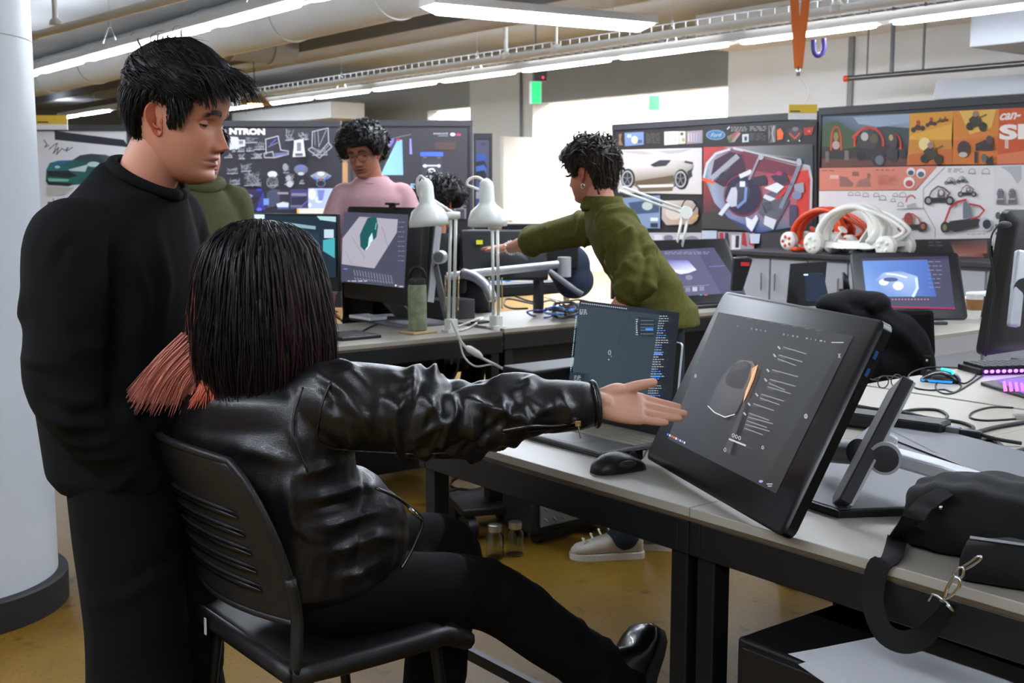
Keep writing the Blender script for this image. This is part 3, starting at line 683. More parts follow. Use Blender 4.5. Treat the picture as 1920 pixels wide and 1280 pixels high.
o = tag(MB().box2((8.6, 4.3, 2.5), (9.4, 5.2, 2.95)).build('vent_box', 'cabinet_grey', bev=.01), 'grey square vent box at the upper right edge', 'vent'); o.rotation_euler.z = GA
# warm pendant lamp
t = thing('dome_pendant', 'small dome pendant lamp glowing warm orange behind the face of the man', 'lamp', at(478, 196, 14.0))
MB().lathe([(.04, .13), (.1, .1), (.2, .0), (.19, 0), (.09, .09), (.03, .11)], 24).build('shade', 'brass', t, smooth='auto')
MB().ell((0, 0, .02), (.09, .09, .05)).build('bulb', 'warm_bulb', t, smooth=True); MB().tube([(0, 0, .12), (0, 0, CEIL - t.location.z)], .006, 6).build('cord', 'cable_black', t)
# exit signs
def exit_sign(label, px, py, Y, w, h, led, yaw):
    c = at(px, py, Y); t = thing('exit_sign', label, 'sign', c, yaw, 'green signs')
    B((-w / 2, -.03, -h / 2), (w / 2, .03, h / 2)).build('housing', 'light_grey', t, bev=.006)
    B((-w / 2 + .012, -.034, -h / 2 + .012), (w / 2 - .012, -.029, h / 2 - .012)).build('face', 'exit_glow' if led else 'exit_green', t)
    if led:
        B((-.02, -.03, h / 2), (w / 2 + .06, .05, h / 2 + .13)).build('bracket', 'dark_grey', t); MB().ell((w / 2 + .01, -.04, h / 2 + .04), (.012, .012, .012)).build('indicator', 'red_glow', t, smooth=True)
    MB().tube([(0, 0, h / 2), (0, 0, CEIL - c[2])], .012, 8).build('stem', 'mid_grey', t)
exit_sign('green lit sign box with a red indicator beside the pier', 1004, 174, 13.8, .137, .263, True, .25)
exit_sign('pale green sign hanging in the bright white room', 1226, 193, 16.4, .17, .22, False, .1)
# bits in the bright room
t = thing('work_table', 'white work table with clutter in the bright room behind the green-shirted man', 'table', G(11.2, 12.0, 0), GA)
B((-.4, -1.2, .86), (.4, 1.2, .9)).build('top', 'paper', t)
for x in (-.35, .35):
    for y in (-1.1, 1.1): B((x - .03, y - .03, 0), (x + .03, y + .03, .86)).build('leg', 'light_grey', t)
for i in range(3):
    R = random.Random(i); c = G(10.5 + .5 * i, 11.75 + R.uniform(0, .3), .9)
    tag(MB().lathe([(.05, 0), (.11, .04), (.12, .07), (.1, .08), (.02, .1 + .05 * R.random())], 14, c).build('clay_model', ('paper', 'cloth_pink', 'white_plastic')[i % 3], smooth='auto'), ('white lump model on the table in the bright room', 'pink lump model on the table in the bright room', 'cream lump model on the table in the bright room')[i], 'model', 'pale models in the bright room')
for i, (z, u) in enumerate(((1.5, 10.9), (1.35, 11.8), (1.62, 12.3))):
    o = tag(MB().box2((14.15, u, z - .5), (14.19, u + .7, z)).build('wall_panel', 'cloth_pink', bev=.004), 'pale pink panel on the far wall, %s' % ('rightmost', 'middle', 'leftmost')[i], 'panel', 'pink wall panels'); o.rotation_euler.z = GA
gbox('bulkhead', 12.2, 12.5, 8.6, 15, 2.75, 2.95, 'wall_grey')
# orange strap with hook and the yellow card
q = at(1497, 128, 7.9); t = thing('lifting_strap', 'orange lifting strap hanging in a V from the ceiling', 'strap', q)
for px in (1489, 1512):
    e = at(px, -10, 7.9) - q; e2 = e * ((CEIL - q[2]) / e[2]) if e[2] * 1.0 < CEIL - q[2] else e
    MB().tube([(0, 0, 0), e2], .028, 4, flat=.12, up=(0, 1, 0)).build('strap', 'strap_orange', t)
MB().tube([(0, 0, .01), (0, 0, -.05)], .012, 8).build('clip', 'steel', t, smooth=True)
w = at(1516, 176, 7.9) - q; w2 = at(1506, 198, 7.9) - q; MB().tube([(0, 0, -.05), w * .6, w, w2], .005, 6, smooth=12).build('hook_wire', 'cable_white', t, smooth=True)
def card(label, px0, py0, px1, py1, Y, ysplit, parent=None):
    a, b = at(px0, py1, Y), at(px1, py0, Y); t = thing('hanging_card', label, 'card', ((a[0] + b[0]) / 2, Y, a[2]), 0, 'yellow and white cards')
    W, Hh = b[0] - a[0], b[2] - a[2]; s = ysplit
    B((-W / 2, -.004, 0), (W / 2, .004, Hh)).build('card', 'paper', t); B((-W / 2, -.0055, Hh * (1 - s)), (W / 2, -.004, Hh)).build('yellow_band', 'card_yellow', t)
    B((-W * .45, -.0065, Hh * (1 - s * .85)), (-W * .1, -.0055, Hh * (1 - s * .7))).build('small_print', 'dark_grey', t)
    return t
card('yellow and white card on top of the black board under the orange strap', 1478, 196, 1532, 224, 7.75, .58)
card('yellow and white card above the white poster at the left', 68, 216, 126, 243, 9.85, .62)
o = tag(MB().tube([at(1525, 75, 9.5), at(1526, 95, 9.5), at(1532, 104, 9.5), at(1541, 100, 9.5), at(1545, 88, 9.5), at(1544, 72, 9.5)], .02, 8, smooth=24).build('cable_loop', 'cable_purple', smooth=True), 'purple cable loop hanging below the light run', 'cable')

# ------------------------------------------------------------------ presentation boards
def board(label, O, ex, W, top, bottom, thick=.05, m='black_plastic'):
    """O = point on the front plane (left end), ex = unit direction to the right"""
    t = thing('display_board', label, 'board', (O[0], O[1], 0), math.atan2(ex[1], ex[0]), 'presentation boards')
    B((0, 0, bottom), (W, thick, top)).build('panel', m, t)
    B((-.012, -.012, top - .02), (W + .012, thick + .012, top + .03)).build('top_rail', 'dark_grey', t)
    for x in (-.012, W - .012): B((x, -.008, bottom), (x + .024, thick + .008, top)).build('side_rail', 'dark_grey', t)
    for x in (.15, W - .15): B((x - .03, -.25, 0), (x + .03, .3, .06)).build('foot', 'dark_grey', t, bev=.01); B((x - .025, .0, .06), (x + .025, thick, bottom)).build('upright', 'dark_grey', t)
    return t
def poster(name, label, A, parent=None):
    t = thing(name, label, 'poster', (0, 0, 0), 0, 'printed posters')
    A.done('print', t); return t
# right boards, plane v = 7.0
VB = 7.0
def onv(px, v=VB):
    k = (px - 960) / FPX; y = v / (GV[0] * k + GV[1] * 1.0); return np.array((k * y * 1.0, y, 0))
# (small correction because depth along the lens axis differs from y is included by Art.q)
ex_r = -GU
def on_plane(px, py, v): r = ray(px, py); tt = v / np.dot(r, GV); return np.array((0, 0, CAMH)) + r * tt
l1, m1, r1 = on_plane(1150, 300, VB), on_plane(1536, 300, VB), on_plane(2080, 300, VB)
topz = on_plane(1150, 240, VB)[2]
board('black presentation board with the silver concept car and the red cockpit cutaway', l1, ex_r, np.linalg.norm((m1 - l1)[:2]) - .03, topz, .45)
board('presentation board with orange kart posters at the right edge', m1, ex_r, np.linalg.norm((r1 - m1)[:2]), topz + .02, .45)
Ob = np.array((l1[0], l1[1], 1.)) - GV * .002
A = Art(Ob, ex_r, (0, 0, 1))
BK = (40, 37, 36)
A.poly([(1152, 247), (1321, 236), (1320, 470), (1152, 470)], BK)
A.poly([(1160, 252), (1166, 250), (1164, 262), (1168, 272), (1158, 273), (1161, 262)], (140, 104, 80))
A.poly([(1171, 249), (1207, 247), (1207, 271), (1172, 274)], (110, 130, 168)); A.el(1190, 262, 6, 7, (214, 204, 150)); A.rect(1176, 252, 1184, 258, (170, 190, 220)); A.rect(1196, 262, 1204, 268, (70, 80, 110))
A.scrib(1212, 250, 1238, 268, 8, 1.2, (86, 80, 76), 1)
A.poly([(1246, 247), (1273, 246), (1273, 270), (1246, 272)], (206, 204, 200)); A.rect(1250, 257, 1268, 264, (160, 150, 140)); A.rect(1252, 259, 1266, 262, (206, 204, 190))
A.poly([(1274, 246), (1286, 246), (1286, 269), (1274, 270)], (190, 186, 170)); A.el(1279, 251, 3, 3, (60, 66, 50)); A.el(1282, 262, 3, 4, (150, 140, 90))
A.poly([(1288, 246), (1318, 244), (1318, 268), (1288, 270)], (140, 126, 126)); [A.rect(1291 + 5 * k, 249, 1293 + 5 * k, 266, (196 - 14 * k, 176 - 8 * k, 178)) for k in range(5)]
# silver car picture
A.poly([(1152, 281), (1317, 277), (1317, 364), (1160, 361)], None, [(206, 196, 192), (190, 184, 182), (200, 192, 190), (176, 166, 160)])
A.poly([(1160, 284), (1200, 282), (1232, 288), (1205, 290)], (176, 162, 160)); A.poly([(1232, 283), (1300, 279), (1280, 286), (1255, 289)], (170, 158, 156))
A.poly([(1163, 350), (1317, 342), (1317, 364), (1160, 361)], (196, 188, 184))
A.poly([(1165, 330), (1172, 318), (1186, 310), (1222, 309), (1240, 299), (1262, 298), (1286, 300), (1300, 305), (1302, 313), (1292, 322), (1290, 340), (1262, 352), (1200, 354), (1186, 346), (1176, 344)], None,
       [(120, 106, 92), (196, 188, 180), (214, 208, 204), (200, 192, 184), (180, 172, 166), (190, 184, 182), (206, 200, 198), (170, 162, 158), (120, 112, 108), (150, 140, 130), (90, 78, 66), (84, 72, 60), (92, 80, 66), (120, 104, 84), (110, 96, 80)])
A.poly([(1190, 340), (1264, 328), (1266, 340), (1230, 348), (1196, 350)], (92, 76, 56)); A.poly([(1196, 347), (1264, 345), (1264, 352), (1204, 354)], (216, 208, 200)); A.poly([(1196, 352), (1264, 350), (1262, 358), (1200, 360)], (104, 90, 70))
A.poly([(1220, 309), (1238, 300), (1260, 300), (1250, 311), (1228, 313)], (52, 52, 58)); A.poly([(1286, 301), (1301, 304), (1300, 308), (1284, 305)], (60, 54, 52))
A.poly([(1290, 321), (1301, 315), (1298, 322), (1300, 330), (1291, 336)], (58, 52, 48))
for cx, cy, r in ((1179, 335, 1), (1279, 336, 1)):
    A.el(cx, cy, 13, 19, (34, 30, 30)); A.el(cx - 1, cy, 10.5, 15.5, (176, 172, 170)); A.el(cx - 1, cy, 8.5, 12.5, (30, 30, 34))
    for k in range(5):
        a = math.radians(72 * k - 90); A.line([(cx - 1, cy), (cx - 1 + 8.5 * math.cos(a), cy + 13 * math.sin(a))], 1.6, (120, 118, 120))
A.poly([(1152, 372), (1240, 366), (1240, 428), (1152, 428)], (120, 136, 164)); A.poly([(1180, 380), (1238, 372), (1238, 398), (1190, 402)], (60, 74, 100)); A.el(1216, 386, 10, 8, (170, 180, 170)); A.rect(1222, 408, 1236, 414, (210, 214, 224)); A.rect(1222, 418, 1236, 426, (40, 46, 60))
A.poly([(1244, 380), (1250, 376), (1300, 375), (1312, 392), (1310, 412), (1300, 420), (1252, 422), (1243, 410)], None, [(186, 170, 162), (190, 176, 166), (176, 160, 152), (150, 130, 120), (160, 132, 96), (170, 140, 100), (180, 160, 150), (170, 156, 150)])
A.el(1266, 398, 16, 14, (196, 182, 172)); A.line([(1300, 410), (1311, 404)], 4, (190, 150, 90))
A.poly([(1152, 436), (1318, 436), (1318, 470), (1152, 470)], (176, 170, 176)); A.el(1256, 446, 9, 6, (110, 108, 120)); A.el(1300, 448, 12, 6, (120, 118, 130)); A.el(1280, 444, 6, 4, (214, 210, 206)); A.rect(1230, 440, 1244, 450, (200, 196, 206))
# cockpit cutaway
A.poly([(1321, 236), (1534, 225), (1534, 478), (1320, 478)], BK)
A.el(1345, 253, 18, 9.5, (120, 150, 170)); A.el(1345, 253, 16.5, 8.2, (64, 106, 140)); A.text('Ford', 1336, 257, 1356, 256, 7, (176, 196, 206), shear=.35)
A.poly([(1366, 256), (1386, 246), (1392, 250), (1380, 266), (1370, 268)], None, [(90, 120, 90), (180, 60, 70), (170, 150, 150), (150, 160, 150), (70, 90, 70)]); A.line([(1367, 242), (1371, 238)], 2, (210, 210, 210)); A.scrib(1374, 238, 1404, 246, 5, 1.6, (150, 146, 146), 3)
A.poly([(1395, 252), (1407, 251), (1407, 266), (1395, 267)], (196, 200, 206)); A.rect(1399, 256, 1404, 264, (60, 64, 74)); A.scrib(1409, 237, 1440, 246, 9, 1.6, (150, 146, 150), 5); A.scrib(1409, 250, 1440, 264, 10, 1, (96, 92, 96), 6)
A.poly([(1444, 236), (1458, 235), (1458, 266), (1444, 268)], (120, 112, 112)); A.line([(1447, 238), (1450, 252), (1446, 266)], 3, (60, 56, 60)); A.line([(1455, 236), (1451, 250), (1455, 266)], 2, (180, 174, 176))
A.poly([(1460, 244), (1467, 240), (1473, 250), (1471, 261), (1461, 263)], (226, 104, 40))
A.poly([(1480, 244), (1500, 238), (1510, 246), (1504, 262), (1488, 264)], (70, 60, 62)); A.line([(1484, 250), (1494, 260), (1503, 250)], 2.4, (226, 92, 50)); A.el(1482, 264, 1.6, 1.6, (220, 216, 210)); A.el(1503, 264, 1.6, 1.6, (220, 216, 210)); A.el(1495, 242, 6, 4, (120, 114, 118))
A.poly([(1510, 240), (1530, 238), (1526, 252), (1512, 254)], (170, 46, 36)); A.el(1521, 246, 3, 2, (230, 120, 90))
A.poly([(1323, 276), (1528, 270), (1528, 420), (1430, 436), (1323, 425)], None, [(180, 60, 60), (70, 72, 76), (50, 46, 60), (60, 80, 130), (58, 54, 56)])
A.poly([(1360, 276), (1525, 271), (1526, 300), (1420, 290)], None, [(150, 150, 150), (70, 74, 72), (60, 64, 66), (200, 198, 196)])
A.poly([(1324, 330), (1332, 300), (1350, 284), (1382, 277), (1398, 284), (1500, 304), (1522, 312), (1527, 340), (1526, 412), (1500, 424), (1430, 434), (1370, 408), (1344, 380)], None,
       [(90, 120, 120), (150, 150, 156), (170, 172, 176), (110, 60, 70), (120, 50, 60), (120, 70, 90), (190, 186, 190), (214, 70, 60), (206, 70, 66), (120, 116, 128), (60, 84, 136), (120, 130, 160), (150, 156, 176)])
A.line([(1324, 332), (1330, 306), (1346, 288), (1372, 280)], 4, (186, 196, 200)); A.line([(1380, 278), (1430, 290), (1500, 306)], 4.5, (186, 188, 190)); A.line([(1398, 284), (1504, 310)], 2, (80, 60, 66)); A.line([(1504, 308), (1521, 312), (1526, 336), (1524, 408), (1506, 416)], 4, (190, 190, 194))
A.poly([(1394, 286), (1500, 312), (1490, 330), (1430, 322), (1404, 316)], (116, 50, 66)); A.poly([(1500, 322), (1520, 318), (1518, 396), (1504, 408), (1498, 380)], (214, 62, 54)); A.line([(1323, 336), (1342, 342)], 6, (230, 86, 52))
A.poly([(1336, 336), (1344, 300), (1374, 284), (1396, 290), (1404, 322), (1392, 348), (1360, 350)], (62, 40, 58))
A.line([(1340, 334), (1386, 294)], 10, (152, 150, 158)); A.line([(1344, 338), (1372, 314)], 3, (94, 92, 102)); A.el(1362, 328, 10, 6, (54, 50, 62), rot=-30)
A.el(1398, 368, 34, 38, (50, 44, 66)); A.ring(1398, 366, 36, 38, 1.5, (150, 60, 70)); A.poly([(1366, 374), (1386, 346), (1402, 340), (1412, 356), (1404, 380), (1386, 388)], (70, 66, 84))
A.poly([(1366, 376), (1376, 352), (1388, 350), (1386, 386), (1376, 388)], (188, 190, 198)); A.poly([(1384, 346), (1396, 338), (1408, 344), (1400, 362), (1388, 362)], (70, 74, 92)); A.rect(1392, 340, 1402, 350, (220, 220, 226)); A.line([(1404, 352), (1402, 376), (1388, 388)], 5, (120, 144, 190)); A.line([(1394, 330), (1412, 322)], 8, (214, 216, 222)); A.line([(1356, 402), (1370, 384)], 8, (206, 208, 214))
A.line([(1410, 336), (1428, 296)], 4, (150, 148, 158)); A.el(1432, 294, 5, 6, (170, 172, 180)); A.poly([(1416, 332), (1440, 328), (1444, 346), (1420, 348)], (58, 48, 66)); A.poly([(1450, 330), (1476, 322), (1486, 342), (1466, 350)], (64, 54, 72)); A.el(1466, 325, 6, 4, (190, 60, 110))
A.poly([(1426, 398), (1438, 366), (1456, 356), (1486, 376), (1474, 398), (1460, 422), (1440, 410)], (96, 94, 106)); A.poly([(1438, 352), (1462, 342), (1476, 350), (1462, 362)], (226, 228, 232)); A.poly([(1440, 364), (1460, 372), (1450, 378), (1436, 370)], (214, 216, 222)); A.poly([(1434, 382), (1450, 376), (1458, 392), (1440, 400)], (56, 56, 64))
for k in range(5): A.line([(1436 + 2 * k, 384 + 3 * k), (1450 + 2 * k, 378 + 3 * k)], .8, (130, 130, 140))
A.line([(1462, 372), (1480, 354)], 6, (200, 60, 54)); A.line([(1470, 388), (1490, 346), (1506, 306)], 7, (132, 134, 150)); A.el(1504, 304, 5, 7, (176, 178, 186)); A.poly([(1494, 346), (1512, 342), (1514, 360), (1498, 364)], (150, 156, 168)); A.el(1500, 366, 9, 8, (128, 134, 170)); A.poly([(1404, 406), (1416, 412), (1424, 402), (1428, 410), (1416, 434), (1406, 424)], (222, 224, 230)); A.poly([(1440, 404), (1462, 412), (1456, 430), (1438, 420)], (210, 212, 218)); A.rect(1486, 384, 1500, 424, (76, 70, 92))
A.poly([(1322, 400), (1344, 396), (1408, 432), (1322, 428)], (64, 60, 58)); A.poly([(1322, 432), (1350, 432), (1350, 452), (1322, 452)], (176, 184, 196)); A.poly([(1352, 434), (1420, 436), (1420, 478), (1352, 470)], (150, 140, 146))
for x in (1356, 1366, 1398, 1412): A.poly([(x, 436), (x + 6, 436), (x + 9, 462), (x - 1, 458)], (168, 44, 54) if x != 1366 else (50, 48, 56))
A.poly([(1378, 440), (1396, 440), (1394, 474), (1378, 474)], (206, 204, 208)); A.poly([(1386, 441), (1393, 441), (1392, 464), (1385, 464)], (46, 44, 48)); A.poly([(1412, 438), (1432, 438), (1430, 456), (1414, 456)], (190, 200, 214)); A.rect(1434, 436, 1532, 478, (58, 56, 60))
poster('board_print', 'printed sheet with a silver concept car, a blue oval emblem and a red cockpit cutaway', A)
# orange kart posters
Ob2 = np.array((m1[0], m1[1], 1.)) - GV * .002
A = Art(Ob2, ex_r, (0, 0, 1))
A.poly([(1541, 219), (1707, 213), (1702, 310), (1541, 314)], None, [(70, 92, 110), (150, 168, 186), (110, 62, 48), (88, 60, 48)])
A.poly([(1541, 232), (1570, 226), (1600, 246), (1620, 262), (1600, 290), (1541, 290)], (62, 84, 50)); A.poly([(1606, 262), (1650, 236), (1706, 240), (1704, 280), (1610, 280)], (54, 68, 70)); A.poly([(1600, 220), (1705, 214), (1705, 230), (1650, 238), (1610, 232)], (152, 170, 190)); A.poly([(1541, 290), (1704, 284), (1702, 310), (1541, 314)], (104, 66, 52)); A.poly([(1541, 274), (1580, 280), (1640, 272), (1704, 270), (1704, 292), (1541, 298)], (60, 46, 42))
def minikart(A, x, y, s, c=(220, 70, 40), flip=1, dark=(44, 40, 44)):
    f = flip
    A.poly([(x - 22 * s * f, y), (x - 18 * s * f, y - 6 * s), (x + 20 * s * f, y - 5 * s), (x + 24 * s * f, y), (x + 10 * s * f, y + 3 * s), (x - 12 * s * f, y + 3 * s)], dark)
    A.poly([(x - 4 * s * f, y - 5 * s), (x - 2 * s * f, y - 20 * s), (x + 8 * s * f, y - 22 * s), (x + 12 * s * f, y - 6 * s)], (96, 92, 96))
    A.line([(x - 20 * s * f, y - 4 * s), (x - 14 * s * f, y - 18 * s), (x - 2 * s * f, y - 27 * s), (x + 8 * s * f, y - 24 * s), (x + 20 * s * f, y - 14 * s), (x + 14 * s * f, y - 6 * s)], 2.4 * s, c)
    A.el(x + 4 * s * f, y - 15 * s, 4 * s, 5 * s, (206, 200, 196))
    for dx in (-20, 20): A.el(x + dx * s * f, y, 8 * s, 8.5 * s, (40, 38, 40)); A.el(x + dx * s * f, y, 4.5 * s, 5 * s, (150, 148, 150))
A.ring(1568, 262, 9, 24, 3, (222, 84, 44), a0=180, a1=360); A.line([(1559, 262), (1558, 290)], 3, (222, 84, 44)); A.line([(1577, 262), (1578, 288)], 3, (222, 84, 44)); A.el(1568, 256, 5, 8, (150, 130, 80)); A.el(1568, 272, 7, 8, (190, 160, 150)); A.rect(1556, 282, 1582, 298, (54, 46, 48)); A.rect(1548, 284, 1555, 304, (110, 100, 96)); A.rect(1584, 282, 1592, 300, (120, 110, 106))
A.poly([(1602, 286), (1610, 272), (1650, 278), (1652, 300), (1612, 300)], (54, 48, 48)); A.poly([(1612, 250), (1634, 240), (1650, 262), (1640, 280), (1612, 276)], (70, 62, 64)); A.ring(1630, 268, 27, 29, 4, (226, 76, 50), a0=170, a1=370); A.line([(1603, 262), (1600, 256), (1612, 246)], 3, (226, 76, 50)); A.el(1622, 256, 7, 8, (186, 180, 176)); A.el(1640, 260, 8, 9, (96, 86, 60)); A.el(1648, 298, 13, 14, (52, 54, 60)); A.el(1650, 300, 8, 9, (108, 110, 118)); A.el(1616, 292, 9, 9, (40, 38, 40))
A.ring(1680, 272, 10, 20, 3.4, (222, 80, 50), a0=190, a1=380); A.el(1676, 266, 8, 14, (74, 64, 66)); A.el(1674, 290, 11, 14, (60, 56, 58)); A.el(1694, 288, 7, 10, (50, 48, 52)); A.el(1672, 258, 4, 6, (186, 150, 110))
A.poly([(1707, 213), (1789, 208), (1786, 262), (1706, 262)], (216, 150, 46)); A.poly([(1789, 208), (1876, 204), (1872, 308), (1788, 308)], (214, 130, 44)); A.poly([(1706, 262), (1786, 260), (1788, 308), (1702, 310)], (206, 134, 46))
A.poly([(1708, 254), (1786, 232), (1786, 262), (1706, 262)], (226, 168, 60)); A.poly([(1800, 208), (1870, 205), (1860, 240), (1820, 252)], (230, 180, 80)); A.el(1735, 270, 11, 12, (240, 214, 150)); A.poly([(1706, 290), (1788, 278), (1788, 308), (1702, 310)], (196, 104, 44)); A.poly([(1790, 262), (1872, 256), (1872, 308), (1790, 308)], (210, 116, 44))
for x, y, s in ((1722, 238, .8), (1747, 230, .65), (1764, 226, .35), (1774, 224, .35)):
    A.poly([(x - 12 * s, y + 6 * s), (x, y - 8 * s), (x + 8 * s, y - 2 * s), (x + 16 * s, y + 2 * s), (x + 4 * s, y + 8 * s)], (70, 44, 28)); A.el(x + 2 * s, y - 10 * s, 5 * s, 6 * s, (170, 60, 40)); A.el(x - 9 * s, y + 7 * s, 6 * s, 6 * s, (60, 44, 24)); A.el(x + 12 * s, y + 3 * s, 6 * s, 6 * s, (60, 44, 24))
for x, y, s in ((1830, 228, 1.1), (1746, 288, 1.2)):
    A.poly([(x - 10 * s, y - 4 * s), (x + 2 * s, y - 14 * s), (x + 10 * s, y - 6 * s), (x + 14 * s, y + 8 * s), (x - 6 * s, y + 10 * s)], (60, 54, 34)); A.el(x + 1 * s, y - 13 * s, 4.5 * s, 5 * s, (150, 120, 110)); A.el(x - 8 * s, y + 8 * s, 6.5 * s, 7 * s, (44, 44, 30)); A.el(x + 14 * s, y + 9 * s, 7 * s, 8 * s, (48, 46, 28)); A.line([(x + 6 * s, y - 6 * s), (x + 20 * s, y - 12 * s)], 2 * s, (110, 84, 40))
A.el(1810, 279, 12, 15, (72, 48, 44)); A.el(1809, 290, 8, 5, (196, 190, 180)); A.poly([(1832, 270), (1850, 262), (1866, 266), (1866, 282), (1832, 282)], (64, 50, 48)); A.el(1858, 262, 6, 8, (90, 70, 66)); A.rect(1830, 284, 1836, 306, (56, 50, 52)); A.el(1848, 296, 5, 8, (90, 110, 96)); A.poly([(1852, 300), (1864, 292), (1866, 307), (1852, 307)], (50, 44, 44))
A.poly([(1877, 204), (2060, 196), (2060, 306), (1873, 308)], (206, 84, 34)); A.poly([(1873, 290), (1940, 280), (1960, 306), (1873, 308)], (220, 120, 80))
A.text('can-', 1878, 226, 1918, 223, 13, (240, 226, 214), shear=.4, bold=.03); A.text('SI', 1877, 263, 1926, 261, 29, (244, 232, 222), bold=.05); A.rect(1888, 263, 1894, 278, (236, 220, 206)); A.line([(1891, 265), (1891, 276)], 1.2, (206, 84, 34))
A.poly([(1540, 315), (1762, 311), (1720, 356), (1540, 357)], (214, 130, 108)); A.scrib(1545, 319, 1572, 322, 8, 1.6, (130, 76, 64), 2); A.scrib(1646, 318, 1680, 321, 10, 1.6, (130, 76, 64), 4); A.rect(1560, 328, 1576, 335, (226, 176, 164)); A.poly([(1578, 330), (1592, 332), (1604, 344), (1602, 350), (1578, 350)], (150, 104, 92)); A.poly([(1608, 350), (1614, 338), (1634, 332), (1637, 350)], (160, 112, 98)); A.rect(1602, 322, 1614, 330, (150, 100, 86)); A.rect(1630, 325, 1636, 334, (146, 98, 86)); A.scrib(1650, 328, 1690, 346, 26, .8, (196, 112, 92), 9)
for cx, cy, r, c in ((1712, 322, 8, (70, 86, 100)), (1731, 325, 9, (90, 98, 108)), (1709, 342, 10.5, (196, 80, 70))): A.el(cx, cy, r, r, (232, 226, 222)); A.el(cx, cy + 2, r * .7, r * .6, c)
A.poly([(1540, 358), (1722, 357), (1762, 312), (1872, 310), (1866, 460), (1540, 460)], (226, 221, 218)); A.poly([(1868, 310), (2060, 305), (2060, 520), (1866, 520)], (220, 216, 212)); A.poly([(1880, 312), (1920, 310), (1920, 336), (1912, 345), (1900, 326)], (182, 180, 182))
A.line([(1776, 314), (1736, 354), (1736, 390), (1758, 428), (1758, 446)], 1.4, (150, 140, 140)); A.line([(1700, 392), (1736, 390)], 1, (150, 140, 140)); A.scrib(1782, 316, 1812, 322, 12, 1.4, (140, 134, 134), 8)
for x, y, s in ((1600, 364, .22), (1613, 364, .22), (1628, 366, .26), (1648, 366, .24), (1660, 372, .3), (1684, 366, .22), (1698, 366, .3), (1680, 376, .2), (1694, 384, .26), (1828, 322, .3), (1854, 322, .34)):
    A.ring(x, y, 20 * s, 18 * s, 1, (140, 136, 138), a0=150, a1=400, n=10); A.line([(x - 22 * s, y + 10 * s), (x + 24 * s, y + 10 * s)], 1.2, (128, 124, 126))
A.ring(1714, 378, 9, 12, 2, (200, 70, 60), a0=180, a1=330, n=8); A.poly([(1706, 384), (1722, 380), (1724, 388), (1706, 390)], (176, 170, 172)); A.line([(1688, 392), (1738, 390)], 1.6, (150, 146, 148))
for x, y, s, c in ((1788, 343, .4, (150, 120, 80)), (1810, 340, .36, (120, 110, 90)), (1820, 364, .62, (120, 60, 50)), (1768, 376, 1.0, (110, 60, 60))): minikart(A, x, y, s, c)
for k in range(2):
    x = 1883 + 22 * k; A.poly([(x - 5, 366), (x - 3, 356), (x + 4, 356), (x + 6, 366), (x + 9, 382), (x - 8, 382)], (112, 110, 112)); A.ring(x, 366, 6, 12, 1.6, (90, 88, 92), a0=180, a1=360, n=8); A.rect(x - 6, 372, x + 6, 374, (200, 198, 196))
A.el(1879, 404, 5, 7, (90, 88, 90)); A.rect(1874, 420, 1884, 428, (96, 94, 96)); A.rect(1874, 434, 1882, 440, (110, 108, 108))
minikart(A, 1717, 426, .95, (196, 74, 50), -1); A.el(1712, 410, 9, 12, (150, 70, 60)); A.el(1701, 428, 7, 8, (190, 96, 60)); A.el(1739, 424, 8, 9, (60, 54, 58)); A.el(1739, 424, 4, 5, (176, 96, 70))
# large red kart drawing
A.poly([(1776, 428), (1790, 414), (1838, 408), (1858, 416), (1840, 424), (1800, 434)], (44, 40, 44)); A.poly([(1814, 410), (1814, 384), (1818, 374), (1828, 388), (1832, 408)], (112, 118, 126)); A.line([(1780, 416), (1790, 390), (1804, 378), (1820, 374)], 4, (190, 50, 50)); A.line([(1826, 382), (1846, 386), (1854, 394), (1844, 406), (1828, 410)], 3, (196, 54, 54)); A.el(1781, 426, 9, 11, (50, 46, 40)); A.el(1780, 426, 4, 6, (130, 120, 90)); A.el(1856, 420, 12, 13, (190, 190, 192)); A.el(1859, 420, 8, 9, (44, 44, 48)); A.line([(1776, 436), (1864, 432)], 1, (150, 148, 148)); A.scrib(1822, 438, 1856, 440, 9, 1.2, (160, 156, 156), 3)
# strip below
A.poly([(1540, 452), (1866, 446), (1862, 520), (1540, 524)], (52, 46, 48)); A.scrib(1750, 452, 1780, 460, 10, 3, (96, 88, 90), 5)
A.poly([(1790, 452), (1860, 448), (1860, 474), (1800, 478)], None, [(70, 52, 50), (90, 80, 82), (170, 96, 76), (176, 120, 106)])
A.poly([(1786, 500), (1800, 478), (1848, 472), (1858, 486), (1854, 520), (1786, 520)], None, [(190, 160, 154), (186, 140, 128), (150, 84, 66), (130, 64, 50), (80, 50, 44), (150, 110, 100)]); A.el(1834, 518, 20, 19, (46, 42, 44)); A.el(1834, 520, 13, 13, (74, 70, 72))
poster('board_print', 'orange and white printed sheets full of open kart drawings', A)

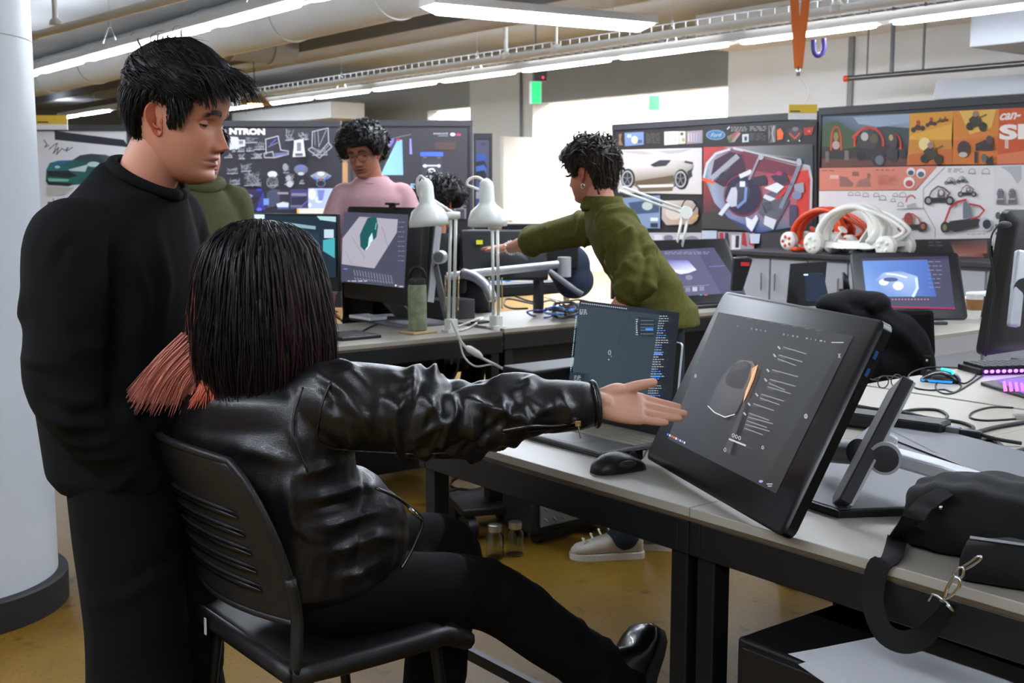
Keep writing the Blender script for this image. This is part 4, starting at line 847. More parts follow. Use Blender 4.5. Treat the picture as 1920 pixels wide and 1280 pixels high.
# left dark boards
YB = 10.0
lb = at(236, 300, YB); mb_ = at(644, 300, YB); rb = at(884, 300, YB); tz = at(600, 233, YB)[2]
board('dark sketch board headed with white bubble letters', lb, np.array((1, 0, 0)), mb_[0] - lb[0] - .03, tz, .4)
board('dark board with purple and blue shapes behind the man in pink', mb_ + np.array((.07, 0, 0)), np.array((1, 0, 0)), rb[0] - mb_[0] - .07, tz + .005, .4)
tag(B((mb_[0] - .02, YB + .0, .1), (mb_[0] + .055, YB + .06, tz - .3)).build('timber_strip', 'wood_strip', bev=.004), 'light timber strip between the two dark boards', 'timber')
A = Art((lb[0], YB - .002, 1), (1, 0, 0), (0, 0, 1), .0005)
DK = (52, 50, 58)
A.rect(240, 240, 642, 398, DK)
A.text('NTRON', 430, 252, 497, 253, 12, (244, 244, 246), bold=.06)
R = random.Random(4)
def sketch(A, x, y, w, h, c, R, dens=7):
    for k in range(dens):
        P = [(x + R.uniform(-.5, .5) * w, y + R.uniform(-.5, .5) * h) for _ in range(4)]
        f = R.uniform(.5, 1); A.line(P[:3], 1.1, tuple(int(v * f) for v in c))
    A.line([(x - w * .45, y + h * .4), (x + w * .45, y + h * .35)], 1.6, c)
A.poly([(432, 256), (446, 257), (448, 262), (460, 262), (460, 274), (450, 276), (444, 280), (430, 281)], (206, 208, 212)); A.rect(448, 264, 456, 270, (120, 120, 130))
for x, y, w, h, k in ((472, 263, 24, 12, 8), (470, 280, 16, 8, 7), (487, 274, 22, 16, 12), (482, 292, 22, 12, 10), (453, 281, 14, 8, 8), (430, 292, 16, 9, 8), (455, 293, 12, 12, 8), (440, 282, 6, 6, 4), (438, 320, 22, 14, 8), (464, 315, 20, 16, 10), (443, 340, 20, 14, 9), (477, 336, 34, 30, 22), (572, 256, 20, 16, 10), (546, 254, 16, 24, 12), (540, 318, 12, 16, 12), (546, 337, 18, 22, 16), (516, 338, 22, 26, 20), (570, 341, 10, 8, 5)):
    sketch(A, x, y, w, h, (176, 176, 184), R, k)
A.line([(504, 290), (503, 262), (526, 256), (531, 282), (545, 284), (545, 290), (520, 296), (501, 296), (500, 288), (516, 285), (518, 294)], 1.6, (190, 190, 198)); A.line([(512, 272), (522, 262)], 2, (90, 90, 190)); A.line([(508, 276), (526, 268)], 1, (150, 150, 160)); A.poly([(519, 288), (545, 286), (544, 290), (520, 295)], (110, 112, 160))
A.poly([(556, 264), (573, 262), (575, 280), (577, 294), (553, 295), (555, 280)], (210, 212, 216)); A.rect(561, 268, 569, 284, (120, 122, 130)); A.rect(558, 288, 572, 293, (90, 92, 100))
A.line([(589, 277), (590, 248), (619, 241), (620, 268), (604, 285), (589, 277), (582, 281), (603, 297), (626, 276), (620, 268)], 1.6, (176, 176, 184)); A.line([(600, 246), (602, 276), (616, 244)], 1.3, (150, 150, 160)); A.line([(594, 248), (595, 274)], 1.2, (140, 140, 150)); A.line([(586, 286), (604, 288), (622, 272)], 1.2, (150, 150, 158)); sketch(A, 604, 286, 30, 14, (170, 170, 180), R, 8)
A.el(516, 327, 9, 6, (214, 216, 220)); A.ring(516, 342, 10, 10, 2, (150, 152, 160)); A.el(569, 318, 13, 9, (110, 112, 124)); A.el(568, 314, 9, 4, (96, 112, 176)); A.el(569, 326, 6, 3, (190, 190, 196)); A.el(548, 345, 6, 6, (190, 190, 196)); A.el(546, 334, 5, 5, (170, 172, 180)); A.el(540, 314, 5, 7, (150, 150, 158))
A.poly([(586, 330), (600, 322), (612, 322), (626, 330), (618, 336), (594, 336)], (150, 152, 158)); A.el(606, 326, 7, 4, (206, 208, 210)); A.line([(593, 332), (600, 339)], 3, (70, 110, 200)); A.line([(620, 331), (612, 338)], 3, (70, 110, 200)); A.el(606, 336, 2.5, 2, (200, 80, 70)); A.ring(606, 344, 8, 6, 1.6, (130, 140, 160))
A.rect(240, 354, 642, 398, (46, 44, 56)); A.rect(420, 355, 456, 395, (150, 156, 196)); A.rect(433, 357, 455, 370, (226, 222, 214)); A.poly([(432, 376), (444, 372), (450, 390), (430, 394)], (96, 98, 140))
A.rect(458, 356, 498, 394, (50, 46, 78)); A.rect(487, 354, 497, 358, (50, 60, 190)); A.poly([(490, 380), (500, 358), (504, 392), (488, 396)], (60, 60, 150)); A.rect(460, 384, 476, 389, (150, 144, 150)); A.el(475, 367, 5, 3, (140, 140, 190)); A.poly([(462, 372), (490, 368), (488, 380), (466, 382)], (38, 36, 52)); A.el(492, 392, 5, 3, (90, 110, 240))
A.poly([(506, 362), (516, 354), (530, 356), (530, 384), (506, 390)], (72, 76, 100)); A.rect(500, 372, 510, 384, (120, 156, 220)); A.rect(526, 360, 546, 364, (150, 146, 150)); A.poly([(524, 382), (536, 378), (547, 380), (546, 388), (526, 388)], (210, 216, 230)); A.rect(526, 388, 547, 392, (70, 90, 140))
A.rect(550, 355, 582, 392, (64, 62, 110)); A.rect(552, 362, 580, 367, (130, 130, 150)); A.poly([(552, 370), (580, 368), (580, 380), (572, 386), (552, 384)], (40, 38, 60)); A.rect(550, 384, 572, 388, (110, 110, 140)); A.line([(568, 388), (582, 376)], 1.5, (110, 110, 190))
A.rect(583, 353, 642, 390, (178, 192, 228)); A.el(590, 364, 7, 10, (230, 236, 244)); A.el(603, 374, 8, 6, (226, 230, 240)); A.poly([(600, 356), (614, 356), (610, 376), (602, 376)], (120, 130, 190)); A.el(586, 384, 3, 4, (240, 240, 246)); A.rect(562, 390, 642, 400, (232, 226, 212)); A.rect(562, 390, 566, 400, (230, 180, 90))
poster('board_print', 'dark printed sheet of white seat and robot sketches under bubble letters', A)
A = Art((mb_[0], YB - .002, 1), (1, 0, 0), (0, 0, 1), .0005)
A.rect(655, 240, 876, 402, (54, 51, 57)); A.rect(652, 250, 668, 402, (86, 70, 70))
A.poly([(706, 268), (740, 258), (738, 266), (728, 282), (704, 304), (700, 300)], None, [(120, 96, 190), (110, 90, 180), (150, 120, 220), (120, 100, 200), (220, 210, 240), (230, 226, 246)]); A.line([(716, 266), (712, 294)], 1.2, (90, 70, 150))
A.poly([(745, 262), (754, 262), (756, 328), (714, 328), (722, 310)], None, [(120, 170, 230), (130, 180, 240), (140, 196, 246), (150, 206, 246), (170, 214, 246)]); A.el(747, 262, 4, 2.5, (170, 60, 80)); A.line([(742, 258), (770, 252)], 1.4, (120, 116, 124)); A.poly([(768, 260), (771, 260), (773, 289), (768, 289)], (150, 140, 220))
A.text('INNOVATE', 813, 252, 840, 252, 3, (220, 218, 222)); A.rect(822, 254, 840, 255.2, (150, 146, 150)); A.el(849, 252, 5, 3.2, (206, 204, 208)); A.rect(856, 250.5, 864, 254.5, (206, 50, 90)); A.poly([(816, 266), (856, 266), (852, 282), (816, 280)], (78, 58, 54))
A.rect(788, 285, 831, 293, (74, 104, 220)); A.rect(793, 294, 800, 296, (110, 108, 116)); A.rect(819, 294, 827, 296, (110, 108, 116)); A.rect(791, 296, 829, 344, (62, 60, 70)); A.rect(794, 309, 826, 312, (200, 200, 206)); A.el(797, 311, 4, 3, (220, 220, 224)); A.el(823, 311, 3, 3, (220, 220, 224)); A.el(809.5, 320, 7, 5, (226, 226, 230)); A.el(809.5, 320, 2.5, 2, (60, 58, 66)); A.rect(792, 331, 801, 343, (110, 160, 220)); A.rect(818, 331, 827, 342, (110, 170, 220)); A.el(809, 334, 3, 3, (200, 196, 196))
A.rect(770, 344, 788, 356, (150, 190, 226)); A.rect(845, 352, 852, 367, (200, 44, 90)); A.poly([(852, 388), (874, 385), (874, 410), (852, 410)], (120, 118, 126)); A.rect(855, 392, 871, 410, (54, 52, 58))
poster('board_print', 'dark printed sheet with purple and blue shapes behind the man in pink', A)
# narrow board
nb0, nb1 = at(890, 300, 11.2), at(921, 300, 11.2); tzn = at(900, 256, 11.2)[2]
board('narrow grey board with blue car pictures beside the pier', nb0, np.array((1, 0, 0)), nb1[0] - nb0[0], tzn, .4)
A = Art((nb0[0], 11.198, 1), (1, 0, 0), (0, 0, 1), .0005); A.rect(891, 262, 917, 420, (84, 84, 110)); A.scrib(902, 268, 913, 274, 4, 1.6, (50, 50, 60), 1)
for y0, c in ((290, (60, 90, 170)), (304, (40, 44, 60)), (312, (70, 110, 190)), (322, (34, 36, 44)), (346, (60, 90, 160)), (360, (170, 176, 190)), (374, (60, 84, 150)), (392, (70, 100, 170))): A.poly([(891, y0), (908, y0 - 3), (912, y0 + 6), (911, y0 + 12), (891, y0 + 12)], c)
poster('board_print', 'narrow printed sheet of blue cars beside the pier', A)
# white poster with green car, far left
w0, w1 = at(60, 300, 9.9), at(243, 300, 9.9); tzw = at(150, 241, 9.9)[2]
board('board holding the white poster of a green sports car beside the column', w0, np.array((1, 0, 0)), w1[0] - w0[0], tzw, .4)
A = Art((w0[0], 9.898, 1), (1, 0, 0), (0, 0, 1), .0005); A.rect(60, 243, 242, 520, (222, 224, 230)); A.poly([(102, 245), (232, 262), (242, 276), (103, 262)], (38, 40, 50))
A.line([(82, 262), (88, 270), (84, 276), (92, 272)], 1.6, (90, 90, 96)); A.line([(92, 280), (104, 270), (108, 268), (100, 288), (110, 276), (106, 290), (116, 278), (122, 282), (128, 276), (124, 284), (136, 276)], 1.5, (70, 70, 78))
A.poly([(86, 340), (87, 318), (94, 305), (110, 301), (136, 300), (150, 291), (170, 288), (198, 290), (222, 298), (232, 316), (228, 330), (180, 344), (130, 347), (92, 347)], None, [(20, 60, 60), (30, 120, 116), (40, 130, 130), (40, 96, 150), (50, 110, 170), (60, 70, 80), (40, 60, 66), (60, 80, 84), (80, 110, 110), (40, 90, 88), (20, 50, 48), (30, 90, 84), (30, 100, 90), (20, 60, 56)])
A.poly([(136, 300), (152, 291), (190, 290), (176, 300)], (50, 62, 70)); A.poly([(128, 318), (166, 308), (160, 322), (132, 320)], (196, 214, 214)); A.poly([(88, 320), (130, 320), (146, 330), (128, 334), (90, 330)], (24, 30, 34)); A.el(108, 313, 5, 2.5, (200, 216, 214)); A.poly([(90, 334), (130, 336), (128, 340), (92, 340)], (120, 190, 176)); A.el(176, 308, 12, 5, (180, 220, 216)); A.poly([(88, 340), (140, 344), (130, 349), (90, 346)], (22, 24, 26)); A.poly([(88, 350), (140, 352), (120, 366), (90, 366)], (186, 182, 176)); A.line([(100, 372), (104, 384), (110, 374)], 1.5, (90, 90, 96)); A.rect(90, 378, 96, 384, (60, 60, 66))
poster('board_print', 'white printed poster of a green sports car beside the column', A)

# counter with karts
cz = .97; c0, c1 = on_plane(1378, 470, 6.45), on_plane(2060, 470, 6.45)
u_l, u_r = np.dot(c0, GU), np.dot(c1, GU)
def counter_unit(label, ua, ub):
    t = thing('cabinet', label, 'cabinet', G(ub, 6.45, 0), GA, 'grey cabinets under the boards')
    L = ua - ub; B((.02, 0, .06), (.46, L, cz - .03)).build('body', 'cabinet_grey', t, bev=.004); B((.05, .02, 0), (.44, L - .02, .06)).build('plinth', 'black_plastic', t)
    for k in range(2):
        d = B((.0, L / 2 * k + .008, .08), (.02, L / 2 * (k + 1) - .008, cz - .05)).build('door', 'cabinet_grey', t, bev=.003)
        MB().tube([(-.02, L / 2 + (-.06 if k == 0 else .06), .7), (-.02, L / 2 + (-.06 if k == 0 else .06), .82)], .006, 6).build('handle', 'steel', d)
n_u = 4
for k in range(n_u): counter_unit('grey two-door cabinet under the kart models, %s' % ('leftmost', 'second from the left', 'third from the left', 'at the right edge')[k], u_l + (u_r - u_l) * k / n_u, u_l + (u_r - u_l) * (k + 1) / n_u)
o = tag(B((6.41, u_r, cz - .03), (6.93, u_l + .03, cz)).build('counter_top', 'dark_grey', bev=.004), 'long dark counter top below the boards carrying the kart models', 'counter'); o.rotation_euler.z = GA
def kart(name, label, px, m, sc_, v=6.66, wheel='print_white', tint=None, flip=1):
    q = on_plane(px, 420, v); ub = np.dot(q, GU)
    t = thing(name, label, 'model car', G(ub, v, cz), GA, 'open kart scale models')
    S = sc_
    # local: y along the counter (towards +u = photo left), x depth, z up
    def P(y, z, x=0): return np.array((x * S, y * S * flip, z * S))
    ch = MB().rings([[P(y, z0 + dz, x) for x, dz in ((-w, 0), (w, 0), (w * .8, h), (-w * .8, h))] for y, w, z0, h in ((.50, .05, .09, .03), (.40, .10, .07, .06), (.15, .13, .06, .05), (-.2, .13, .07, .06), (-.45, .08, .10, .05))]); ch.build('chassis', m, t, smooth='auto')
    for s in (-1, 1):
        MB().tube([P(.44, .12, s * .05), P(.42, .25, s * .06), P(.3, .38, s * .065), P(.1, .46, s * .065), P(-.08, .45, s * .065), P(-.2, .36, s * .07), P(-.25, .24, s * .08), P(-.18, .12, s * .11)], .034 * S, 8, smooth=30, flat=1.4).build('roll_hoop', m, t, smooth=True)
        MB().tube([P(-.12, .44, s * .1), P(-.3, .38, s * .08), P(-.48, .28, s * .05), P(-.5, .22, s * .05), P(-.38, .16, s * .07), P(-.25, .12, s * .09)], .02 * S, 8, smooth=24).build('tail_frame', m, t, smooth=True)
    for s in (-1, 1):
        a, b = (P(0, 0, s * .05)[0], P(0, 0, s * .085)[0]); MB().rings([[(x, y * S * flip, z * S) for y, z in ((.02, .47), (-.1, .46), (-.22, .38), (-.31, .27), (-.30, .14), (-.17, .11), (-.15, .2), (-.13, .33), (-.06, .42))] for x in (a, b)]).build('side_panel', m, t)
    MB().rings([[P(y, z + dz, x) for x, dz in ((-.1, -.012), (.1, -.012), (.1, .012), (-.1, .012))] for y, z in ((-.02, .455), (-.12, .44), (-.2, .36), (-.24, .24), (-.2, .12))]).build('back_shell', m if tint is None else tint, t, smooth='auto')
    MB().rings([[P(y, z + dz, x) for x, dz in ((-.07, -.012), (.07, -.012), (.07, .012), (-.07, .012))] for y, z in ((.2, .13), (.08, .12), (-.04, .13), (-.12, .24), (-.16, .33))]).build('seat', m if tint is None else tint, t, smooth='auto')
    MB().tube([P(.3, .12), P(.2, .24)], .012 * S, 6).lathe([(.045 * S, -.006), (.052 * S, 0), (.045 * S, .006)], 16, P(.2, .24), (0, -.6, .8)).build('steering_wheel', m, t, smooth='auto')
    w0 = None
    for y, r in ((.42, .105), (-.40, .10)):
        for s in (-1, 1):
            c = P(y, r, s * .15); prof = [(.03, -.05), (.06, -.055), (r * .82, -.05), (r, -.03), (r, .03), (r * .82, .05), (.06, .055), (.03, .05)]
            wobj = MB().lathe([(a * S, b * S) for a, b in prof], 28, (0, 0, 0), (1, 0, 0)).build('wheel', wheel, t, smooth='auto'); wobj.location = c
            for k in range(5):
                a = k * 2 * math.pi / 5; MB().ell((s * .055 * S, r * .5 * S * math.cos(a), r * .5 * S * math.sin(a)), (.012 * S, .02 * S, .02 * S), 8, 6).build('spoke_hub', m if wheel == 'print_white' else 'dark_grey', wobj, smooth=True)
            MB().tube([c, P(y * .85, .1, s * .05)], .014 * S, 6).build('axle_arm', m, t)
    return t
kart('kart_model', 'white 3D printed open kart model on the counter', 1613, 'print_white', .68, v=6.55)
kart('kart_model', 'orange kart model with white wheels behind the white kart', 1553, 'kart_orange', .62, v=6.81, tint='dark_grey')
for i, (px, v) in enumerate(((1600, 6.5), (1640, 6.52), (1672, 6.5), (1704, 6.55), (1500, 6.6))):
    q = on_plane(px, 470, v); c = G(np.dot(q, GU), v, cz); R = random.Random(i)
    b_ = MB()
    for k in range(4): b_.ell(c + np.array((R.uniform(-.05, .05), R.uniform(-.05, .05), .018)), (.03, .02, .018), 8, 6)
    tag(b_.build('scrap_pile', 'dark_grey' if i != 4 else 'kart_orange', smooth=True), ('dark scrap parts under the nose of the white kart', 'dark scrap parts under the white kart seat', 'dark scrap parts under the tail of the white kart', 'dark scrap parts behind the rear wheel of the white kart', 'small orange part left of the orange kart wheel')[i], 'parts')
# ------------------------------------------------------------------ desks
DZ = .74
def desk(label, v0, v1, u0, u1, modesty=None, ends=(), z=DZ, m='laminate', legm='black_metal'):
    t = thing('desk', label, 'desk', G(u0, v0, 0), GA, 'white topped work desks'); W, L = v1 - v0, u1 - u0
    B((0, 0, z - .02), (W, L, z)).build('top', m, t, bev=.002)
    B((-.001, -.001, z - .027), (W + .001, L + .001, z - .0195)).build('edge_band', 'laminate_edge' if legm == 'black_metal' else 'light_grey', t)
    for a, b in (((.0, .0), (W, .03)), ((.0, L - .03), (W, L)), ((.0, .03), (.03, L - .03)), ((W - .03, .03), (W, L - .03))):
        B((a[0], a[1], z - .10), (b[0], b[1], z - .027)).build('apron', legm, t, bev=.003)
    for x in (.012, W - .06):
        for y in (.012, L - .06):
            lg = B((x, y, 0), (x + .048, y + .048, z - .032)).build('leg', legm, t, bev=.004); B((x - .006, y - .006, 0), (x + .054, y + .054, .012)).build('foot_plate', legm, lg)
    for x in (.03, W - .05): B((x, .05, .14), (x + .02, L - .05, .17)).build('stretcher', legm, t)
    if modesty: B((modesty, .05, .1), (modesty + .02, L - .05, z - .1)).build('modesty_panel', legm, t)
    for y in ends: B((.06, y, .02), (W - .06, y + .02, z - .1)).build('end_panel', legm, t)
    return t
desk('near desk with the laptop and the large pen display', 1.725, 3.30, 1.62, 2.62)
desk('near desk at the right edge, carrying the black shoulder bag', 1.725, 3.30, .55, 1.618, modesty=.42)
desk('desk behind the large pen display, carrying the lit mouse', 3.32, 4.85, 1.62, 2.34)
desk('desk at the right edge with the purple lit keyboard', 3.32, 4.85, .55, 1.60)
desk('desk with the green bottle and two white lamps', 2.22, 3.29, 4.28, 5.02, ends=(.5,))
desk('desk with tangled cables behind the green-shirted man', 3.36, 4.28, 4.36, 5.0, ends=(.12,))
desk('desk carrying the tilted pen display behind the green-shirted man', 4.32, 5.25, 4.30, 5.05, ends=(.2,))
desk('desk carrying the wide monitor with the teal picture', 1.2, 2.85, 5.05, 5.8)
desk('pale desk with the coffee cup at the right', 4.60, 5.85, 2.96, 3.9, legm='light_grey')

def place(name, label, cat, px, py, z=DZ, rz=0, group=None): return thing(name, label, cat, atz(px, py, z), rz, group)

# ------------------------------------------------------------------ pen displays
def pen_display(label, BL, yaw, tilt, w, h, draw, active, r=.022, th=.03, m='black_gloss', scr='screen_dim', group='pen displays'):
    t = thing('pen_display', label, 'display', BL, yaw, group)
    ct, st_ = math.cos(tilt), math.sin(tilt); ey = np.array((0, ct, st_)); ez = np.array((0, st_, -ct))   # ez points to the back
    O = ey * h / 2 + np.array((w / 2, 0, 0)); ex = np.array((1., 0, 0))
    out = rr(w, h, r); ins = rr(w - .012, h - .012, r - .004)
    def lay(p, d): q = np.array(p); return O + np.outer(q[:, 0], ex) + np.outer(q[:, 1], ey) + ez * d
    MB().rings([lay(ins, 0), lay(out, .003), lay(out, th * .6), lay(rr(w - .05, h - .05, r), th)]).build('housing', m, t, smooth='auto')
    if draw:
        R = np.array(Matrix.Rotation(yaw, 3, 'Z')); A = Art(np.array(BL) + R @ (ey * 0 - ez * .0006), R @ ex, R @ ey, .00012)
        draw(A); A.done('screen', t, scr)
    return t, lay, ey, ez
def draw_near(A):
    bg = (40, 42, 47); q = [(1347, 585), (1600, 630), (1455, 925), (1252, 822)]
    A.poly(q, None, [(46, 48, 53), (38, 40, 45), (30, 31, 34), (40, 42, 48)])
    A.poly([(1583, 640), (1600, 630), (1455, 925), (1428, 910)], (22, 23, 25))
    R = random.Random(2)
    for k in range(26):
        f = k / 26; x = 1365 + f * 225; y = 607 + f * 40
        if R.random() < .72: A.rect(x, y, x + R.uniform(1.5, 5), y + 3, (130, 134, 140))
    for k in range(7): x = 1400 + k * 22; A.rect(x, 597 + k * 3.8, x + 9, 598.6 + k * 3.8, (92, 94, 100))
    A.rect(1561, 642, 1584, 644, (150, 150, 155)); A.line([(1574, 664), (1578, 672)], 1.5, (150, 150, 155)); A.line([(1578, 664), (1574, 672)], 1.5, (150, 150, 155))
    # car seen from above
    A.poly([(1376, 684), (1390, 675), (1413, 678), (1420, 690), (1412, 716), (1400, 740), (1392, 756), (1382, 775), (1362, 786), (1344, 780), (1332, 764), (1340, 735), (1356, 706)], None,
           [(60, 62, 66), (86, 86, 90), (96, 92, 92), (104, 84, 70), (90, 74, 64), (70, 66, 66), (62, 62, 66), (52, 54, 58), (48, 50, 54), (56, 58, 62), (64, 66, 72), (58, 60, 66), (54, 56, 60)])
    A.poly([(1362, 710), (1378, 684), (1400, 678), (1412, 684), (1404, 712), (1394, 730), (1376, 728), (1364, 722)], (38, 38, 40)); A.poly([(1370, 700), (1384, 682), (1402, 680), (1406, 688)], (58, 58, 62))
    A.poly([(1412, 692), (1424, 684), (1416, 712), (1404, 740), (1396, 756), (1400, 735), (1410, 712)], (196, 140, 96)); A.line([(1420, 690), (1408, 720), (1398, 750)], 1.6, (230, 186, 140))
    A.line([(1330, 762), (1342, 774), (1362, 783), (1380, 778)], 1.6, (200, 202, 204)); A.poly([(1396, 756), (1402, 752), (1372, 852), (1360, 846)], (58, 54, 54))
    for x, y, n in ((1464, 651, 1), (1456, 666, 2), (1444, 694, 1), (1440, 712, 3), (1424, 740, 2), (1410, 758, 1), (1402, 776, 5)):
        A.line([(x - 2, y), (x + 1, y + 4)], 3, (150, 152, 156))
        for k in range(n):
            A.line([(x + 8 - 2 * k, y + 1 + 7 * k), (x + R.uniform(34, 56) - 2 * k, y + 8 + 7 * k + 6)], 2.0, (118, 120, 124)); A.line([(x + 6 - 2 * k, y + 4 + 7 * k), (x + 20 - 2 * k, y + 7 + 7 * k)], 1.2, (80, 82, 86))
    for k in range(3): A.ring(1381 + 6 * k, 819 + 2.5 * k, 2, 3.4, 1, (170, 172, 176), n=8)
    A.line([(1374, 826), (1404, 838)], 3.2, (170, 172, 176)); A.ring(1366, 846, 2, 3.6, 1, (160, 160, 165), n=8); A.ring(1437, 842, 1.8, 3, 1, (170, 172, 178), n=8)
    for k, c in enumerate(((70, 120, 200), (200, 200, 205), (200, 80, 60), (190, 100, 60), (220, 220, 225), (90, 110, 180), (180, 180, 190), (60, 150, 200), (200, 200, 205))): A.rect(1257 + 4 * k, 815 + 2 * k, 1259.6 + 4 * k, 819 + 2 * k, c)
    A.el(1519, 784, 3.4, 4.6, (150, 152, 156)); A.el(1519, 784, 1.6, 2.2, (90, 92, 96)); A.el(1311, 708, 2.4, 4, (130, 132, 136)); A.el(1435, 906, 4, 2.4, (140, 144, 190)); A.rect(1446, 910, 1457, 912, (150, 150, 160)); A.rect(1448, 914, 1456, 916, (150, 150, 160)); A.line([(1317, 824), (1334, 832)], 1, (90, 92, 96))
BLn = np.array((.314, 2.726, .757)); YN, TN = math.radians(-74.66), math.radians(63.48)
pn, lay, eyn, ezn = pen_display('large pen display on its stand facing the seated woman', BLn, YN, TN, .676, .437, draw_near, None, th=.038)
for k, (a, b) in enumerate(((.36, .385), (.325, .35), (.27, .31))):   # ports on the right edge
    c = np.array((.6762, 0, 0)) + eyn * (a + b) / 2 + ezn * .012; MB().box(c, (.002, (b - a) * .62, .006), R=np.array([[1, 0, 0], [0, eyn[1], ezn[1]], [0, eyn[2], ezn[2]]])).build('port', 'port_blue' if k < 2 else 'black_plastic', pn)
# its stand
S0 = thing('display_stand', 'silver stand with a dark bracket bar behind the large pen display', 'stand', atz(1655, 930, DZ))
pv = at(1655, 850, 2.36); b1, b2 = at(1690, 722, 2.42), at(1572, 950, 2.30); ax = nrm(np.array((-.25, -1, 0.05)))
side = nrm(np.cross(b1 - b2, ax))
def bar(p, q, w, th, up): 
    d = nrm(q - p); s_ = nrm(np.cross(d, up)); n_ = np.cross(s_, d)
    return MB().rings([[c + s_ * a * w / 2 + n_ * b * th / 2 for a, b in ((-1, -1), (1, -1), (1, 1), (-1, 1))] for c in (p, q)])
wparent(bar(b2, b1, .026, .10, ax).build('bracket_bar', 'dark_grey', bev=.004), S0)
wparent(bar(b2 + side * .014, b1 + side * .014, .008, .094, ax).build('bracket_edge', 'silver_paint', bev=.002), S0)
sgn = 1 if np.dot(pv - (b1 + b2) / 2, side) > 0 else -1
if sgn < 0:
    for o in S0.children:
        pass
wparent(MB().lathe([(.033, -.06), (.033, .064)], 28, pv, ax).build('pivot_ring', 'silver_paint', smooth='auto'), S0)
wparent(MB().lathe([(.027, .06), (.027, .067), (.02, .068)], 28, pv, ax).build('pivot_cap', 'dark_grey', smooth='auto'), S0)
wparent(bar((b1 + b2) / 2 * .5 + pv * .5 - nrm(b1 - b2) * .03, (b1 + b2) / 2 * .5 + pv * .5 + nrm(b1 - b2) * .03, .05, .09, ax).build('bracket_web', 'silver_paint', bev=.008), S0)
e1 = at(1876, 912, 2.20); wparent(MB().rings([[c + n_ * a + np.array((0, 0, b)) for a, b in ((-.035, -hh), (.035, -hh), (.035, hh), (-.035, hh))] for c, hh in ((pv, .015), (pv * .5 + e1 * .5, .016), (e1, .012)) for n_ in (nrm((.2, 1, 0)),)]).build('arm', 'silver_paint', bev=.006), S0)
wparent(MB().lathe([(.028, -.1), (.028, .03)], 20, at(1596, 846, 2.47), nrm(at(1655, 850, 2.36) - at(1590, 846, 2.5))).build('tilt_joint', 'black_plastic', smooth='auto'), S0)
base = [atz(x, y, DZ)[:2] for x, y in ((1486, 925), (1510, 952), (1572, 972), (1725, 967), (1910, 915), (1690, 815), (1640, 800))]
wparent(MB().prism(base, DZ, DZ + .016).build('base_rim', 'black_plastic', bev=.003), S0)
cb = np.mean(base, 0); wparent(MB().prism([cb + (np.array(p) - cb) * .97 for p in base], DZ + .016, DZ + .0175).build('base_top', 'mid_grey'), S0)

# laptop
LT = thing('laptop', 'open silver laptop on the near desk with a dark modelling screen', 'laptop', G(2.40, 1.885, DZ), GA)
Lw, Ld = .338, .252     # local: x = v (depth), y = u ; right side is at lower u
B((0, -Lw, .004), (Ld, 0, .016)).build('base', 'laptop_grey', LT, bev=.004)
B((-.002, -Lw - .001, .0), (Ld, .001, .006)).build('base_bottom', 'black_plastic', LT, bev=.002)
kp = B((.105, -Lw + .02, .0158), (.235, -.02, .0166)).build('keyboard_tray', 'mid_grey', LT)
B((.012, -Lw / 2 - .062, .0158), (.095, -Lw / 2 + .062, .0164)).build('trackpad', 'laptop_grey', LT)
k0 = None
for r_ in range(5):
    for c_ in range(15):
        if k0 is None: k0 = B((-.0105, -.0098, 0), (.0105, .0098, .0018)).build('key', 'key_tan', kp); kk = k0
        else: kk = k0.copy(); COL.objects.link(kk)
        kk.location = (.118 + r_ * .0255, -.031 - c_ * .0214, .0166)
# lid
hin = G(2.40, 1.885 + Ld - .004, DZ + .014); lt = math.radians(84); ex_l = -GU; ey_l = GV * math.cos(lt) + np.array((0, 0, 1)) * math.sin(lt); n_l = -np.cross(ex_l, ey_l)
if np.dot(n_l, GV) > 0: n_l = -n_l
Lh = .248
wparent(MB().prism(rr(Lw, Lh, .01), -.006, 0, (hin + ex_l * Lw / 2 + ey_l * Lh / 2, ex_l, ey_l, n_l)).build('lid', 'silver_paint'), LT)
wparent(MB().prism(rr(Lw - .004, Lh - .004, .009), 0, .0006, (hin + ex_l * Lw / 2 + ey_l * Lh / 2, ex_l, ey_l, n_l)).build('bezel', 'black_gloss'), LT)
A = Art(hin + n_l * .0008, ex_l, ey_l, .0001)
A.poly([(1087, 562), (1274, 586), (1256, 790), (1068, 756)], (38, 50, 58))
A.poly([(1087, 562), (1274, 586), (1272, 594), (1086, 572)], (24, 30, 38))
A.poly([(1240, 583), (1274, 586), (1256, 790), (1222, 784)], (16, 22, 30))
for k in range(22): A.rect(1090 + 4 * k, 567 + .5 * k, 1092.5 + 4 * k, 569 + .5 * k, (150, 160, 170))
A.scrib(1088, 580, 1102, 588, 5, 1.3, (150, 160, 170), 4)
for k in range(36): A.rect(1081 - k * .32, 590 + 3.7 * k, 1082.8 - k * .32, 592 + 3.7 * k, (150, 180, 190) if k % 7 else (60, 130, 200))
A.poly([(1200, 594), (1231, 599), (1228, 632), (1197, 628)], (26, 33, 40))
for y in (600, 607, 613, 618, 625): A.rect(1204, y, 1229, y + 2, (70, 84, 94))
A.rect(1214, 615.5, 1228, 619.5, (50, 120, 200)); A.scrib(1196, 598, 1200, 628, 3, 2, (170, 170, 176), 1)
R = random.Random(7)
for k in range(34): y = 592 + 4.5 * k; x = 1240 - k * .62; A.scrib(x, y, x + R.uniform(10, 26), y + 1.5, 4, 1.5, (150, 156, 166) if R.random() < .75 else (60, 120, 210), k)
A.rect(1228, 704, 1244, 707, (50, 120, 210)); A.rect(1232, 660, 1246, 664, (60, 110, 200)); A.poly([(1074, 697), (1102, 700), (1099, 726), (1071, 723)], (16, 22, 30)); A.scrib(1082, 704, 1096, 718, 6, 1.4, (130, 140, 150), 9)
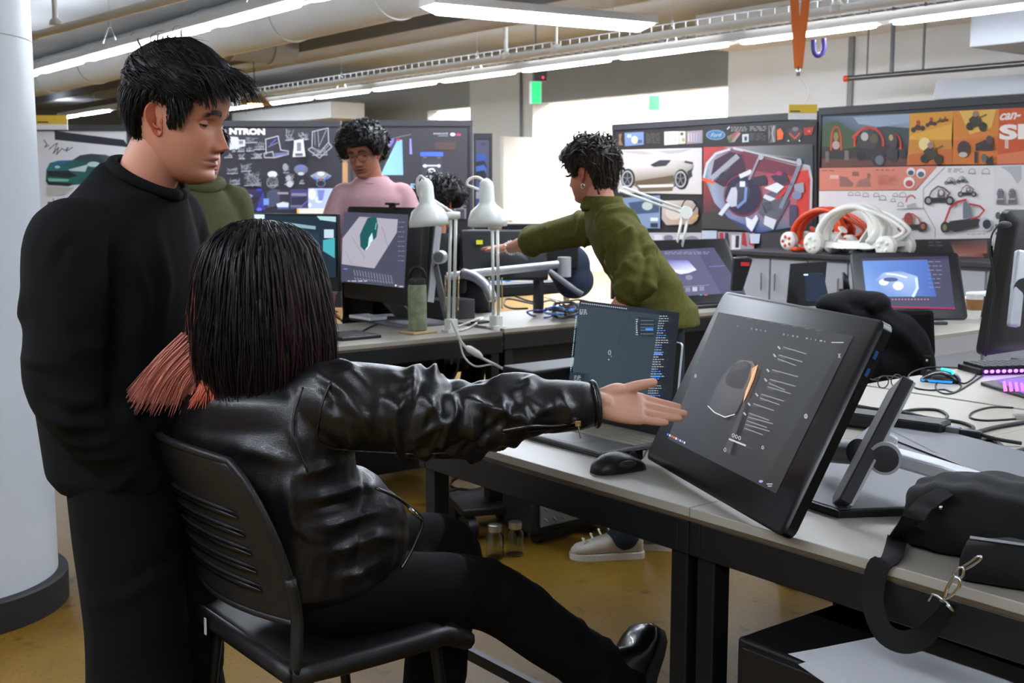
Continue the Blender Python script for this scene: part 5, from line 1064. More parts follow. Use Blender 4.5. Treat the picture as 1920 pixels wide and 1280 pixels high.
A.ring(1148.5, 661, 2.5, 4, 1, (150, 164, 170), n=8); A.el(1147, 674, 1, 1.5, (160, 170, 176)); A.el(1152, 668, .8, 1, (160, 170, 176)); A.line([(1176, 588), (1152, 650)], .7, (52, 62, 70))
A.done('screen', LT, 'screen')

# computer mice
def mouse(label, pos, yaw, m='black_plastic', glow=None, s=1.0):
    t = thing('computer_mouse', label, 'mouse', pos, yaw, 'computer mice'); R = []
    for y, w, h in ((-.058, .012, .010), (-.05, .024, .022), (-.03, .031, .034), (-.005, .031, .039), (.02, .029, .033), (.042, .027, .022), (.056, .02, .012), (.06, .008, .006)):
        a = np.linspace(0, math.pi, 11); R.append([(w * s * math.cos(x), y * s, .002 + h * s * math.sin(x) ** .8) for x in a] + [(-w * s * .9, y * s, .0), (w * s * .9, y * s, .0)])
    MB().rings(R).build('shell', m, t, smooth='auto'); MB().box((0, .035 * s, .027 * s), (.0015, .05 * s, .02 * s)).build('button_gap', 'black_gloss', t)
    MB().lathe([(.009 * s, -.004), (.011 * s, 0), (.009 * s, .004)], 14, (0, .035 * s, .026 * s), (1, 0, 0)).build('scroll_wheel', 'dark_grey', t, smooth='auto')
    for x in (-1, 1): MB().ell((x * .028 * s, .005, .018 * s), (.004 * s, .022 * s, .008 * s)).build('side_button', 'dark_grey', t, smooth=True)
    if glow:
        MB().rings([[(w * 1.04 * s, y * s, .003), (w * 1.04 * s, y * s, .010), (-w * 1.04 * s, y * s, .010), (-w * 1.04 * s, y * s, .003)] for y, w in ((-.056, .014), (-.03, .031), (.02, .030), (.056, .021))]).build('glow_ring', 'blue_glow', t)
        MB().tube([(-.02 * s, -.035 * s, .031 * s), (-.012 * s, -.03 * s, .038 * s), (-.006 * s, .0, .042 * s)], .004 * s, 8, smooth=10).build('glow_strip', glow, t, smooth=True)
    return t
mouse('black mouse on the near desk before the laptop', atz(1158, 882, DZ), math.radians(-62), 'black_plastic', s=1.15)
mouse('black gaming mouse with cyan lights on the desk behind', atz(1764, 716, DZ), math.radians(66), 'black_gloss', 'cyan_glow', 1.1)
mouse('grey mouse before the blue car display', atz(1737, 604, DZ), 1.0, 'dark_grey')

def cable(label, pts, r=.0035, m='cable_black', z=DZ, n=None, name='cable', group='loose cables'):
    P = [atz(p[0], p[1], z + r + (p[2] if len(p) > 2 else 0)) for p in pts]
    o = tag(MB().tube(P, r, 6, smooth=n or len(pts) * 7).build(name, m, smooth=True), label, 'cable', group); return o
cable('thin black cable of the near mouse', [(1186, 868), (1205, 858), (1215, 840), (1228, 820), (1236, 806)], .002)
cable('thin black cable looping round the cyan mouse', [(1790, 712), (1810, 718), (1830, 700), (1800, 690), (1740, 689), (1705, 702), (1712, 724), (1740, 731), (1770, 730), (1790, 735), (1802, 722), (1780, 712), (1758, 716), (1756, 730), (1775, 738), (1800, 731), (1845, 702)], .0028)
cable('black cable across the desk from the power brick', [(1605, 760), (1640, 766), (1690, 772), (1745, 784), (1800, 791), (1826, 803), (1790, 808), (1745, 802)], .005)
cable('black cable arching over the power brick', [(1668, 778), (1710, 768), (1755, 768), (1776, 778), (1770, 790)], .0045)
cable('black cable curving off the right edge of the desk', [(1760, 815), (1820, 812), (1870, 800), (1930, 790)], .006)
cable('thin black cable with a small plug by the right edge', [(1900, 764), (1860, 763), (1825, 772), (1820, 783), (1850, 788), (1905, 785)], .003)
cable('grey cable snaking at the right edge', [(1760, 818), (1800, 822), (1835, 825), (1862, 845), (1890, 852), (1930, 858)], .006)
cable('dark cable bundle behind the grey slab', [(1815, 842), (1836, 826), (1862, 824), (1890, 846), (1930, 842)], .007)
tag(B((-.018, -.01, 0), (.018, .01, .014)).build('cable_plug', 'steel', bev=.002), 'small metal cable plug at the right edge', 'plug').location = atz(1912, 786, DZ)
# power brick
t = thing('power_brick', 'long black power brick with a plug behind the display stand', 'power supply', (atz(1600, 800, DZ) + atz(1745, 815, DZ)) / 2, math.atan2(*(atz(1745, 815, DZ) - atz(1600, 795, DZ))[[1, 0]]))
B((-.17, -.035, 0), (.15, .035, .045)).build('case', 'black_plastic', t, bev=.008); B((.15, -.014, .01), (.185, .014, .034)).build('socket', 'mid_grey', t, bev=.003); B((.185, -.011, .012), (.24, .011, .032)).build('plug', 'black_plastic', t, bev=.005); MB().tube([(.24, 0, .022), (.28, .005, .015), (.33, .03, .008)], .005, 8, smooth=10).build('lead', 'cable_black', t, smooth=True)
# grey flat base of the rear display
t = thing('metal_slab', 'flat grey base slab of the rear display with a dark slit', 'stand', atz(1760, 840, DZ))
sl = [atz(x, y, DZ)[:2] for x, y in ((1654, 812), (1698, 800), (1940, 866), (1960, 960), (1850, 912))]
wparent(MB().prism(sl, DZ, DZ + .02).build('slab', 'mid_grey', bev=.004), t)
p, q = atz(1676, 822, DZ + .0205), atz(1846, 887, DZ + .0205); wparent(bar(p, q, .016, .002, np.array((0, 0, 1.))).build('slit', 'black_gloss'), t)
# eyeglasses
t = place('eyeglasses', 'black framed eyeglasses lying on the desk behind the pen display', 'glasses', 1668, 728, DZ, .5)
for x in (-.03, .03): MB().tube([(x + .024 * math.cos(a), .0, .024 + .02 * math.sin(a)) for a in np.linspace(0, 2 * math.pi, 20)], .002, 6).build('rim', 'black_plastic', t, smooth=True)
MB().tube([(-.007, 0, .028), (0, 0, .032), (.007, 0, .028)], .002, 6).build('bridge', 'black_plastic', t)
for x in (-.054, .054): MB().tube([(x, 0, .03), (x * .98, .07, .028), (x * .9, .125, .006)], .002, 6, smooth=10).build('temple', 'black_plastic', t, smooth=True)
# keyboard with purple light, and a slab with painted purple reflections
t = place('keyboard', 'keyboard with glowing purple lights at the right edge', 'keyboard', 1838, 704, DZ, math.radians(10))
B((0, 0, .0), (.44, .15, .022)).build('case', 'black_plastic', t, bev=.004)
for k in range(18): MB().ell((.02 + k * .023, -.003, .014), (.008, .004, .006), 8, 6).build('light', 'purple_glow', t, smooth=True)
k0 = None
for r_ in range(5):
    for c_ in range(14):
        if k0 is None: k0 = B((-.013, -.012, 0), (.013, .012, .01)).build('key', 'black_plastic', t, bev=.002); kk = k0
        else: kk = k0.copy(); COL.objects.link(kk)
        kk.location = (.03 + c_ * .03, .018 + r_ * .028, .022)
t = thing('glossy_tablet', 'thin glossy black slab with a painted purple reflection in front of the lit keyboard', 'tablet', atz(1840, 722, DZ))
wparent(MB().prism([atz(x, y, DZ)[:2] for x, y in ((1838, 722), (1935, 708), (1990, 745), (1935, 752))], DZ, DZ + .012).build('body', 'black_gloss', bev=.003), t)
wparent(MB().prism([atz(x, y, DZ + .012)[:2] for x, y in ((1868, 713), (1932, 706), (1985, 737), (1925, 741))], DZ + .0121, DZ + .0124).build('painted_reflection', emat('painted_purple_sheen', (120, 50, 220), .45, (20, 10, 30), .2)), t)  # purple reflection on the slab, painted as a weak emission
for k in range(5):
    x0 = 1880 + 11 * k; wparent(MB().prism([atz(x, y, DZ + .0125)[:2] for x, y in ((x0, 715 + k), (x0 + 5, 714 + k), (x0 + 9, 733), (x0 + 2, 734))], DZ + .0125, DZ + .0127).build('painted_streak', emat('painted_pink_streak', (214, 90, 235), .8, (20, 10, 30), .2) if k == 0 else 'painted_pink_streak'), t)  # pink streaks of the reflection, also painted as emission
# rear display seen from behind at the right edge
t = thing('pen_display', 'black display seen from behind at the right edge', 'display', atz(1850, 690, DZ), 0, 'pen displays')
p0, p1 = at(1838, 668, 3.85), at(1889, 394, 3.80); exb = nrm((.80, .60, 0)); eyb = nrm(p1 - p0); eyb = nrm(eyb - exb * np.dot(eyb, exb)); nb = np.cross(exb, eyb); hb = np.linalg.norm(p1 - p0)
if nb[1] > 0: nb = -nb
Oc = p0 + exb * .34 + eyb * hb / 2
def layb(w, h, r, d): q = np.array(rr(w, h, r)); return Oc + np.outer(q[:, 0], exb) + np.outer(q[:, 1], eyb) + nb * d
wparent(MB().rings([layb(.68, hb, .03, -.02), layb(.68, hb, .03, 0), layb(.62, hb - .06, .03, .022)]).build('housing', 'black_plastic', smooth='auto'), t)
c = at(1918, 540, 3.7); wparent(MB().lathe([(.034, -.03), (.034, .03)], 20, c, (-.2, -1, 0)).build('pivot', 'dark_grey', smooth='auto'), t)
wparent(bar(at(1915, 470, 3.72), at(1900, 612, 3.66), .035, .03, np.array((0, -1., 0))).build('stand_arm', 'alu', bev=.006), t); wparent(bar(at(1935, 540, 3.75), at(1985, 690, 3.8), .05, .03, np.array((0, -1., 0))).build('stand_leg', 'alu', bev=.006), t)
wparent(MB().box(atz(1975, 676, DZ + .01), (.25, .2, .02), rz=.6).build('base', 'dark_grey', bev=.006), t)
t = thing('earbud_cable', 'dark grey bulb on a thin black cable hanging beside the rear display', 'cable', at(1884, 421, 3.78), 0, 'loose cables')
wparent(MB().ell(at(1884, 421, 3.78), (.022, .012, .012)).build('bulb', 'dark_grey', smooth=True), t)
wparent(MB().tube([at(x, y, 3.78) for x, y in ((1872, 422), (1860, 440), (1856, 470), (1862, 510), (1864, 550), (1858, 590), (1852, 630), (1848, 668))], .0032, 6, smooth=30).build('wire', 'cable_black', smooth=True), t)

# ------------------------------------------------------------------ bag with strap, paper, pedestal
BG = thing('shoulder_bag', 'black canvas shoulder bag with chrome clips on the near desk', 'bag', atz(1850, 1075, DZ + .001))
cb_ = atz(1865, 1040, DZ)[:2]; bd = nrm((.86, -.5, 0)); bn = np.array((-bd[1], bd[0], 0))
def bagring(s, w, h, z0, sh=0): 
    c, s_ = superell(22, 2.9); return [np.array((cb_[0], cb_[1], DZ)) + bd * s + bn * (w * a + sh) + np.array((0, 0, z0 + h * (1 + b))) for a, b in zip(c, s_)]
mb = MB().rings([bagring(s, w, h, z, sh) for s, w, h, z, sh in ((-.155, .05, .035, .012, .02), (-.145, .08, .052, .004, .015), (-.1, .1, .064, .002, .01), (-.03, .108, .07, .002, .0), (.05, .108, .068, .002, 0), (.13, .1, .06, .002, 0), (.17, .07, .04, .01, 0))])
me = remesh(mb, .006, 3); v = getv(me); n_ = getn(me); v += n_ * (.004 * np.sin(v[:, 0] * 60 + v[:, 2] * 70) * np.sin(v[:, 1] * 55))[:, None]; setv(me, v)
wparent(link('body', me, 'canvas_black', smooth=True), BG)
pc = atz(1885, 1098, DZ); mb = MB()
def pr(s, w, h): 
    c, s_ = superell(18, 3.2); return [np.array((pc[0], pc[1], DZ)) + bd * s + bn * w * a + np.array((0, 0, .003 + h * (1 + b))) for a, b in zip(c, s_)]
wparent(MB().rings([pr(s, w, h) for s, w, h in ((-.07, .02, .02), (-.062, .032, .032), (0, .038, .038), (.1, .036, .034), (.115, .02, .02))]).build('front_pocket', 'canvas_black', smooth=True), BG)
zp = [np.array((pc[0], pc[1], DZ + .078)) + bd * s - bn * .02 for s in np.linspace(-.055, .1, 8)]; wparent(MB().tube(zp, .0035, 6).build('zip', 'steel_dark'), BG)
# strap
def vpl(px, py, v): return on_plane(px, py, v)
ue = np.dot(on_plane(1652, 1050, 1.715), GU)
sp = [at(1775, 920, 1.98), at(1735, 945, 1.97), at(1705, 978, 1.96), atz(1684, 1008, DZ + .012), G(ue, 1.745, DZ + .006), G(ue + .003, 1.712, DZ - .004), G(ue + .004, 1.700, DZ - .05), vpl(1641, 1150, 1.69), vpl(1658, 1186, 1.685), vpl(1690, 1203, 1.68), vpl(1725, 1196, 1.675), vpl(1755, 1165, 1.675), vpl(1782, 1132, 1.68)]
P = spline(sp, 60); T = np.gradient(P, axis=0); L, Rr = [], []
for i in range(60):
    f = i / 59; wd = nrm(np.array((1, -.25, .35 * (1 - f)))) if f < .35 else nrm(np.array((math.cos((f - .35) * 3.2) * .9 + .1, -.35, math.sin((f - .35) * 4.0) * .9)))
    wd = nrm(wd - nrm(T[i]) * np.dot(wd, nrm(T[i]))); nn = nrm(np.cross(T[i], wd)); L.append([P[i] + wd * .019 + nn * .001, P[i] - wd * .019 + nn * .001, P[i] - wd * .019 - nn * .001, P[i] + wd * .019 - nn * .001])
wparent(MB().rings(L).build('strap', 'canvas_black', smooth='auto'), BG)
def px3(l, v): return [vpl(x, y, v) for x, y in l]
wparent(MB().tube(px3([(1741, 1126), (1748, 1114), (1756, 1116), (1774, 1128), (1788, 1146), (1782, 1140), (1762, 1124)], 1.672), .0022, 6).build('strap_ring', 'chrome', smooth=True), BG)
wparent(MB().tube(px3([(1770, 1124), (1776, 1102), (1788, 1084), (1798, 1084), (1800, 1096), (1788, 1112), (1774, 1122)], 1.668), .0028, 7, smooth=24).build('snap_hook', 'chrome', smooth=True), BG)
wparent(MB().tube(px3([(1793, 1086), (1788, 1076), (1794, 1066), (1806, 1064), (1806, 1078), (1798, 1084)], 1.68), .0022, 6, smooth=18).build('link_ring', 'chrome', smooth=True), BG)
wparent(MB().tube(px3([(1802, 1064), (1818, 1054), (1834, 1043), (1840, 1046), (1826, 1058), (1808, 1068)], 1.70), .0024, 6, smooth=18).build('clip_bar', 'chrome', smooth=True), BG)
wparent(MB().ell(at(1764, 951, 1.955), (.004, .004, .004), 8, 6).build('rivet', 'chrome', smooth=True), BG)
PD = thing('drawer_pedestal', 'dark drawer pedestal under the near desk holding white paper', 'pedestal', G(.35, 1.64, 0), GA)
B((0, 0, .05), (.5, 1.06, .55)).build('body', 'black_metal', PD, bev=.006)
for z in (.07, .24, .41):
    d = B((-.012, .02, z), (.0, 1.04, z + .13)).build('drawer_front', 'black_metal', PD, bev=.003); MB().tube([(-.03, .4, z + .1), (-.03, .66, z + .1)], .006, 6).build('handle', 'steel', d)
for x in (.05, .45):
    for y in (.05, 1.0): MB().lathe([(.025, -.012), (.025, .012)], 14, (x, y, .025), (1, 0, 0)).build('caster', 'black_plastic', PD)
def sheet(label, pts, z, curl=0):
    P = [atz(x, y, z) for x, y in pts]; mb = MB().prism([p[:2] for p in P], z - .0006, z); o = mb.build('paper_sheet', 'paper'); return tag(o, label, 'paper', 'white paper sheets')
sheet('large white paper sheet on the dark pedestal', [(1478, 1225), (1530, 1216), (1600, 1202), (1712, 1180), (1940, 1262), (1960, 1420), (1640, 1300), (1560, 1262)], .5532)
sheet('folded white paper corner sticking out below the large sheet', [(1497, 1245), (1512, 1240), (1560, 1258), (1700, 1330), (1640, 1345), (1540, 1275)], .5516)
t = thing('outlet_plate', 'small grey metal outlet plate below the near desk', 'plate', (0, 0, 0)); a, b = vpl(1588, 1122, 2.12), vpl(1720, 1190, 2.12)
wparent(MB().prism([(0, 0), (1, 0), (1, 1), (0, 1)], 0, .01, (vpl(1588, 1195, 2.12), vpl(1722, 1195, 2.12) - vpl(1588, 1195, 2.12), vpl(1588, 1120, 2.12) - vpl(1588, 1195, 2.12), -GV)).build('plate', 'mid_grey', bev=.003), t)
for x, y in ((1597, 1130), (1597, 1172)): wparent(MB().ell(vpl(x, y, 2.108), (.005, .005, .005), 8, 6).build('screw', 'black_plastic', smooth=True), t)
wparent(bar(vpl(1612, 1150, 2.105), vpl(1640, 1140, 2.105), .016, .006, GV).build('label_holder', 'light_grey'), t)

# ------------------------------------------------------------------ the plastic chair of the woman
CH = thing('plastic_chair', 'dark plastic chair with slotted back under the seated woman', 'chair', G(2.20, 1.21, 0), GA)
def seat_pt(s, t):   # s across (-1..1, + = u), t 0 back .. 1 front
    w = .250 * (1 - .06 * abs(2 * t - 1) ** 3); x = -.20 + .42 * t; z = .455 - .012 * (1 - s * s) * math.sin(math.pi * t) - (.03 * max(0, t - .85) / .15)
    return (x, s * w + .026, z)
S = [[seat_pt(s, t) for s in np.linspace(-1, 1, 17)] for t in np.linspace(0, 1, 15)]
o = MB().rings(S, caps=False, closed=False).build('seat', 'chair_plastic', CH, smooth=True); sd = o.modifiers.new('t', 'SOLIDIFY'); sd.thickness = .014; sd.offset = -1
rim = [seat_pt(s, 0) for s in np.linspace(-1, 1, 12)] + [seat_pt(1, t) for t in np.linspace(.1, 1, 10)] + [seat_pt(s, 1) for s in np.linspace(.9, -1, 12)] + [seat_pt(-1, t) for t in np.linspace(.95, 0, 10)]
MB().tube([(x * 1.01, y * 1.01, z - .012) for x, y, z in rim], .016, 8, flat=1.3).build('seat_rim', 'chair_plastic', CH, smooth=True)
def back_pt(s, t):
    w = float(np.interp(t, [0, .15, .35, .6, .8, .92, 1], [.236, .242, .247, .238, .220, .200, .168]))
    x = -.185 - .10 * t ** 1.4 - .050 * (1 - s * s); return (x, s * w + .030, .545 + .325 * t + .018 * (1 - s * s) * t)
S = [[back_pt(s, t) for s in np.linspace(-1, 1, 25)] for t in np.linspace(0, 1, 25)]
o = MB().rings(S, caps=False, closed=False).build('backrest', 'chair_plastic', CH, smooth=True); sd = o.modifiers.new('t', 'SOLIDIFY'); sd.thickness = .009; sd.offset = 0
for k in range(5):
    t_ = .16 + .115 * k; MB().tube([np.array(back_pt(s, t_ + .02 * (1 - s * s))) + np.array((-.008, 0, 0)) for s in np.linspace(-.70, .93, 20)], [.002] + [.0058] * 8 + [.002], 6).build('slot', 'black_gloss', o, smooth=True)
    MB().tube([np.array(back_pt(s, t_ + .03 + .02 * (1 - s * s))) + np.array((-.007, 0, 0)) for s in np.linspace(-.70, .93, 20)], [.001] + [.0042] * 8 + [.001], 6).build('slot_lip', 'chair_plastic', o, smooth=True)
edge = [back_pt(-1, t) for t in np.linspace(0, 1, 14)] + [back_pt(s, 1) for s in np.linspace(-.9, .9, 16)] + [back_pt(1, t) for t in np.linspace(1, 0, 14)]
MB().tube(edge, .0085, 8).build('back_edge', 'chair_plastic', CH, smooth=True)
for s in (-1, 1): MB().tube([(-.195, s * .24 + .029, .45), (-.19, s * .241 + .029, .5), back_pt(s, .05), back_pt(s, .3)], .0165, 8, smooth=14, flat=.7).build('upright', 'chair_plastic', CH, smooth=True)
MB().tube([back_pt(s, 0) for s in np.linspace(-1, 1, 14)], .008, 8).build('back_lower_edge', 'chair_plastic', CH, smooth=True)
for sx in (-1, 1):
    for sy in (-1, 1): MB().tube([(sx * .15, sy * .21 + .026, .44), (sx * .2, sy * .235 + .026, .01)], .0125, 10).build('leg', 'black_metal', CH, smooth='auto')
B((-.2265, .14, .425), (-.224, .148, .462)).build('sticker', 'paper', CH)

# ------------------------------------------------------------------ left desk: display, bottle, lamps
def draw_left(A):
    A.poly([(645, 397), (766, 402), (758, 540), (638, 527)], (62, 64, 80))
    A.poly([(674, 406), (746, 411), (744, 436), (702, 503), (641, 495), (642, 447)], (150, 146, 158)); A.line([(660, 444), (684, 484)], .8, (110, 106, 116)); A.line([(716, 424), (728, 462)], .8, (110, 106, 116)); A.line([(648, 470), (660, 496)], .7, (118, 114, 122))
    A.poly([(690, 408), (706, 407), (709, 424), (706, 444), (692, 460), (684, 470), (676, 462), (675, 440), (682, 424)], (20, 74, 76)); A.poly([(692, 446), (698, 436), (700, 450), (690, 462)], (176, 206, 206)); A.line([(686, 468), (694, 458)], 1.5, (214, 226, 226)); A.line([(704, 430), (706, 418)], 1.4, (120, 170, 170))
    R = random.Random(3)
    for k in range(14): x = 664 + 5.4 * k; A.line([(x, 506 + k * .8), (x + 2, 516 + k * .8)], 1.6, (110, 112, 128)); A.line([(x + 1, 520 + k * .6), (x + 4, 524 + k * .6)], 1.2, (130, 132, 146))
    for k in range(9): A.scrib(748, 416 + 9 * k, 760, 418 + 9 * k, 5, 1.3, (110, 112, 140), k)
    A.scrib(654, 526, 690, 528, 8, 1.6, (170, 172, 180), 1); A.rect(646, 503, 653, 505, (90, 110, 200)); A.el(744, 535, 1.6, 1.6, (220, 220, 226)); A.rect(750, 536, 758, 538, (170, 172, 180))
YL = math.radians(-52); brx = at(787, 572, 5.46); BLl = brx - .71 * np.array((math.cos(YL), math.sin(YL), 0)); BLl[2] = brx[2] - .012
pl, layl, eyl, ezl = pen_display('upright pen display on the lamp desk showing a green car', BLl, YL, math.radians(86), .71, .465, draw_left, None, th=.05, scr='screen', m='black_plastic')
MB().box((.45, .02, .48), (.09, .03, .012)).box((.45, .02, .47), (.03, .025, .02)).build('webcam', 'black_plastic', pl, bev=.003)
dzl = BLl[2] - DZ
B((.12, -.04, -dzl), (.62, .24, -dzl + .016)).build('stand_base', 'mid_grey', pl, bev=.005)
MB().rings([[(x, y, z) for x in (.24, .44) for y in (yy,)] + [(.44, yy + .012, z), (.24, yy + .012, z)] for yy, z in ((.16, -dzl + .016), (.07, .0), (.055, .2))]).build('stand_plate', 'mid_grey', pl)
t = thing('display_stand', 'dark bracket with a silver ring behind the left white lamp', 'stand', atz(822, 600, DZ))
a, b = at(815, 424, 5.6), at(800, 566, 5.55); wparent(bar(b, a, .03, .09, np.array((-.3, -1., 0))).build('bracket_bar', 'dark_grey', bev=.004), t); wparent(bar(b + np.array((.016, 0, 0)), a + np.array((.016, 0, 0)), .008, .085, np.array((-.3, -1., 0))).build('bracket_edge', 'silver_paint'), t)
wparent(MB().lathe([(.031, -.03), (.031, .03)], 24, at(825, 482, 5.55), (-.2, -1, 0)).build('pivot_ring', 'silver_paint', smooth='auto'), t); wparent(MB().lathe([(.024, .03), (.024, .034)], 24, at(825, 482, 5.55), (.2, 1, 0) if False else (-.2, -1, 0)).build('pivot_cap', 'mid_grey', smooth='auto'), t)
wparent(bar(at(815, 495, 5.58), atz(838, 598, DZ + .02), .03, .05, np.array((0, -1., 0))).build('arm', 'mid_grey', bev=.004), t)
c = atz(838, 600, DZ); wparent(MB().box(c + np.array((.0, .1, .05)), (.2, .2, .1), rz=GA).build('weight_box', 'dark_grey', bev=.006), t)
# bottle on a coaster
q = atz(783, 624, DZ); t = thing('coaster', 'pale wooden coaster under the green bottle', 'coaster', q, GA + .1); B((-.07, -.06, 0), (.07, .06, .012)).build('coaster_board', 'wood_light', t, bev=.004)
t = thing('water_bottle', 'green speckled water bottle with a black loop lid', 'bottle', q + np.array((0, 0, .0125)))
MB().lathe([(.038, 0), (.043, .004), (.043, .19), (.041, .205), (.037, .213)], 32).build('body', 'bottle_green', t, smooth='auto'); MB().lathe([(.0385, .208), (.0385, .225), (.034, .24), (.02, .243)], 28).build('lid', 'black_plastic', t, smooth='auto')
MB().tube([(.036 * math.cos(a), 0, .238 + .05 * math.sin(a)) for a in np.linspace(0, math.pi, 16)], .0055, 8, flat=1.6).build('loop_handle', 'black_plastic', t, smooth=True)
# architect lamps
def arch_lamp(label, bpx, bpy, Y0, joint, neck, tiltv, cordloop):
    q = atz(bpx, bpy, DZ); Y0 = q[1]; t = thing('desk_lamp', label, 'lamp', q, 0, 'white architect lamps')
    def W(o): return wparent(o, t)
    j = at(*joint, Y0 + .02); n = at(*neck[:2], neck[2])
    W(MB().box(q + np.array((0, 0, .03)), (.045, .05, .06), rz=GA).box(q + np.array((0, .01, .004)), (.07, .07, .012), rz=GA).build('clamp', 'lamp_white', bev=.004))
    W(MB().box(q + np.array((.0, -.03, -.02)), (.04, .016, .07), rz=GA).box(q + np.array((0, -.01, -.075)), (.045, .05, .025), rz=GA).build('clamp_jaw', 'lamp_white', bev=.003)); W(MB().tube([q + np.array((0, -.012, -.09)), q + np.array((0, -.012, -.15))], .006, 8).build('clamp_screw', 'steel_dark', smooth=True))
    base_ = q + np.array((0, 0, .06)); d = j - base_; L = np.linalg.norm(d)
    for s in (-1, 1): W(MB().tube([base_ + np.array((s * .012, 0, 0)), j + np.array((s * .012, 0, 0))], .0075, 8).build('arm_rod', 'lamp_white', smooth=True))
    for s in (-1, 1): W(MB().tube([base_ + d * .08 + np.array((s * .03, -.01, 0)) + np.array((.004 * math.cos(a), .004 * math.sin(a), 0)) + d * (.35 * a / 120) for a in np.linspace(0, 120, 160)], .0016, 4).build('spring', 'brass'))
    for p_ in (j, n): W(MB().lathe([(.016, -.03), (.018, -.02), (.018, .02), (.016, .03)], 14, p_, (1, .2, 0)).build('joint', 'lamp_white', smooth='auto'))
    for dz in (-.012, .012): W(MB().tube([j + np.array((0, 0, dz)), n + np.array((0, 0, dz))], .006, 8).build('upper_rod', 'lamp_white', smooth=True))
    ax_ = nrm(tiltv)
    W(MB().lathe([(.012, .015), (.028, 0), (.034, -.02), (.035, -.09), (.045, -.105), (.075, -.13), (.089, -.17), (.092, -.2), (.089, -.2), (.07, -.13), (.03, -.1)], 36, n + ax_ * .075 + np.array((0, -.03, 0)), ax_).build('shade', 'lamp_white', smooth=True))
    top = n + ax_ * .088 + np.array((0, -.03, 0)); W(MB().tube([top] + [at(x, y, Y0 - .02) for x, y in cordloop] , .0065, 8, smooth=24).build('cord', 'cable_white', smooth=True))
    return t
arch_lamp('white architect lamp beside the green bottle', 846, 622, 0, (850, 404), (801, 372, 5.40), (-.08, 0, 1), [(797, 338), (789, 330), (782, 340), (784, 362), (790, 372)])
arch_lamp('white architect lamp with its shade hanging toward the camera, right of the bottle', 930, 615, 0, (928, 424), (913, 372, 5.46), (-.02, -.05, 1), [(910, 340), (895, 332), (880, 336), (876, 346), (890, 352), (902, 356)])
# white inline cord with switch
t = thing('lamp_cord', 'white cord with an inline switch hanging off the lamp desk', 'cable', at(855, 615, 5.15), 0, 'loose cables')
wparent(MB().tube([at(x, y, 5.1) for x, y in ((846, 600), (858, 628), (868, 645), (884, 660), (905, 672), (930, 684), (952, 696))], .006, 8, smooth=30).build('cord', 'cable_white', smooth=True), t)
wparent(MB().tube([at(x, y, 5.09) for x, y in ((874, 650), (880, 654), (896, 664), (904, 670))], [.008, .016, .016, .008], 10, smooth=12).build('inline_switch', 'white_plastic', smooth=True), t)
wparent(MB().tube([at(x, y, 5.2) for x, y in ((862, 640), (870, 668), (890, 686), (915, 684), (930, 683))], .004, 8, smooth=24).build('second_cord', 'cable_white', smooth=True), t)
wparent(MB().tube([at(x, y, 5.25) for x, y in ((857, 645), (858, 690), (846, 718), (838, 760), (834, 860))], .005, 8, smooth=24).build('black_cord', 'cable_black', smooth=True), t)
# smaller stuff on the lamp desk
cable('black cable across the lamp desk', [(640, 602), (668, 594), (690, 588), (708, 604), (690, 615), (672, 625)], .004)
cable('black cable under the upright pen display', [(708, 603), (740, 598), (780, 590)], .004)
t = thing('note_pad', 'white notepad on the lamp desk under the display', 'notepad', atz(690, 597, DZ + .018), GA); B((-.05, -.1, 0), (.05, .1, .014)).build('pad', 'paper', t, bev=.002)
t = thing('graphics_tablet', 'black slab at the left end of the lamp desk', 'tablet', atz(655, 632, DZ), GA); B((-.1, -.11, 0), (.1, .11, .016)).build('slab', 'black_plastic', t, bev=.004)
for x in (-.06, -.02, .02, .06): MB().ell((x, -.095, .016), (.008, .008, .003), 8, 6).build('button', 'dark_grey', t, smooth=True)
t = thing('white_folder', 'white paper stack behind the green bottle', 'paper stack', atz(806, 590, DZ), GA); B((-.05, -.12, 0), (.05, .16, .06)).build('stack', 'paper', t, bev=.002); B((-.052, -.122, .06), (.052, .162, .064)).build('cover', 'white_plastic', t)
cable('white cable lying by the lamp clamp', [(858, 612), (875, 606), (890, 600), (905, 596), (884, 612), (862, 620)], .006, 'cable_white')
tag(MB().box((0, 0, .006), (.09, .05, .012), rz=.9).build('eraser_block', 'black_plastic', bev=.003), 'small black box between the two lamps', 'box').location = atz(900, 606, DZ)
tag(MB().ell((0, 0, .03), (.035, .035, .03)).build('round_weight', 'black_plastic', smooth=True), 'small round black weight beside the right lamp', 'weight').location = atz(912, 576, DZ)
# monitor with teal picture behind the woman
t = thing('monitor', 'wide monitor with a teal picture behind the head of the woman', 'monitor', at(520, 560, 5.9))
a, b = at(395, 396, 5.9), at(634, 404, 5.6); exm = nrm((b - a) * np.array((1, 1, 0))); Wm = np.linalg.norm((b - a)[:2])
R_ = np.array([exm, np.cross((0, 0, 1), exm), (0, 0, 1)]).T
cm = (a + b) / 2 - np.array((0, 0, .185)); wparent(MB().box(cm + np.array((0, .02, 0)), (Wm, .03, .37), R=R_).build('housing', 'black_plastic', bev=.004), t)
A = Art(a - np.array((0, .004, 0)), exm, (0, 0, 1), .0003); A.poly([(398, 400), (630, 407), (630, 520), (398, 520)], (18, 34, 48)); A.poly([(398, 400), (496, 402), (496, 420), (398, 424)], (190, 206, 212)); A.poly([(594, 405), (630, 406), (630, 416), (600, 412)], (150, 186, 190)); A.poly([(500, 412), (592, 424), (592, 430), (500, 420)], (120, 150, 160)); A.rect(608, 430, 626, 446, (170, 186, 200)); A.poly([(606, 450), (628, 446), (628, 484), (606, 470)], (60, 150, 160)); A.rect(500, 436, 600, 480, (22, 46, 56)); A.done('screen', t, 'screen')
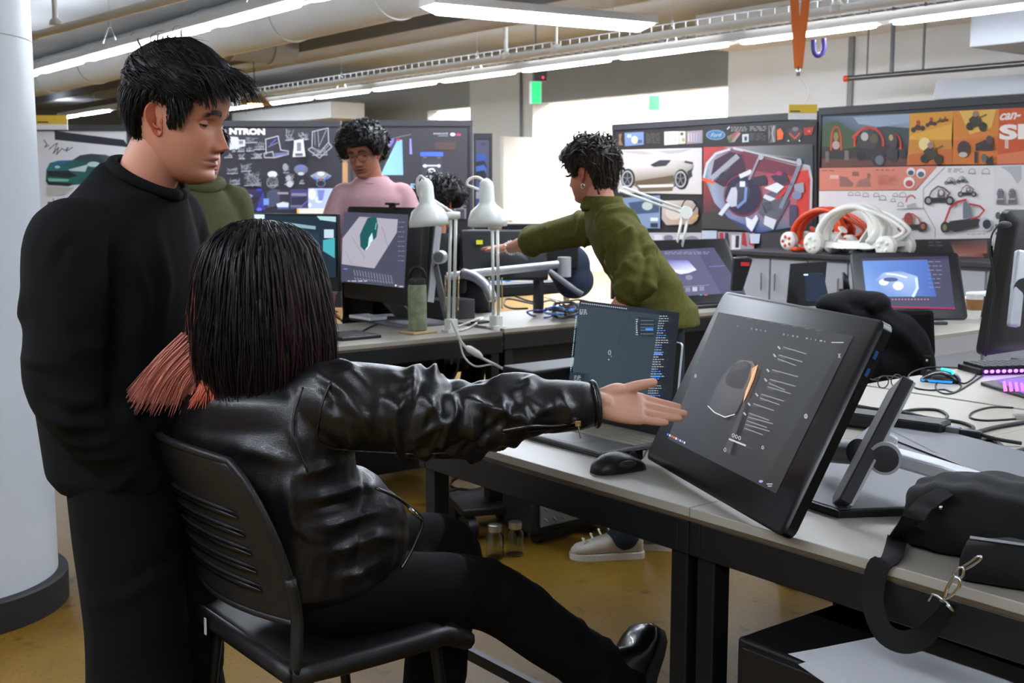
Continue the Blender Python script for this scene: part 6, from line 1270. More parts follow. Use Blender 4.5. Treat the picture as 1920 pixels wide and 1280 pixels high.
wparent(MB().box((cm[0], cm[1] + .06, DZ + (cm[2] - .18 - DZ) / 2 + .02), (.06, .03, cm[2] - .12 - DZ)).box((cm[0], cm[1] + .06, DZ + .01), (.24, .18, .02)).build('stand', 'dark_grey', bev=.004), t)
# black laptop / monitor backs, arm, bags, cables in the middle
t = thing('monitor', 'black monitor seen from behind with a yellow sticker', 'monitor', at(940, 560, 6.2))
cm = at(945, 478, 6.15); Rm = np.array(Matrix.Rotation(math.radians(8), 3, 'Z') @ Matrix.Rotation(math.radians(-14), 3, 'X'))
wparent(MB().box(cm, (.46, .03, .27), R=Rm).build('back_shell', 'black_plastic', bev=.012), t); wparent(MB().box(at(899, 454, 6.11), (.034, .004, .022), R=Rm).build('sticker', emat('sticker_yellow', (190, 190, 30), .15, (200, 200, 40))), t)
wparent(MB().tube([at(868, 500, 6.12), at(868, 540, 6.1), atz(868, 566, DZ + .01)], .02, 10).build('neck', 'dark_grey', smooth=True), t)
t = thing('monitor', 'wide black monitor back beside the pointing hand', 'monitor', at(1010, 560, 6.2)); cm = at(1010, 462, 6.2); wparent(MB().box(cm, (.42, .03, .24), rz=-.1).build('back_shell', 'black_plastic', bev=.01), t); wparent(MB().tube([cm + np.array((0, .03, -.1)), np.array((cm[0], cm[1] + .05, DZ))], .03, 10).build('neck', 'dark_grey', smooth=True), t)
t = thing('monitor_mount', 'grey metal monitor arm lying across the cable desk', 'monitor arm', atz(1000, 575, DZ))
wparent(MB().tube([at(838, 518, 5.95), at(1062, 494, 6.0)], .021, 14).build('tube', 'alu', smooth='auto'), t); wparent(MB().tube([at(868, 512, 5.9), at(892, 520, 5.85), at(915, 540, 5.8), at(924, 562, 5.78)], .026, 12, smooth=14).build('elbow', 'alu', smooth=True), t); wparent(MB().lathe([(.035, -.05), (.035, .05)], 18, at(1058, 500, 6.0), (0, 0, 1)).build('joint', 'light_grey', smooth='auto'), t); wparent(MB().tube([at(1030, 508, 5.95), at(1080, 545, 5.9), at(1092, 552, 5.9)], .015, 8).build('support_leg', 'mid_grey', smooth=True), t); wparent(MB().tube([at(1062, 500, 6.0), atz(1062, 560, DZ)], .02, 10).build('post', 'alu', smooth='auto'), t)
wparent(MB().ell(at(955, 488, 6.05), (.1, .02, .05)).build('plate', 'dark_grey', smooth=True), t)
mb = MB(); R = random.Random(9); c = atz(930, 545, DZ)
for k in range(9): mb.ell(c + np.array((R.uniform(-.13, .12), R.uniform(-.03, .05), R.uniform(.03, .08))), (R.uniform(.04, .07), .04, R.uniform(.03, .06)), 10, 8)
me = remesh(mb, .009, 1); v = getv(me); v += getn(me) * (.008 * np.sin(v[:, 0] * 90 + 40 * v[:, 2]) * np.cos(v[:, 2] * 120))[:, None]; setv(me, v); tag(link('plastic_bag', me, 'blue_bag', smooth=False), 'crumpled blue plastic bag on the cable desk', 'bag')
c = at(1066, 498, 6.3); mb = MB().ell(c, (.12, .1, .12)).ell(c + np.array((.03, 0, -.08)), (.11, .1, .1)); me = remesh(mb, .012, 3); tag(link('backpack', me, 'navy_cloth', smooth=True), 'navy backpack behind the monitor arm', 'backpack').location = (0, 0, 0)
t = thing('black_case', 'low black equipment case behind the cables', 'case', atz(1000, 552, DZ), GA); B((-.3, -.05, 0), (.3, .12, .07)).build('case', 'black_plastic', t, bev=.01); B((-.31, -.055, .07), (.31, .125, .078)).build('lid', 'dark_grey', t, bev=.003)
R = random.Random(5)
for k in range(11):
    cx, cy = R.uniform(1012, 1085), R.uniform(570, 592); pts = []
    for a in np.linspace(0, 2 * math.pi * R.uniform(.6, 1.4), 9): pts.append((cx + R.uniform(14, 30) * math.cos(a + k), cy + R.uniform(5, 11) * math.sin(a + k), R.uniform(0, .05)))
    col_ = ('black', 'black', 'purple', 'black', 'blue', 'black', 'white', 'black', 'purple', 'black', 'blue')[k]
    cable('%s cable in the tangled heap beside the green-shirted man' % col_, pts, R.uniform(.004, .007), {'black': 'cable_black', 'purple': 'cable_purple', 'blue': 'blue_bag', 'white': 'cable_white'}[col_], group='tangled cable heap')
cable('black cable loop on the cable desk', [(990, 578), (960, 578), (945, 570), (952, 560), (985, 566), (1010, 572)], .006)
cable('black cable running from the case to the heap', [(930, 540), (960, 552), (985, 562), (1012, 568)], .006)
cable('grey cable running from the case to the heap', [(950, 545), (980, 545), (1020, 556), (1060, 566)], .005, 'cable_white')

# ------------------------------------------------------------------ mid and right rear displays
def draw_mid(A):
    A.poly([(1236, 470), (1338, 464), (1394, 548), (1262, 556)], (84, 84, 112)); A.poly([(1236, 496), (1252, 487), (1290, 488), (1306, 506), (1280, 512), (1236, 506)], None, [(80, 80, 150), (90, 90, 160), (110, 112, 180), (206, 208, 230), (190, 194, 220), (150, 154, 200)]); A.poly([(1250, 505), (1306, 506), (1290, 512), (1276, 514)], (200, 206, 226)); A.el(1292, 520, 7, 5, (120, 122, 150)); A.line([(1250, 540), (1330, 534)], 1, (130, 130, 160))
    A.poly([(1306, 466), (1338, 464), (1394, 548), (1352, 551)], (72, 72, 100)); A.scrib(1246, 472, 1330, 476, 8, 1.4, (130, 130, 160), 3); A.line([(1330, 500), (1358, 498)], 1, (120, 120, 190))
    for k in range(5): A.rect(1259 + 13 * k, 541 - k, 1268 + 13 * k, 549 - k, (170, 172, 190) if k % 2 else (120, 122, 140))
    A.rect(1312, 552, 1316, 554, (90, 150, 210)); A.rect(1320, 552, 1326, 554, (200, 90, 90))
pm_, _, _, _ = pen_display('tilted pen display with a purple car picture behind the green-shirted man', (.80, 6.30, DZ + .03), math.radians(30), math.radians(60), .62, .40, draw_mid, None, scr='screen', m='black_plastic', th=.03)
B((.14, .02, -.03), (.5, .3, -.012)).build('stand_base', 'dark_grey', pm_, bev=.005); MB().tube([(.31, .2, -.02), (.31, .13, .14)], .02, 8).build('stand_post', 'dark_grey', pm_)
def draw_right(A):
    A.poly([(1615, 484), (1778, 480), (1790, 577), (1624, 573)], (60, 62, 84)); A.poly([(1617, 488), (1738, 485), (1756, 556), (1624, 552)], None, [(96, 132, 196), (70, 100, 172), (64, 92, 160), (120, 150, 206)]); A.poly([(1615, 484), (1778, 480), (1779, 486), (1616, 489)], (52, 44, 70))
    A.poly([(1640, 526), (1656, 511), (1690, 508), (1720, 518), (1722, 540), (1716, 556), (1660, 556)], None, [(110, 140, 190), (150, 170, 206), (110, 130, 176), (150, 170, 210), (170, 190, 220), (120, 150, 200), (96, 126, 186)])
    A.el(1657, 529, 9, 6, (210, 220, 232)); A.el(1684, 536, 10, 8, (214, 224, 234)); A.line([(1662, 513), (1680, 515), (1700, 520)], 3, (206, 216, 226)); A.line([(1718, 522), (1720, 540), (1712, 555)], 5, (190, 206, 222)); A.el(1670, 524, 14, 4, (70, 84, 130))
    for k in range(7): A.scrib(1740, 490 + 8 * k, 1766, 491 + 8 * k, 9, 1.4, (120, 116, 150), k)
    for k in range(12): A.rect(1672 + 6 * k, 560, 1675 + 6 * k, 563, (150, 110, 130))
    A.poly([(1624, 573), (1790, 577), (1790, 580), (1625, 576)], (150, 30, 80))
pr_, _, _, _ = pen_display('pen display with a blue car picture on the pale desk', (1.678, 5.666, DZ + .03), math.radians(-.7), math.radians(61), .536, .359, draw_right, None, scr='screen', m='black_plastic', th=.028)
B((.1, .0, -.03), (.44, .26, -.014)).build('stand_base', 'dark_grey', pr_, bev=.005); MB().tube([(.27, .16, -.02), (.27, .1, .12)], .02, 8).build('stand_post', 'dark_grey', pr_)
t = thing('laptop', 'black laptop seen from behind on the pale desk', 'laptop', atz(1505, 575, DZ)); c = at(1510, 528, 5.75)
wparent(MB().prism([(-.1, -.12), (.09, -.12), (.11, .1), (-.08, .09)], 0, .012, (c, np.array((1, .2, 0)), np.array((0, 0.1, 1)), np.array((0, -1, 0)))).build('lid', 'black_plastic', bev=.003), t); wparent(MB().box((c[0], c[1] + .1, DZ + .01), (.22, .2, .018), rz=.2).build('base', 'black_plastic', bev=.004), t)
t = thing('tablet', 'small dark blue tablet leaning before the black laptop', 'tablet', atz(1536, 570, DZ)); c = at(1532, 536, 5.55)
wparent(MB().prism([(-.055, -.07), (.06, -.08), (.03, .06), (-.06, .06)], 0, .008, (c, np.array((1, .1, 0)), np.array((0, 0.2, 1)), np.array((0, -1, 0)))).build('body', 'navy_cloth', bev=.002), t); wparent(MB().box(at(1511, 515, 5.53), (.02, .004, .006)).build('light', emat('tablet_light', (130, 160, 255), 1.5)), t)
wparent(MB().box((c[0], c[1] + .04, DZ + .04), (.06, .06, .08)).build('easel', 'black_plastic'), t)
t = thing('pen_stand', 'black pens standing left of the blue car display', 'pens', atz(1583, 560, DZ)); 
for k in range(3): MB().tube([(.015 * k, 0, .04), (.012 * k - .01, .005 * k, .16 - .01 * k)], .008, 8).build('pen', 'black_plastic', t, smooth=True)
MB().lathe([(.03, 0), (.034, .06)], 16).build('holder', 'black_plastic', t, smooth='auto')
t = thing('coffee_cup', 'paper coffee cup with a brown sleeve and white lid', 'cup', atz(1826, 597, DZ)); MB().lathe([(.03, 0), (.043, .12)], 24).build('cup', 'white_plastic', t, smooth='auto'); MB().lathe([(.037, .045), (.0435, .1)], 24, caps=False).build('sleeve', 'cup_brown', t, smooth='auto'); MB().lathe([(.046, .12), (.046, .128), (.04, .135), (.03, .137)], 24).build('lid', 'white_plastic', t, smooth='auto')
t = thing('storage_box', 'dark grey box right of the coffee cup', 'box', atz(1868, 592, DZ), GA); B((-.12, -.06, 0), (.12, .1, .11)).build('box', 'dark_grey', t, bev=.004); B((-.125, -.065, .11), (.125, .105, .122)).build('lid', 'paper', t)
tag(MB().lathe([(.0, 0), (.05, .0), (.055, .02), (.04, .05), (.0, .06)], 18).build('foam_bowl', 'print_white', smooth=True), 'upturned white foam bowl behind the coffee cup', 'bowl').location = atz(1812, 545, cz - .0) if False else atz(1812, 574, DZ)
t = thing('headset_case', 'black gadget with a red light left of the black laptop', 'gadget', at(1394, 540, 6.3)); c = at(1394, 497, 6.3)
wparent(MB().prism([(-.06, -.14), (.0, -.14), (.05, .03), (.03, .045), (-.05, .04)], 0, .05, (c, np.array((1, 0, 0)), np.array((0, 0, 1)), np.array((0, 1, 0)))).build('body', 'black_plastic', bev=.006), t); wparent(MB().box(at(1397, 495, 6.28), (.045, .006, .02)).build('red_label', 'red_plastic'), t)
# lamp arm behind the green-shirted man
t = thing('desk_lamp', 'white lamp arm behind the back of the green-shirted man', 'lamp', at(1278, 540, 6.6), 0, 'white architect lamps')
j, n = at(1286, 398, 6.6), at(1165, 358, 6.5); bq = at(1272, 470, 6.6)
for s in (-1, 1):
    wparent(MB().tube([j + np.array((s * .014, 0, s * .006)), n + np.array((s * .01, 0, s * .01 + .012))], .007, 8).build('upper_rod', 'lamp_white', smooth=True), t); wparent(MB().tube([j + np.array((s * .016, 0, 0)), bq + np.array((s * .016, 0, 0))], .0075, 8).build('arm_rod', 'lamp_white', smooth=True), t)
wparent(MB().lathe([(.035, -.02), (.035, .02)], 18, j, (0, 1, 0)).build('joint', 'lamp_white', smooth='auto'), t); wparent(MB().tube([j + np.array((-.03, 0, .02)), j + np.array((.0, 0, .07)), j + np.array((.06, 0, .05)), j + np.array((.02, 0, -.02))], .004, 6, smooth=16).build('cord', 'cable_black', smooth=True), t)
wparent(MB().tube([bq, np.array((bq[0], bq[1], DZ))], .014, 8).build('post', 'lamp_white', smooth=True), t)
# office chair with a jacket over it
t = thing('office_chair', 'dark office chair below the black jacket at the right', 'chair', np.array((at(1640, 640, 4.62)[0], 4.86, 0)), math.radians(8))
c0 = t.location
MB().rings([[(x, y, z) for x, y in rr(.46, .44, .08)] for z in (.45, .5)]).build('seat', 'cloth_black', t, bev=.01); MB().rings([[(x * s, -.2 - .05 * (z - .5), z) for x in (-1, 1)] + [(s, -.25 - .05 * (z - .5), z), (-s, -.25 - .05 * (z - .5), z)] for z, s in ((.55, .2), (.75, .22), (.92, .2))]).build('backrest', 'cloth_black', t, bev=.02)
MB().tube([(0, 0, .1), (0, 0, .45)], .03, 12).build('post', 'black_metal', t)
for k in range(5): a = k * 2 * math.pi / 5; l_ = MB().tube([(0, 0, .1), (.28 * math.cos(a), .28 * math.sin(a), .07)], .02, 8).build('base_arm', 'black_plastic', t); MB().lathe([(.028, -.02), (.028, .02)], 12, (.28 * math.cos(a), .28 * math.sin(a), .03), (math.sin(a), math.cos(a), 0)).build('caster', 'black_plastic', l_)
mb = MB(); Yj = 4.62
for px, py, rx, rz_, Yk in ((1566, 572, .08, .05, Yj), (1600, 565, .10, .05, Yj + .02), (1636, 566, .07, .045, Yj), (1590, 612, .12, .10, Yj), (1640, 620, .12, .11, Yj), (1680, 630, .10, .10, Yj), (1705, 660, .085, .12, Yj), (1720, 690, .07, .12, Yj), (1650, 690, .17, .13, Yj), (1600, 690, .12, .13, Yj)):
    mb.ell(at(px, py, Yk), (rx, .09, rz_))
me = remesh(mb, .012, 8)
folds(me, [([at(*p, Yj - .08) for p in q], am, w) for q, am, w in (([(1560, 580), (1600, 590), (1650, 585)], .014, .02), ([(1630, 570), (1655, 600), (1700, 640)], .016, .022), ([(1600, 610), (1640, 650), (1660, 700)], .012, .02), ([(1680, 610), (1720, 660), (1735, 700)], .012, .02), ([(1590, 565), (1610, 575), (1640, 560)], -.012, .014))])
t2 = thing('black_jacket', 'black jacket draped over the office chair at the right', 'jacket', at(1640, 640, Yj)); wparent(link('cloth', me, 'cloth_black', smooth=True), t2); wparent(MB().box(at(1738, 676, Yj - .1), (.03, .006, .04)).build('buckle', 'black_plastic', bev=.004), t2); wparent(MB().ell(at(1738, 676, Yj - .106), (.006, .004, .006), 8, 6).build('snap_button', 'chrome', smooth=True), t2)
# ------------------------------------------------------------------ below the desks
t = thing('tool_cart', 'grey rolling cart with tread plate front in the aisle', 'cart', G(3.45, 2.80, 0), GA)
B((0, .0, .05), (.5, .2, .70)).build('body', 'black_metal', t, bev=.01)
B((.03, -.012, .08), (.47, .0, .62)).build('tread_panel', 'tread_plate', t, bev=.004)
k0 = None
for r_ in range(12):
    for c_ in range(10):
        if k0 is None: k0 = MB().ell((0, 0, 0), (.016, .003, .005), 8, 5, R=np.array(Matrix.Rotation(.75, 3, 'Y'))).build('tread_bump', 'tread_plate', t, smooth=True); kk = k0
        else: kk = k0.copy(); COL.objects.link(kk)
        kk.location = (.055 + c_ * .043, -.012, .105 + r_ * .043)
for x in (.06, .44):
    for y in (.05, .15): MB().lathe([(.025, -.014), (.025, .014)], 16, (x, y, .025), (1, 0, 0)).box((x, y, .046), (.04, .05, .012)).build('caster', 'black_plastic', t)
for i, (px, py) in enumerate(((928, 1046), (966, 1040))):
    t = thing('glass_jar', ('clear glass jar on the floor under the near desk, left one', 'clear glass jar on the floor under the near desk, right one')[i], 'jar', atz(px, py, 0.0) + np.array((0, 0, .001)), 0, 'glass jars on the floor')
    MB().lathe([(.03, 0), (.034, .004), (.034, .085), (.024, .1), (.024, .108), (.021, .108), (.021, .1), (.031, .084), (.031, .006)], 24).build('jar', 'glass_clear', t, smooth='auto'); MB().lathe([(.026, .105), (.026, .13), (.02, .132)], 20).build('lid', 'steel', t, smooth='auto')
t = thing('rolling_base', 'black rolling equipment base under the cable desk', 'trolley', atz(940, 1010, 0.0), .3)
B((-.16, .0, .10), (.12, .3, .13)).build('deck', 'black_metal', t, bev=.005); B((-.02, .1, .13), (.06, .18, .62)).build('post', 'black_metal', t)
for x in (-.13, .09):
    for y in (.03, .27): MB().lathe([(.05, -.02), (.05, .02)], 18, (x, y, .05), (1, .3, 0)).build('wheel', 'black_plastic', t, smooth='auto')
R = random.Random(12)
for k in range(2):
    cx = 870 + R.uniform(-50, 60); cy = 925 + R.uniform(-20, 15); pts = [(cx + 40 * math.cos(a) * R.uniform(.6, 1), cy + 16 * math.sin(a) * R.uniform(.6, 1), R.uniform(0, .08)) for a in np.linspace(0, 5, 8)]
    cable(('black cable coil on the floor under the far desk', 'second black cable coil beside the rolling equipment base')[k], pts, .007, z=0.0, group='floor cables')
# ------------------------------------------------------------------ the standing man in black
SK = (208, 142, 114)
HN = Head(at(336, 219, 2.50), (.985, -.17), math.radians(13), math.radians(3), 1.07)
J = dict(pel=V3(-.83, 2.52, .88), chest=V3(-.845, 2.52, 1.22), neck=V3(-.775, 2.505, 1.40), head=HN.w((0, -.02, -.03)), shL=V3(-.775, 2.69, 1.315), shR=V3(-.885, 2.345, 1.285), elL=V3(-.73, 2.76, 1.02), wrL=V3(-.66, 2.68, .82),
         elR=V3(-.885, 2.315, .985), wrR=V3(-.775, 2.385, .80), hipL=V3(-.80, 2.62, .86), hipR=V3(-.835, 2.44, .85), knL=V3(-.78, 2.62, .46), knR=V3(-.815, 2.45, .45), anL=V3(-.80, 2.64, .07), anR=V3(-.815, 2.45, .07))
mb = MB(); sd = J['shR'] - J['shL']; f_ = nrm(V3(.96, -.27, 0))
torso_rings(mb, [(V3(-.82, 2.525, .765), sd, f_, .185, .135), (V3(-.83, 2.525, .80), sd, f_, .20, .15), (V3(-.84, 2.525, .95), sd, f_, .205, .155), (V3(-.845, 2.52, 1.12), sd, f_, .205, .15), (V3(-.84, 2.52, 1.26), sd, f_, .195, .135), (V3(-.835, 2.515, 1.335), sd, f_, .160, .124), (V3(-.81, 2.511, 1.385), sd, f_, .115, .104), (V3(-.79, 2.508, 1.415), sd, nrm(V3(.9, -.24, -.42)), .082, .078), (V3(-.775, 2.507, 1.425), sd, nrm(V3(.88, -.23, -.45)), .05, .05)])
slp = [J['shR'] + V3(.03, .05, .0), J['shR'] + V3(0, 0, -.01), J['elR'] + V3(0, 0, .12), J['elR'], J['wrR'] + V3(-.03, -.02, .05), J['wrR']]; slr = [.075, .085, .082, .08, .07, .055]
mb.limb(slp, slr, 20); slq = [J['shL'] + V3(.0, -.06, .0), J['shL'] + V3(0, 0, -.02), J['elL'], J['wrL']]; mb.limb(slq, [.075, .08, .07, .05], 18)
me_sw = remesh(mb, .009, 5); R = random.Random(3)
FL = sleeve_folds(slp, slr, 16, R, .008, .018, .35, .98, a_rng=(0, 6.28)) + [([at(200, 430, 2.30), at(232, 560, 2.30), at(236, 700, 2.30)], -.010, .014), ([at(250, 420, 2.36), at(268, 520, 2.36), at(262, 620, 2.36)], .008, .02), ([at(300, 420, 2.38), at(330, 520, 2.38)], .006, .022), ([at(100, 420, 2.28), at(80, 470, 2.27), at(88, 520, 2.27)], -.006, .012), ([at(90, 760, 2.25), at(150, 800, 2.24), at(210, 800, 2.28)], .01, .016), ([at(110, 800, 2.25), at(160, 840, 2.25), at(220, 835, 2.3)], .01, .015)]
vs = getv(me_sw)
for pts, am, w in (([(226, 455), (240, 560), (240, 680), (228, 790)], -.02, .013), ([(84, 742), (140, 772), (205, 762)], .014, .013), ([(88, 790), (150, 806), (225, 792)], .014, .013), ([(118, 840), (170, 846), (232, 826)], .013, .013), ([(150, 870), (200, 872), (262, 850)], .012, .012), ([(100, 640), (150, 668), (215, 650)], .009, .014), ([(80, 560), (120, 590), (170, 586)], .007, .015), ([(262, 470), (288, 560), (280, 660)], .010, .018), ([(310, 430), (330, 520), (318, 620)], .008, .018), ([(250, 700), (300, 730), (330, 720)], .009, .016), ([(245, 780), (290, 810), (320, 800)], .010, .015), ([(150, 430), (110, 450), (84, 500)], -.008, .010)): FL.append(([under(vs, x, y) for x, y in pts], am, w))
folds(me_sw, FL)
me_pt = pants(J, [.114, .114, .110, .114, .116], .011, .17, 5, .006, 12)
bmb = slim_body(J, rn=.062); body = [remesh(bmb, .008, 3)]
hd = head_mesh(SK, (176, 100, 88), (22, 16, 14), lids=(-.04, .06), nose=1.0, stubble=.06, jaw=1.06)
man = person('standing man in a black sweatshirt and black trousers looking down to the right', (-.81, 2.53, 0), [('sweatshirt', me_sw, 'knit_black'), ('trousers', me_pt, 'denim_black')], body, HN, hd, SK)
# collar ring, cuff and hem ribs
nb_ = V3(-.768, 2.507, 1.412); cr = [nb_ + (nrm(V3(.85, -.22, -.47)) * .080 * math.cos(a) + nrm(V3(.26, .96, 0)) * .080 * math.sin(a)) for a in np.linspace(0, 2 * math.pi, 33)]
wparent(MB().tube(cr, .0095, 8, flat=1.3).build('collar', 'knit_black', smooth=True), man)
hl = [(0, .062), (30, .060), (50, .050), (60, .030), (66, .0), (72, -.014), (80, -.014), (84, .020), (100, .026), (112, -.01), (125, -.062), (150, -.082), (180, -.086)]
def thN(a, z): return np.interp(z, [-.09, -.04, 0, .04, .08, .117], [.003, .006, .009, .018, .030, .036]) * np.interp(a, [0, 60, 90, 180], [1.05, .85, .9, 1.0])
def combN(p, n, th, R):
    if p[2] > .045: 
        d = p - np.array((0, -.05, 0)); d[2] = 0; return nrm(nrm(d) * .8 + np.array((R.uniform(-.4, .4), .9, R.uniform(-.1, .3))))
    return np.array((R.uniform(-.15, .15), -.05 if abs(th) > 90 else .35, -1))
hmb = short_hair(HN, hl, thN, (15, 13, 13), 3000, 11, combN, (.022, .045), .0017, .14)
R = random.Random(8); cb_k = np.array(lin((15, 13, 13)))
for k in range(200):      # fringe standing out over the forehead
    th = math.radians(R.uniform(-62, 62)); z = R.uniform(.062, .085); p = head_surface(np.array(th), np.array(z)) ; nv = nrm(p); q = p + nv * .022; L = R.uniform(.035, .066)
    d = nrm(V3(p[0] * 4 + R.uniform(-.25, .25), 1.0, R.uniform(-.35, .2))); pts = [q - d * .03 + V3(0, 0, .004), q + d * L * .4 + V3(0, 0, .008), q + d * L + V3(0, 0, -.010 - .016 * R.random())]
    lock(hmb, HN.w(spline(pts, 7)), .0028 * R.uniform(.7, 1.3), (cb_k, cb_k * 1.3), nrmv=HN.d(nv))
for k in range(34):       # side fringe over the temple
    s = 1; th = math.radians(R.uniform(38, 58)) * R.choice((1, -1)); p = head_surface(np.array(th), np.array(R.uniform(.05, .07))); nv = nrm(p); q = p + nv * .018; pts = [q, q + V3(0, .012, -.02), q + V3(R.uniform(-.006, .006), .014, -.022 - .010 * R.random())]
    lock(hmb, HN.w(spline(pts, 6)), .0024 * R.uniform(.7, 1.3), (cb_k, cb_k * 1.3), nrmv=HN.d(nv))
for k in range(46):       # loose strands on the crown
    p = head_surface(np.array(math.radians(R.uniform(120, 240))), np.array(R.uniform(.09, .114))); q = p + nrm(p) * .022; d = nrm(V3(R.uniform(-.4, .4), R.uniform(-.2, 1.0), R.uniform(.3, .8))); L = R.uniform(.03, .06); pts = [q, q + d * L * .6, q + d * L + V3(0, .02, -.012)]
    lock(hmb, HN.w(spline(pts, 8)), .0016, (cb_k, cb_k), nrmv=HN.d(nrm(p)))
wparent(hmb.build('hair', 'hair', smooth=True, recalc=False, colors=True), man)
for y, z, s in ((2.343, .775, 1), (2.352, .69, 1), (2.355, .585, 1)):
    q = at((203, 163, 183)[int(s * 0) + [.775, .69, .585].index(z)], (923, 963, 1057)[[.775, .69, .585].index(z)], 2.345); wparent(MB().ell(q, (.004, .004, .004), 8, 6).build('rivet', 'chrome', smooth=True), man)
for s in 'LR': shoe(J['an' + s] + V3(.17, -.06, -.07), J['an' + s] + V3(-.07, .02, -.07), (0, 0, 1), 1.05, ('boot_black', 'rubber_black'), man)

# ------------------------------------------------------------------ the seated woman in the leather jacket
SKW = (220, 164, 138)
HW = Head(V3(-.502, 2.42, 1.195), (.62, .78), math.radians(6), 0, .97)
J = dict(pel=V3(-.465, 2.43, .57), chest=V3(-.51, 2.385, .86), neck=V3(-.505, 2.40, 1.03), head=HW.w((0, -.02, -.03)), shL=V3(-.685, 2.455, .955), shR=V3(-.365, 2.315, .975), elL=V3(-.70, 2.56, .72), wrL=V3(-.50, 2.68, .64),
         elR=V3(-.125, 2.365, .925), wrR=V3(.165, 2.42, .945), hipL=V3(-.50, 2.51, .555), hipR=V3(-.40, 2.37, .555), knL=V3(-.16, 2.80, .50), knR=V3(-.06, 2.69, .43), anL=V3(-.20, 2.66, .09), anR=V3(.275, 2.90, .125))
mb = MB(); sdh = J['hipR'] - J['hipL']; sds = J['shR'] - J['shL']; fh = nrm(GV); fs = nrm(V3(.40, .91, 0)); fm = nrm(fh + fs); sdm = nrm(nrm(sdh) + nrm(sds))
torso_rings(mb, [(V3(-.44, 2.44, .545), sdh, fh, .165, .14), (V3(-.45, 2.435, .57), sdh, fh, .185, .165), (V3(-.475, 2.415, .68), sdm, fm, .185, .155), (V3(-.50, 2.395, .80), sdm, fm, .19, .145), (V3(-.515, 2.385, .90), sds, fs, .195, .135), (V3(-.52, 2.385, .97), sds, fs, .175, .115), (V3(-.515, 2.392, 1.02), sds, fs, .105, .085), (V3(-.51, 2.398, 1.04), sds, fs, .05, .05)])
spw = [J['shR'] + V3(-.06, .03, -.01), J['shR'] + V3(.02, 0, -.015), J['shR'] * .5 + J['elR'] * .5 + V3(0, 0, -.005), J['elR'] + V3(0, 0, -.005), J['elR'] * .45 + J['wrR'] * .55, J['wrR'] + V3(-.02, 0, -.008)]; srw = [.075, .086, .088, .083, .062, .052]
mb.ell(at(655, 1000, 2.42), (.11, .105, .15)); mb.ell(at(716, 1000, 2.46), (.06, .075, .10)); mb.limb(spw, srw, 24, 60); spl = [J['shL'] + V3(.05, -.01, -.01), J['shL'], J['elL'], J['wrL']]; mb.limb(spl, [.07, .078, .066, .05], 20)
me_j = remesh(mb, .0062, 5); R = random.Random(21)
# cut the cuff flat: squeeze everything past the cuff plane
v = getv(me_j); ca = nrm(J['wrR'] - J['elR']); cp = J['wrR'] + ca * .012; t = (v - cp) @ ca; near = np.linalg.norm(v - J['wrR'], axis=1) < .16; m = near & (t > 0); v[m] -= np.outer(t[m] * .96, ca); setv(me_j, v)
FL = sleeve_folds(spw, srw, 46, R, .0125, .0105, .16, .93, span=(.7, 1.9), slope=.085) + sleeve_folds(spw, srw, 26, R, .011, .009, .42, .80, span=(.6, 1.5), slope=.04)
def bk(pts, amp, w): return ([on_body(x, y) for x, y in pts], amp, w)
def on_body(px, py):   # nearest jacket vertex under a photo pixel, on the camera side
    r = ray(px, py); r = r / np.linalg.norm(r); d = vj - np.array((0, 0, CAMH)); tt = d @ r; off = np.linalg.norm(d - np.outer(tt, r), axis=1); k = np.where(off < .02)[0]
    if not len(k): k = [np.argmin(off)]
    return vj[k[np.argmin(tt[k])]]
vj = getv(me_j)
for pts, amp, w in (([(590, 1000), (640, 985), (700, 960), (760, 955)], .012, .011), ([(560, 950), (620, 940), (680, 915), (720, 900)], .011, .011), ([(600, 1050), (660, 1040), (720, 1010), (770, 1000)], .012, .012), ([(640, 1090), (690, 1075), (740, 1050)], .009, .011), ([(570, 900), (610, 890), (660, 870)], .010, .01), ([(560, 1000), (600, 1020), (640, 1015)], .008, .01), ([(600, 960), (640, 950), (672, 940)], -.008, .008), ([(520, 900), (540, 960), (560, 1010)], .009, .014),
                    ([(545, 720), (540, 790), (560, 850), (595, 890)], .006, .006), ([(592, 730), (588, 790), (598, 840)], .005, .005), ([(300, 800), (380, 815), (470, 810), (540, 800)], -.006, .018), ([(330, 760), (420, 770), (520, 750)], .005, .02), ([(290, 800), (330, 850), (400, 860)], .007, .016), ([(420, 850), (480, 860), (540, 880)], .008, .014), ([(655, 740), (690, 800), (690, 850)], .011, .011), ([(620, 760), (650, 810), (655, 850)], .009, .01), ([(720, 725), (760, 770), (760, 830)], .012, .012), ([(800, 730), (835, 780), (870, 840)], .013, .011), ([(850, 725), (862, 770), (860, 820)], .012, .011), ([(905, 740), (915, 775), (920, 800)], .012, .009), ([(935, 735), (935, 770), (925, 798)], -.010, .008), ([(960, 740), (985, 770), (1010, 775)], .010, .009), ([(1000, 735), (1030, 765), (1050, 770)], .008, .01), ([(610, 845), (700, 862), (800, 866), (870, 858)], .006, .008)):
    FL.append(bk(pts, amp, w))
folds(me_j, FL)
sm_ = bpy.data.objects.new('tmp', me_j); COL.objects.link(sm_); q_ = sm_.modifiers.new('s', 'SMOOTH'); q_.factor = .5; q_.iterations = 2; dg = bpy.context.evaluated_depsgraph_get(); dg.update(); me_j = bpy.data.meshes.new_from_object(sm_.evaluated_get(dg)); bpy.data.objects.remove(sm_)
me_pt = pants(J, [.092, .092, .084, .078, .072], .010, .155, 9, .007, 16)
bmb = slim_body(J, rn=.048); hb_ = MB()
hand(hb_, J['wrR'] + V3(.008, 0, -.005), (1, .12, -.12), (.10, .82, .56), (.03, .56, -.82), curl=(-.02, .05, .06), spread=-1.1, thumbvec=(.92, .12, -.42), k=1.12, forearm=J['elR'] * .35 + J['wrR'] * .65, fan=-.14)
